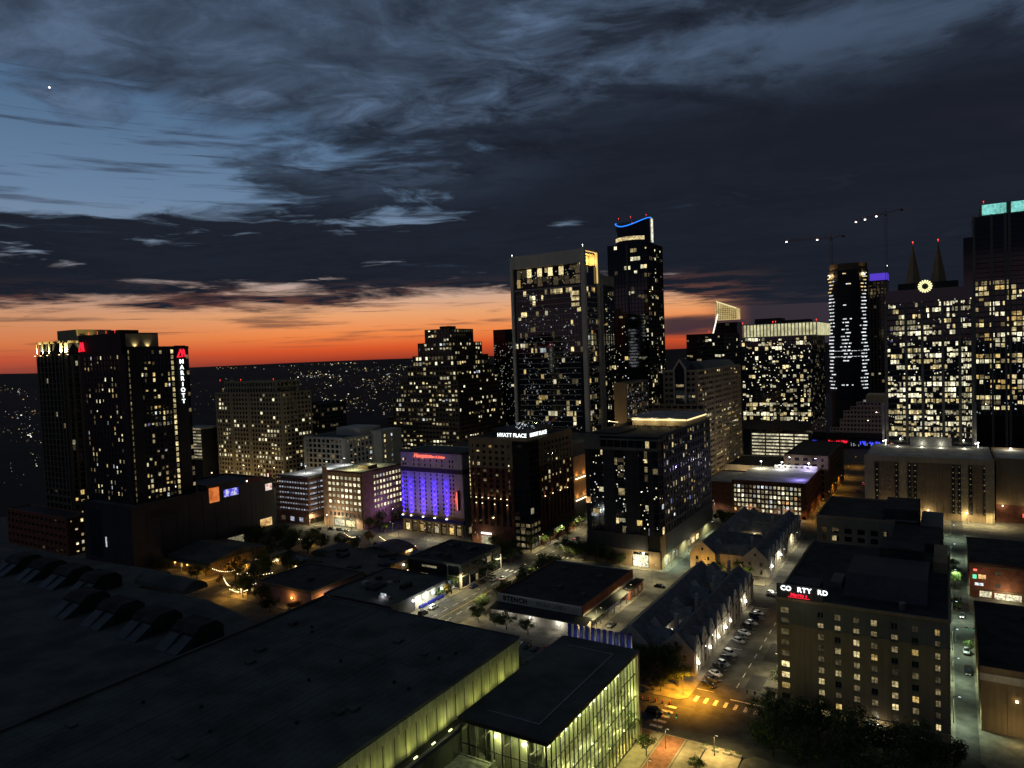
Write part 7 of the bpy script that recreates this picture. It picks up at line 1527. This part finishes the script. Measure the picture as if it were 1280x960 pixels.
for i, (k, x, y) in enumerate((('white sedan', -300, 297.6), ('dark grey sedan', -306, 297.8), ('black sedan', -312.5, 297.6), ('silver hatchback', -284, 289), ('black SUV', -262, 281.5), ('white SUV', -248, 281.5))): park(k, x, y, R(90), '%s on the cross street, %s from the brick garage block entrance' % (k, ORD[i]))
for i, (k, y) in enumerate((('white SUV', 404), ('white sedan', 470), ('black sedan', 486), ('silver hatchback', 520))): park(k, -52, y, R(180), '%s on the long avenue, %s beyond the brick parking block corner' % (k, ORD[i]))

for k, x, y, rz, lab in (('white sedan', -169.5, 262, 180, 'white sedan with headlights on, crossing before the two storey bar on the tram street'), ('black sedan', -163.4, 284, 0, 'black sedan with tail lights on, in the tram street crossing by the corner hotel'), ('silver hatchback', -170, 336, 180, 'silver hatchback with lights on, beside the corner hotel trees'), ('dark grey sedan', 3.4, 296, 0, 'dark grey sedan with red tail lights in the narrow side street'), ('black SUV', -50.5, 430, 180, 'black SUV with headlights on, on the avenue by the brick parking block'), ('white SUV', -58.5, 452, 0, 'white SUV with tail lights on, driving up the long avenue'), ('white sedan', -50.5, 545, 180, 'white sedan with headlights on, far up the long avenue'), ('silver hatchback', -240, 285, -90, 'silver hatchback with lights on, before the violet lit hotel arcade'), ('black sedan', -205, 292, 90, 'black sedan with lights on, before the corner hotel entrance'), ('dark grey sedan', -98.5, 250, 180, 'dark grey sedan with headlights on, beside the warehouse canopy')):
    lights_on(park(k, x, y, R(rz), lab))
# ------------------------------------------------------------------ street lamps, signals, barriers
def make_lamp(mat, rgb, watts, h=8.0, arm=1.8, name='street_lamp'):
    T = Thing(name, 'lamp', 'street lamp'); p = Msh(); p.cyl(0, 0, 0, .5, .16, 8, .12); p.tube((0, 0, .5), (0, 0, h), .085, .055, 8); p.tube((0, 0, h-.1), (arm, 0, h+.25), .05, n=6); T.part('pole', p, C_['pole'])
    q = Msh(); q.box(arm-.2, arm+.55, -.17, .17, h+.2, h+.36); hd = T.part('lamp_head', q, C_['pole']); q = Msh(); q.box(arm-.1, arm+.48, -.13, .13, h+.14, h+.2); T.part('bulb', q, MATS[mat], parent=hd); lamp_light(T.root, (arm+.2, 0, h-.05), rgb, watts, .25, R(152), (0, 0, -1)); return T.root
def added_globe_lamp():
    T = Thing('added_globe_lamp', 'lamp', 'street lamp'); p = Msh(); p.tube((0, 0, 0), (0, 0, 10.5), .14, .08, 8); T.part('pole', p, C_['pole']); q = Msh(); q.cyl(0, 0, 10.5, 11.0, .25, 10, .42); q.cyl(0, 0, 11.0, 11.4, .42, 10, .2); T.part('globe', q, MATS['warm_light']); lamp_light(T.root, (0, 0, 12.2), (1, .78, .42), 1500, .4); return T.root  # added lamp, lifts the glow on facades between the towers
LP = {'globe': added_globe_lamp(), 'corner': make_lamp('amber_light', (1, .42, .03), 30000, 7.0, 2.2), 'sodium': make_lamp('amber_light', (1, .46, .06), 4200), 'warm': make_lamp('warm_light', (1, .86, .48), 7500), 'white': make_lamp('white_light', (1, .94, .66), 6000), 'green': make_lamp('cool_light', (.74, 1, .72), 5600, 7.0, 1.2), 'plaza': make_lamp('warm_light', (1, .74, .28), 3400, 5.0, .5)}
lu = set()
def lamp(kind, x, y, rz, label, sc=1.0, z=.1):
    src = LP[kind]
    if kind not in lu: lu.add(kind); src.location = (x, y, z); src.rotation_euler = (0, 0, rz); src['label'] = label; src['group'] = 'street lamps'; return
    dup(src, (x, y, z), rz, sc, label, 'street lamps')
lamp('corner', -66.0, 195.2, R(-20), 'amber street lamp on the junction corner by the long terrace'); lamp('sodium', -42.4, 268, R(180), 'amber street lamp between hotel and mid rise wing')
for i, y in enumerate((420, 446, 470, 500, 530, 570, 620)): lamp('sodium', -65, y, 0, '%s amber lamp beyond the gabled terraces on the avenue' % ORD[i])
for i, y in enumerate((216, 246)): lamp('warm', -42.2, y, R(180), '%s warm lamp on the business hotel kerb from the junction' % ORD[i])
for i, y in enumerate((300, 330, 362)): lamp('white', -65.2, y, 0, '%s white lamp along the amber ended terrace front' % ORD[i])
for i, y in enumerate((204, 226, 262, 296)): lamp('warm', -155.8, y, R(180), '%s warm lamp along the tram street from the hall roof, warehouse side' % ORD[i])
for i, y in enumerate((215, 240, 270, 310, 330, 352, 380)): lamp('warm' if i % 2 else 'white', -177.6, y, 0, '%s lamp along the tram street from the hall roof, low shops side' % ORD[i])
for i, y in enumerate((228, 256, 284)): lamp('warm', -108.4, y, 0, '%s warm lamp along the warehouse canopy street' % ORD[i])
for i, y in enumerate((310, 335, 372)): lamp('green', -108.6, y, 0, '%s pale green lamp at the apartment block side entrance' % ORD[i])
for i, (x, y) in enumerate(((-61, 166), (-49.5, 168.5), (-60, 151), (-72, 160), (-45.5, 152))): lamp('plaza', x, y, 0, '%s short plaza lamp beside the glass lobby from the kerb' % ORD[i])
for i, y in enumerate((212, 238, 262, 290, 330, 372, 410)): lamp('green', .4, y, 0, '%s lamp in the narrow side street from the oak clump' % ORD[i])
for i, x in enumerate((-210, -240, -268, -300, -330)): lamp('white' if i % 2 else 'warm', x, 301.4, R(-90), '%s lamp along the hotel cross street from the tram street' % ORD[i])
for i, x in enumerate((-120, -90, -75)): lamp('warm', x, 301.4, R(-90), '%s lamp on the cross street by the apartment block' % ORD[i])
for i, (x, y) in enumerate(((-270, 205), (-285, 214), (-262, 189), (-292, 200), (-296, 222))): lamp('sodium', x, y, R(60*i), '%s amber lamp in the dark grove from the pink walled bar' % ORD[i], .7)
for i, (x, y) in enumerate(((-100, 420), (-120, 421), (-80, 421), (-130, 397))): lamp('white', x, y, R(-90), '%s lamp before the brick parking block' % ORD[i])
for i, x in enumerate((8, 20, -12, -30)): lamp('warm', x, 447, R(-90), '%s warm lamp at the tan podium block foot' % ORD[i])
for i, (x, y) in enumerate(((-520, 366), (-500, 366), (-480, 366), (-460, 366), (-415, 366), (-395, 366), (-330, 470), (-122, 470), (-122, 500), (-122, 530), (-150, 430), (-130, 566), (-105, 566), (-190, 415), (-230, 418))): lamp('globe', x, y, 0, '%s tall globe lamp added for facade glow in the canyon streets between the towers, counted from the beige office' % ORD[i])
for k in LP:
    if k not in lu: print('unused lamp', k)

def barrier(x, y, label):
    B = Thing('traffic_barrel', label, 'barrier', (x, y, 0), 'orange barrels by the crosswalk'); m = Msh(); m.cyl(x, y, 0, .12, .36, 10, .34); B.part('base', m, C_['rubber']); m = Msh(); m.cyl(x, y, .12, 1.05, .28, 12, .2); B.part('drum', m, solid('orange_plastic', (.62, .12, .03), .5)); m = Msh(); m.cyl(x, y, .5, .64, .262, 12, .25); B.part('band', m, C_['paint'])
for i in range(6): barrier(-77.5+i*2.0, 187.2+i*.12, 'orange striped barrel, %s in the line from the glass lobby corner' % ORD[i])
def signal(x, y, rz, label):
    S = Thing('traffic_signal', label, 'traffic light', (0, 0, 0)); p = Msh(); p.cyl(0, 0, 0, 6, .12, 8, .09); p.tube((0, 0, 5.8), (5.5, 0, 6.1), .07, .05, 6); S.part('pole', p, C_['pole'])
    for a in (3.2, 5.2):
        q = Msh(); q.box(a-.18, a+.18, -.16, .12, 5.3, 6.3); h = S.part('signal_head', q, C_['black'])
        for j, mt in enumerate(('green_light', 'patchy', 'off')):
            if j == 0: q = Msh(); q.cyl(a, -.18, 5.42+j*.3, 5.62+j*.3, .1, 8); S.part('lens', q, MATS['green_light'], parent=h)
    S.root.location = (x, y, .12); S.root.rotation_euler = (0, 0, rz)
signal(-42.2, 193.2, R(180), 'signal mast on the hotel corner of the junction'); signal(-65.2, 171.8, R(0), 'signal mast on the plaza corner by the glass lobby'); signal(1.2, 268, R(0), 'signal mast with green lens in the narrow side street')
def bollard(x, y, label):
    B = Thing('planter_block', label, 'planter', (x, y, .13), 'concrete planters along the plaza kerb'); m = Msh(); m.prism([(x-.8, y-.4), (x+.8, y-.4), (x+.8, y+.4), (x-.8, y+.4)], .13, .8, [(x-.9, y-.45), (x+.9, y-.45), (x+.9, y+.45), (x-.9, y+.45)]); B.part('tub', m, C_['pale']); r = random.Random(int(x*10)); c = Msh()
    for k in range(60): p = Vector((x+r.uniform(-.7, .7), y+r.uniform(-.35, .35), .8+r.uniform(0, .5))); c.poly([p, p+Vector((.12, .05, .05)), p+Vector((.05, .1, .2))])
    B.part('shrub', c, LEAF2)
for i in range(4): bollard(-52.5+i*2.7, 170.3, 'small concrete planter, %s from the red paving along the plaza kerb' % ORD[i])

# ------------------------------------------------------------------ two people in the side street
def person(x, y, rz, label, top, legs):
    T = Thing('person', label, 'person', (0, 0, 0)); me = bpy.data.meshes.new('body')
    V = [(0, 0, .95), (0, 0, 1.18), (0, 0, 1.40), (0, 0, 1.50), (0, .01, 1.60), (0, .01, 1.72), (.10, 0, .90), (.11, -.06, .50), (.11, .02, .08), (.11, -.12, .03), (-.10, 0, .90), (-.11, .08, .50), (-.11, .16, .10), (-.11, .04, .04), (.20, 0, 1.38), (.25, .06, 1.10), (.24, -.04, .86), (-.20, 0, 1.38), (-.25, -.05, 1.10), (-.24, -.14, .88)]
    E = [(0, 1), (1, 2), (2, 3), (3, 4), (4, 5), (0, 6), (6, 7), (7, 8), (8, 9), (0, 10), (10, 11), (11, 12), (12, 13), (2, 14), (14, 15), (15, 16), (2, 17), (17, 18), (18, 19)]
    RR = [.15, .14, .17, .06, .09, .08, .09, .065, .045, .04, .09, .065, .045, .04, .07, .05, .035, .07, .05, .035]
    me.from_pydata(V, E, []); o = bpy.data.objects.new('body', me); col.objects.link(o); s = o.modifiers.new('skin', 'SKIN'); o.modifiers.new('sub', 'SUBSURF').levels = 1
    for i, rr in enumerate(RR): me.skin_vertices[0].data[i].radius = (rr, rr*.8 if i < 3 else rr)
    me.skin_vertices[0].data[0].use_root = True
    dg = bpy.context.evaluated_depsgraph_get(); m2 = bpy.data.meshes.new_from_object(o.evaluated_get(dg)); bpy.data.objects.remove(o); m2.materials.clear()
    for mt in (top, legs, solid('skin_tone', (.30, .18, .12), .6)): m2.materials.append(mt)
    for p in m2.polygons: z = p.center.z; p.material_index = 2 if z > 1.46 or (abs(p.center.x) > .2 and z < .93) else (1 if z < .98 else 0)
    b = bpy.data.objects.new('body', m2); col.objects.link(b); b.parent = T.root; h = Msh(); h.cyl(0, .02, 1.66, 1.82, .10, 10, .06); hh = T.part('hair', h, C_['rubber']); T.root.location = (x, y, .006); T.root.rotation_euler = (0, 0, rz)
person(1.9, 312.5, .3, 'person in dark top walking in the side street beside a companion', solid('dark_cloth', (.03, .03, .04), .9), solid('jean_cloth', (.05, .06, .09), .9)); person(3.3, 313.2, -.2, 'person in brown top walking in the side street, closer to the brick shop', solid('brown_cloth', (.10, .06, .04), .9), solid('dark_cloth2', (.025, .025, .03), .9))
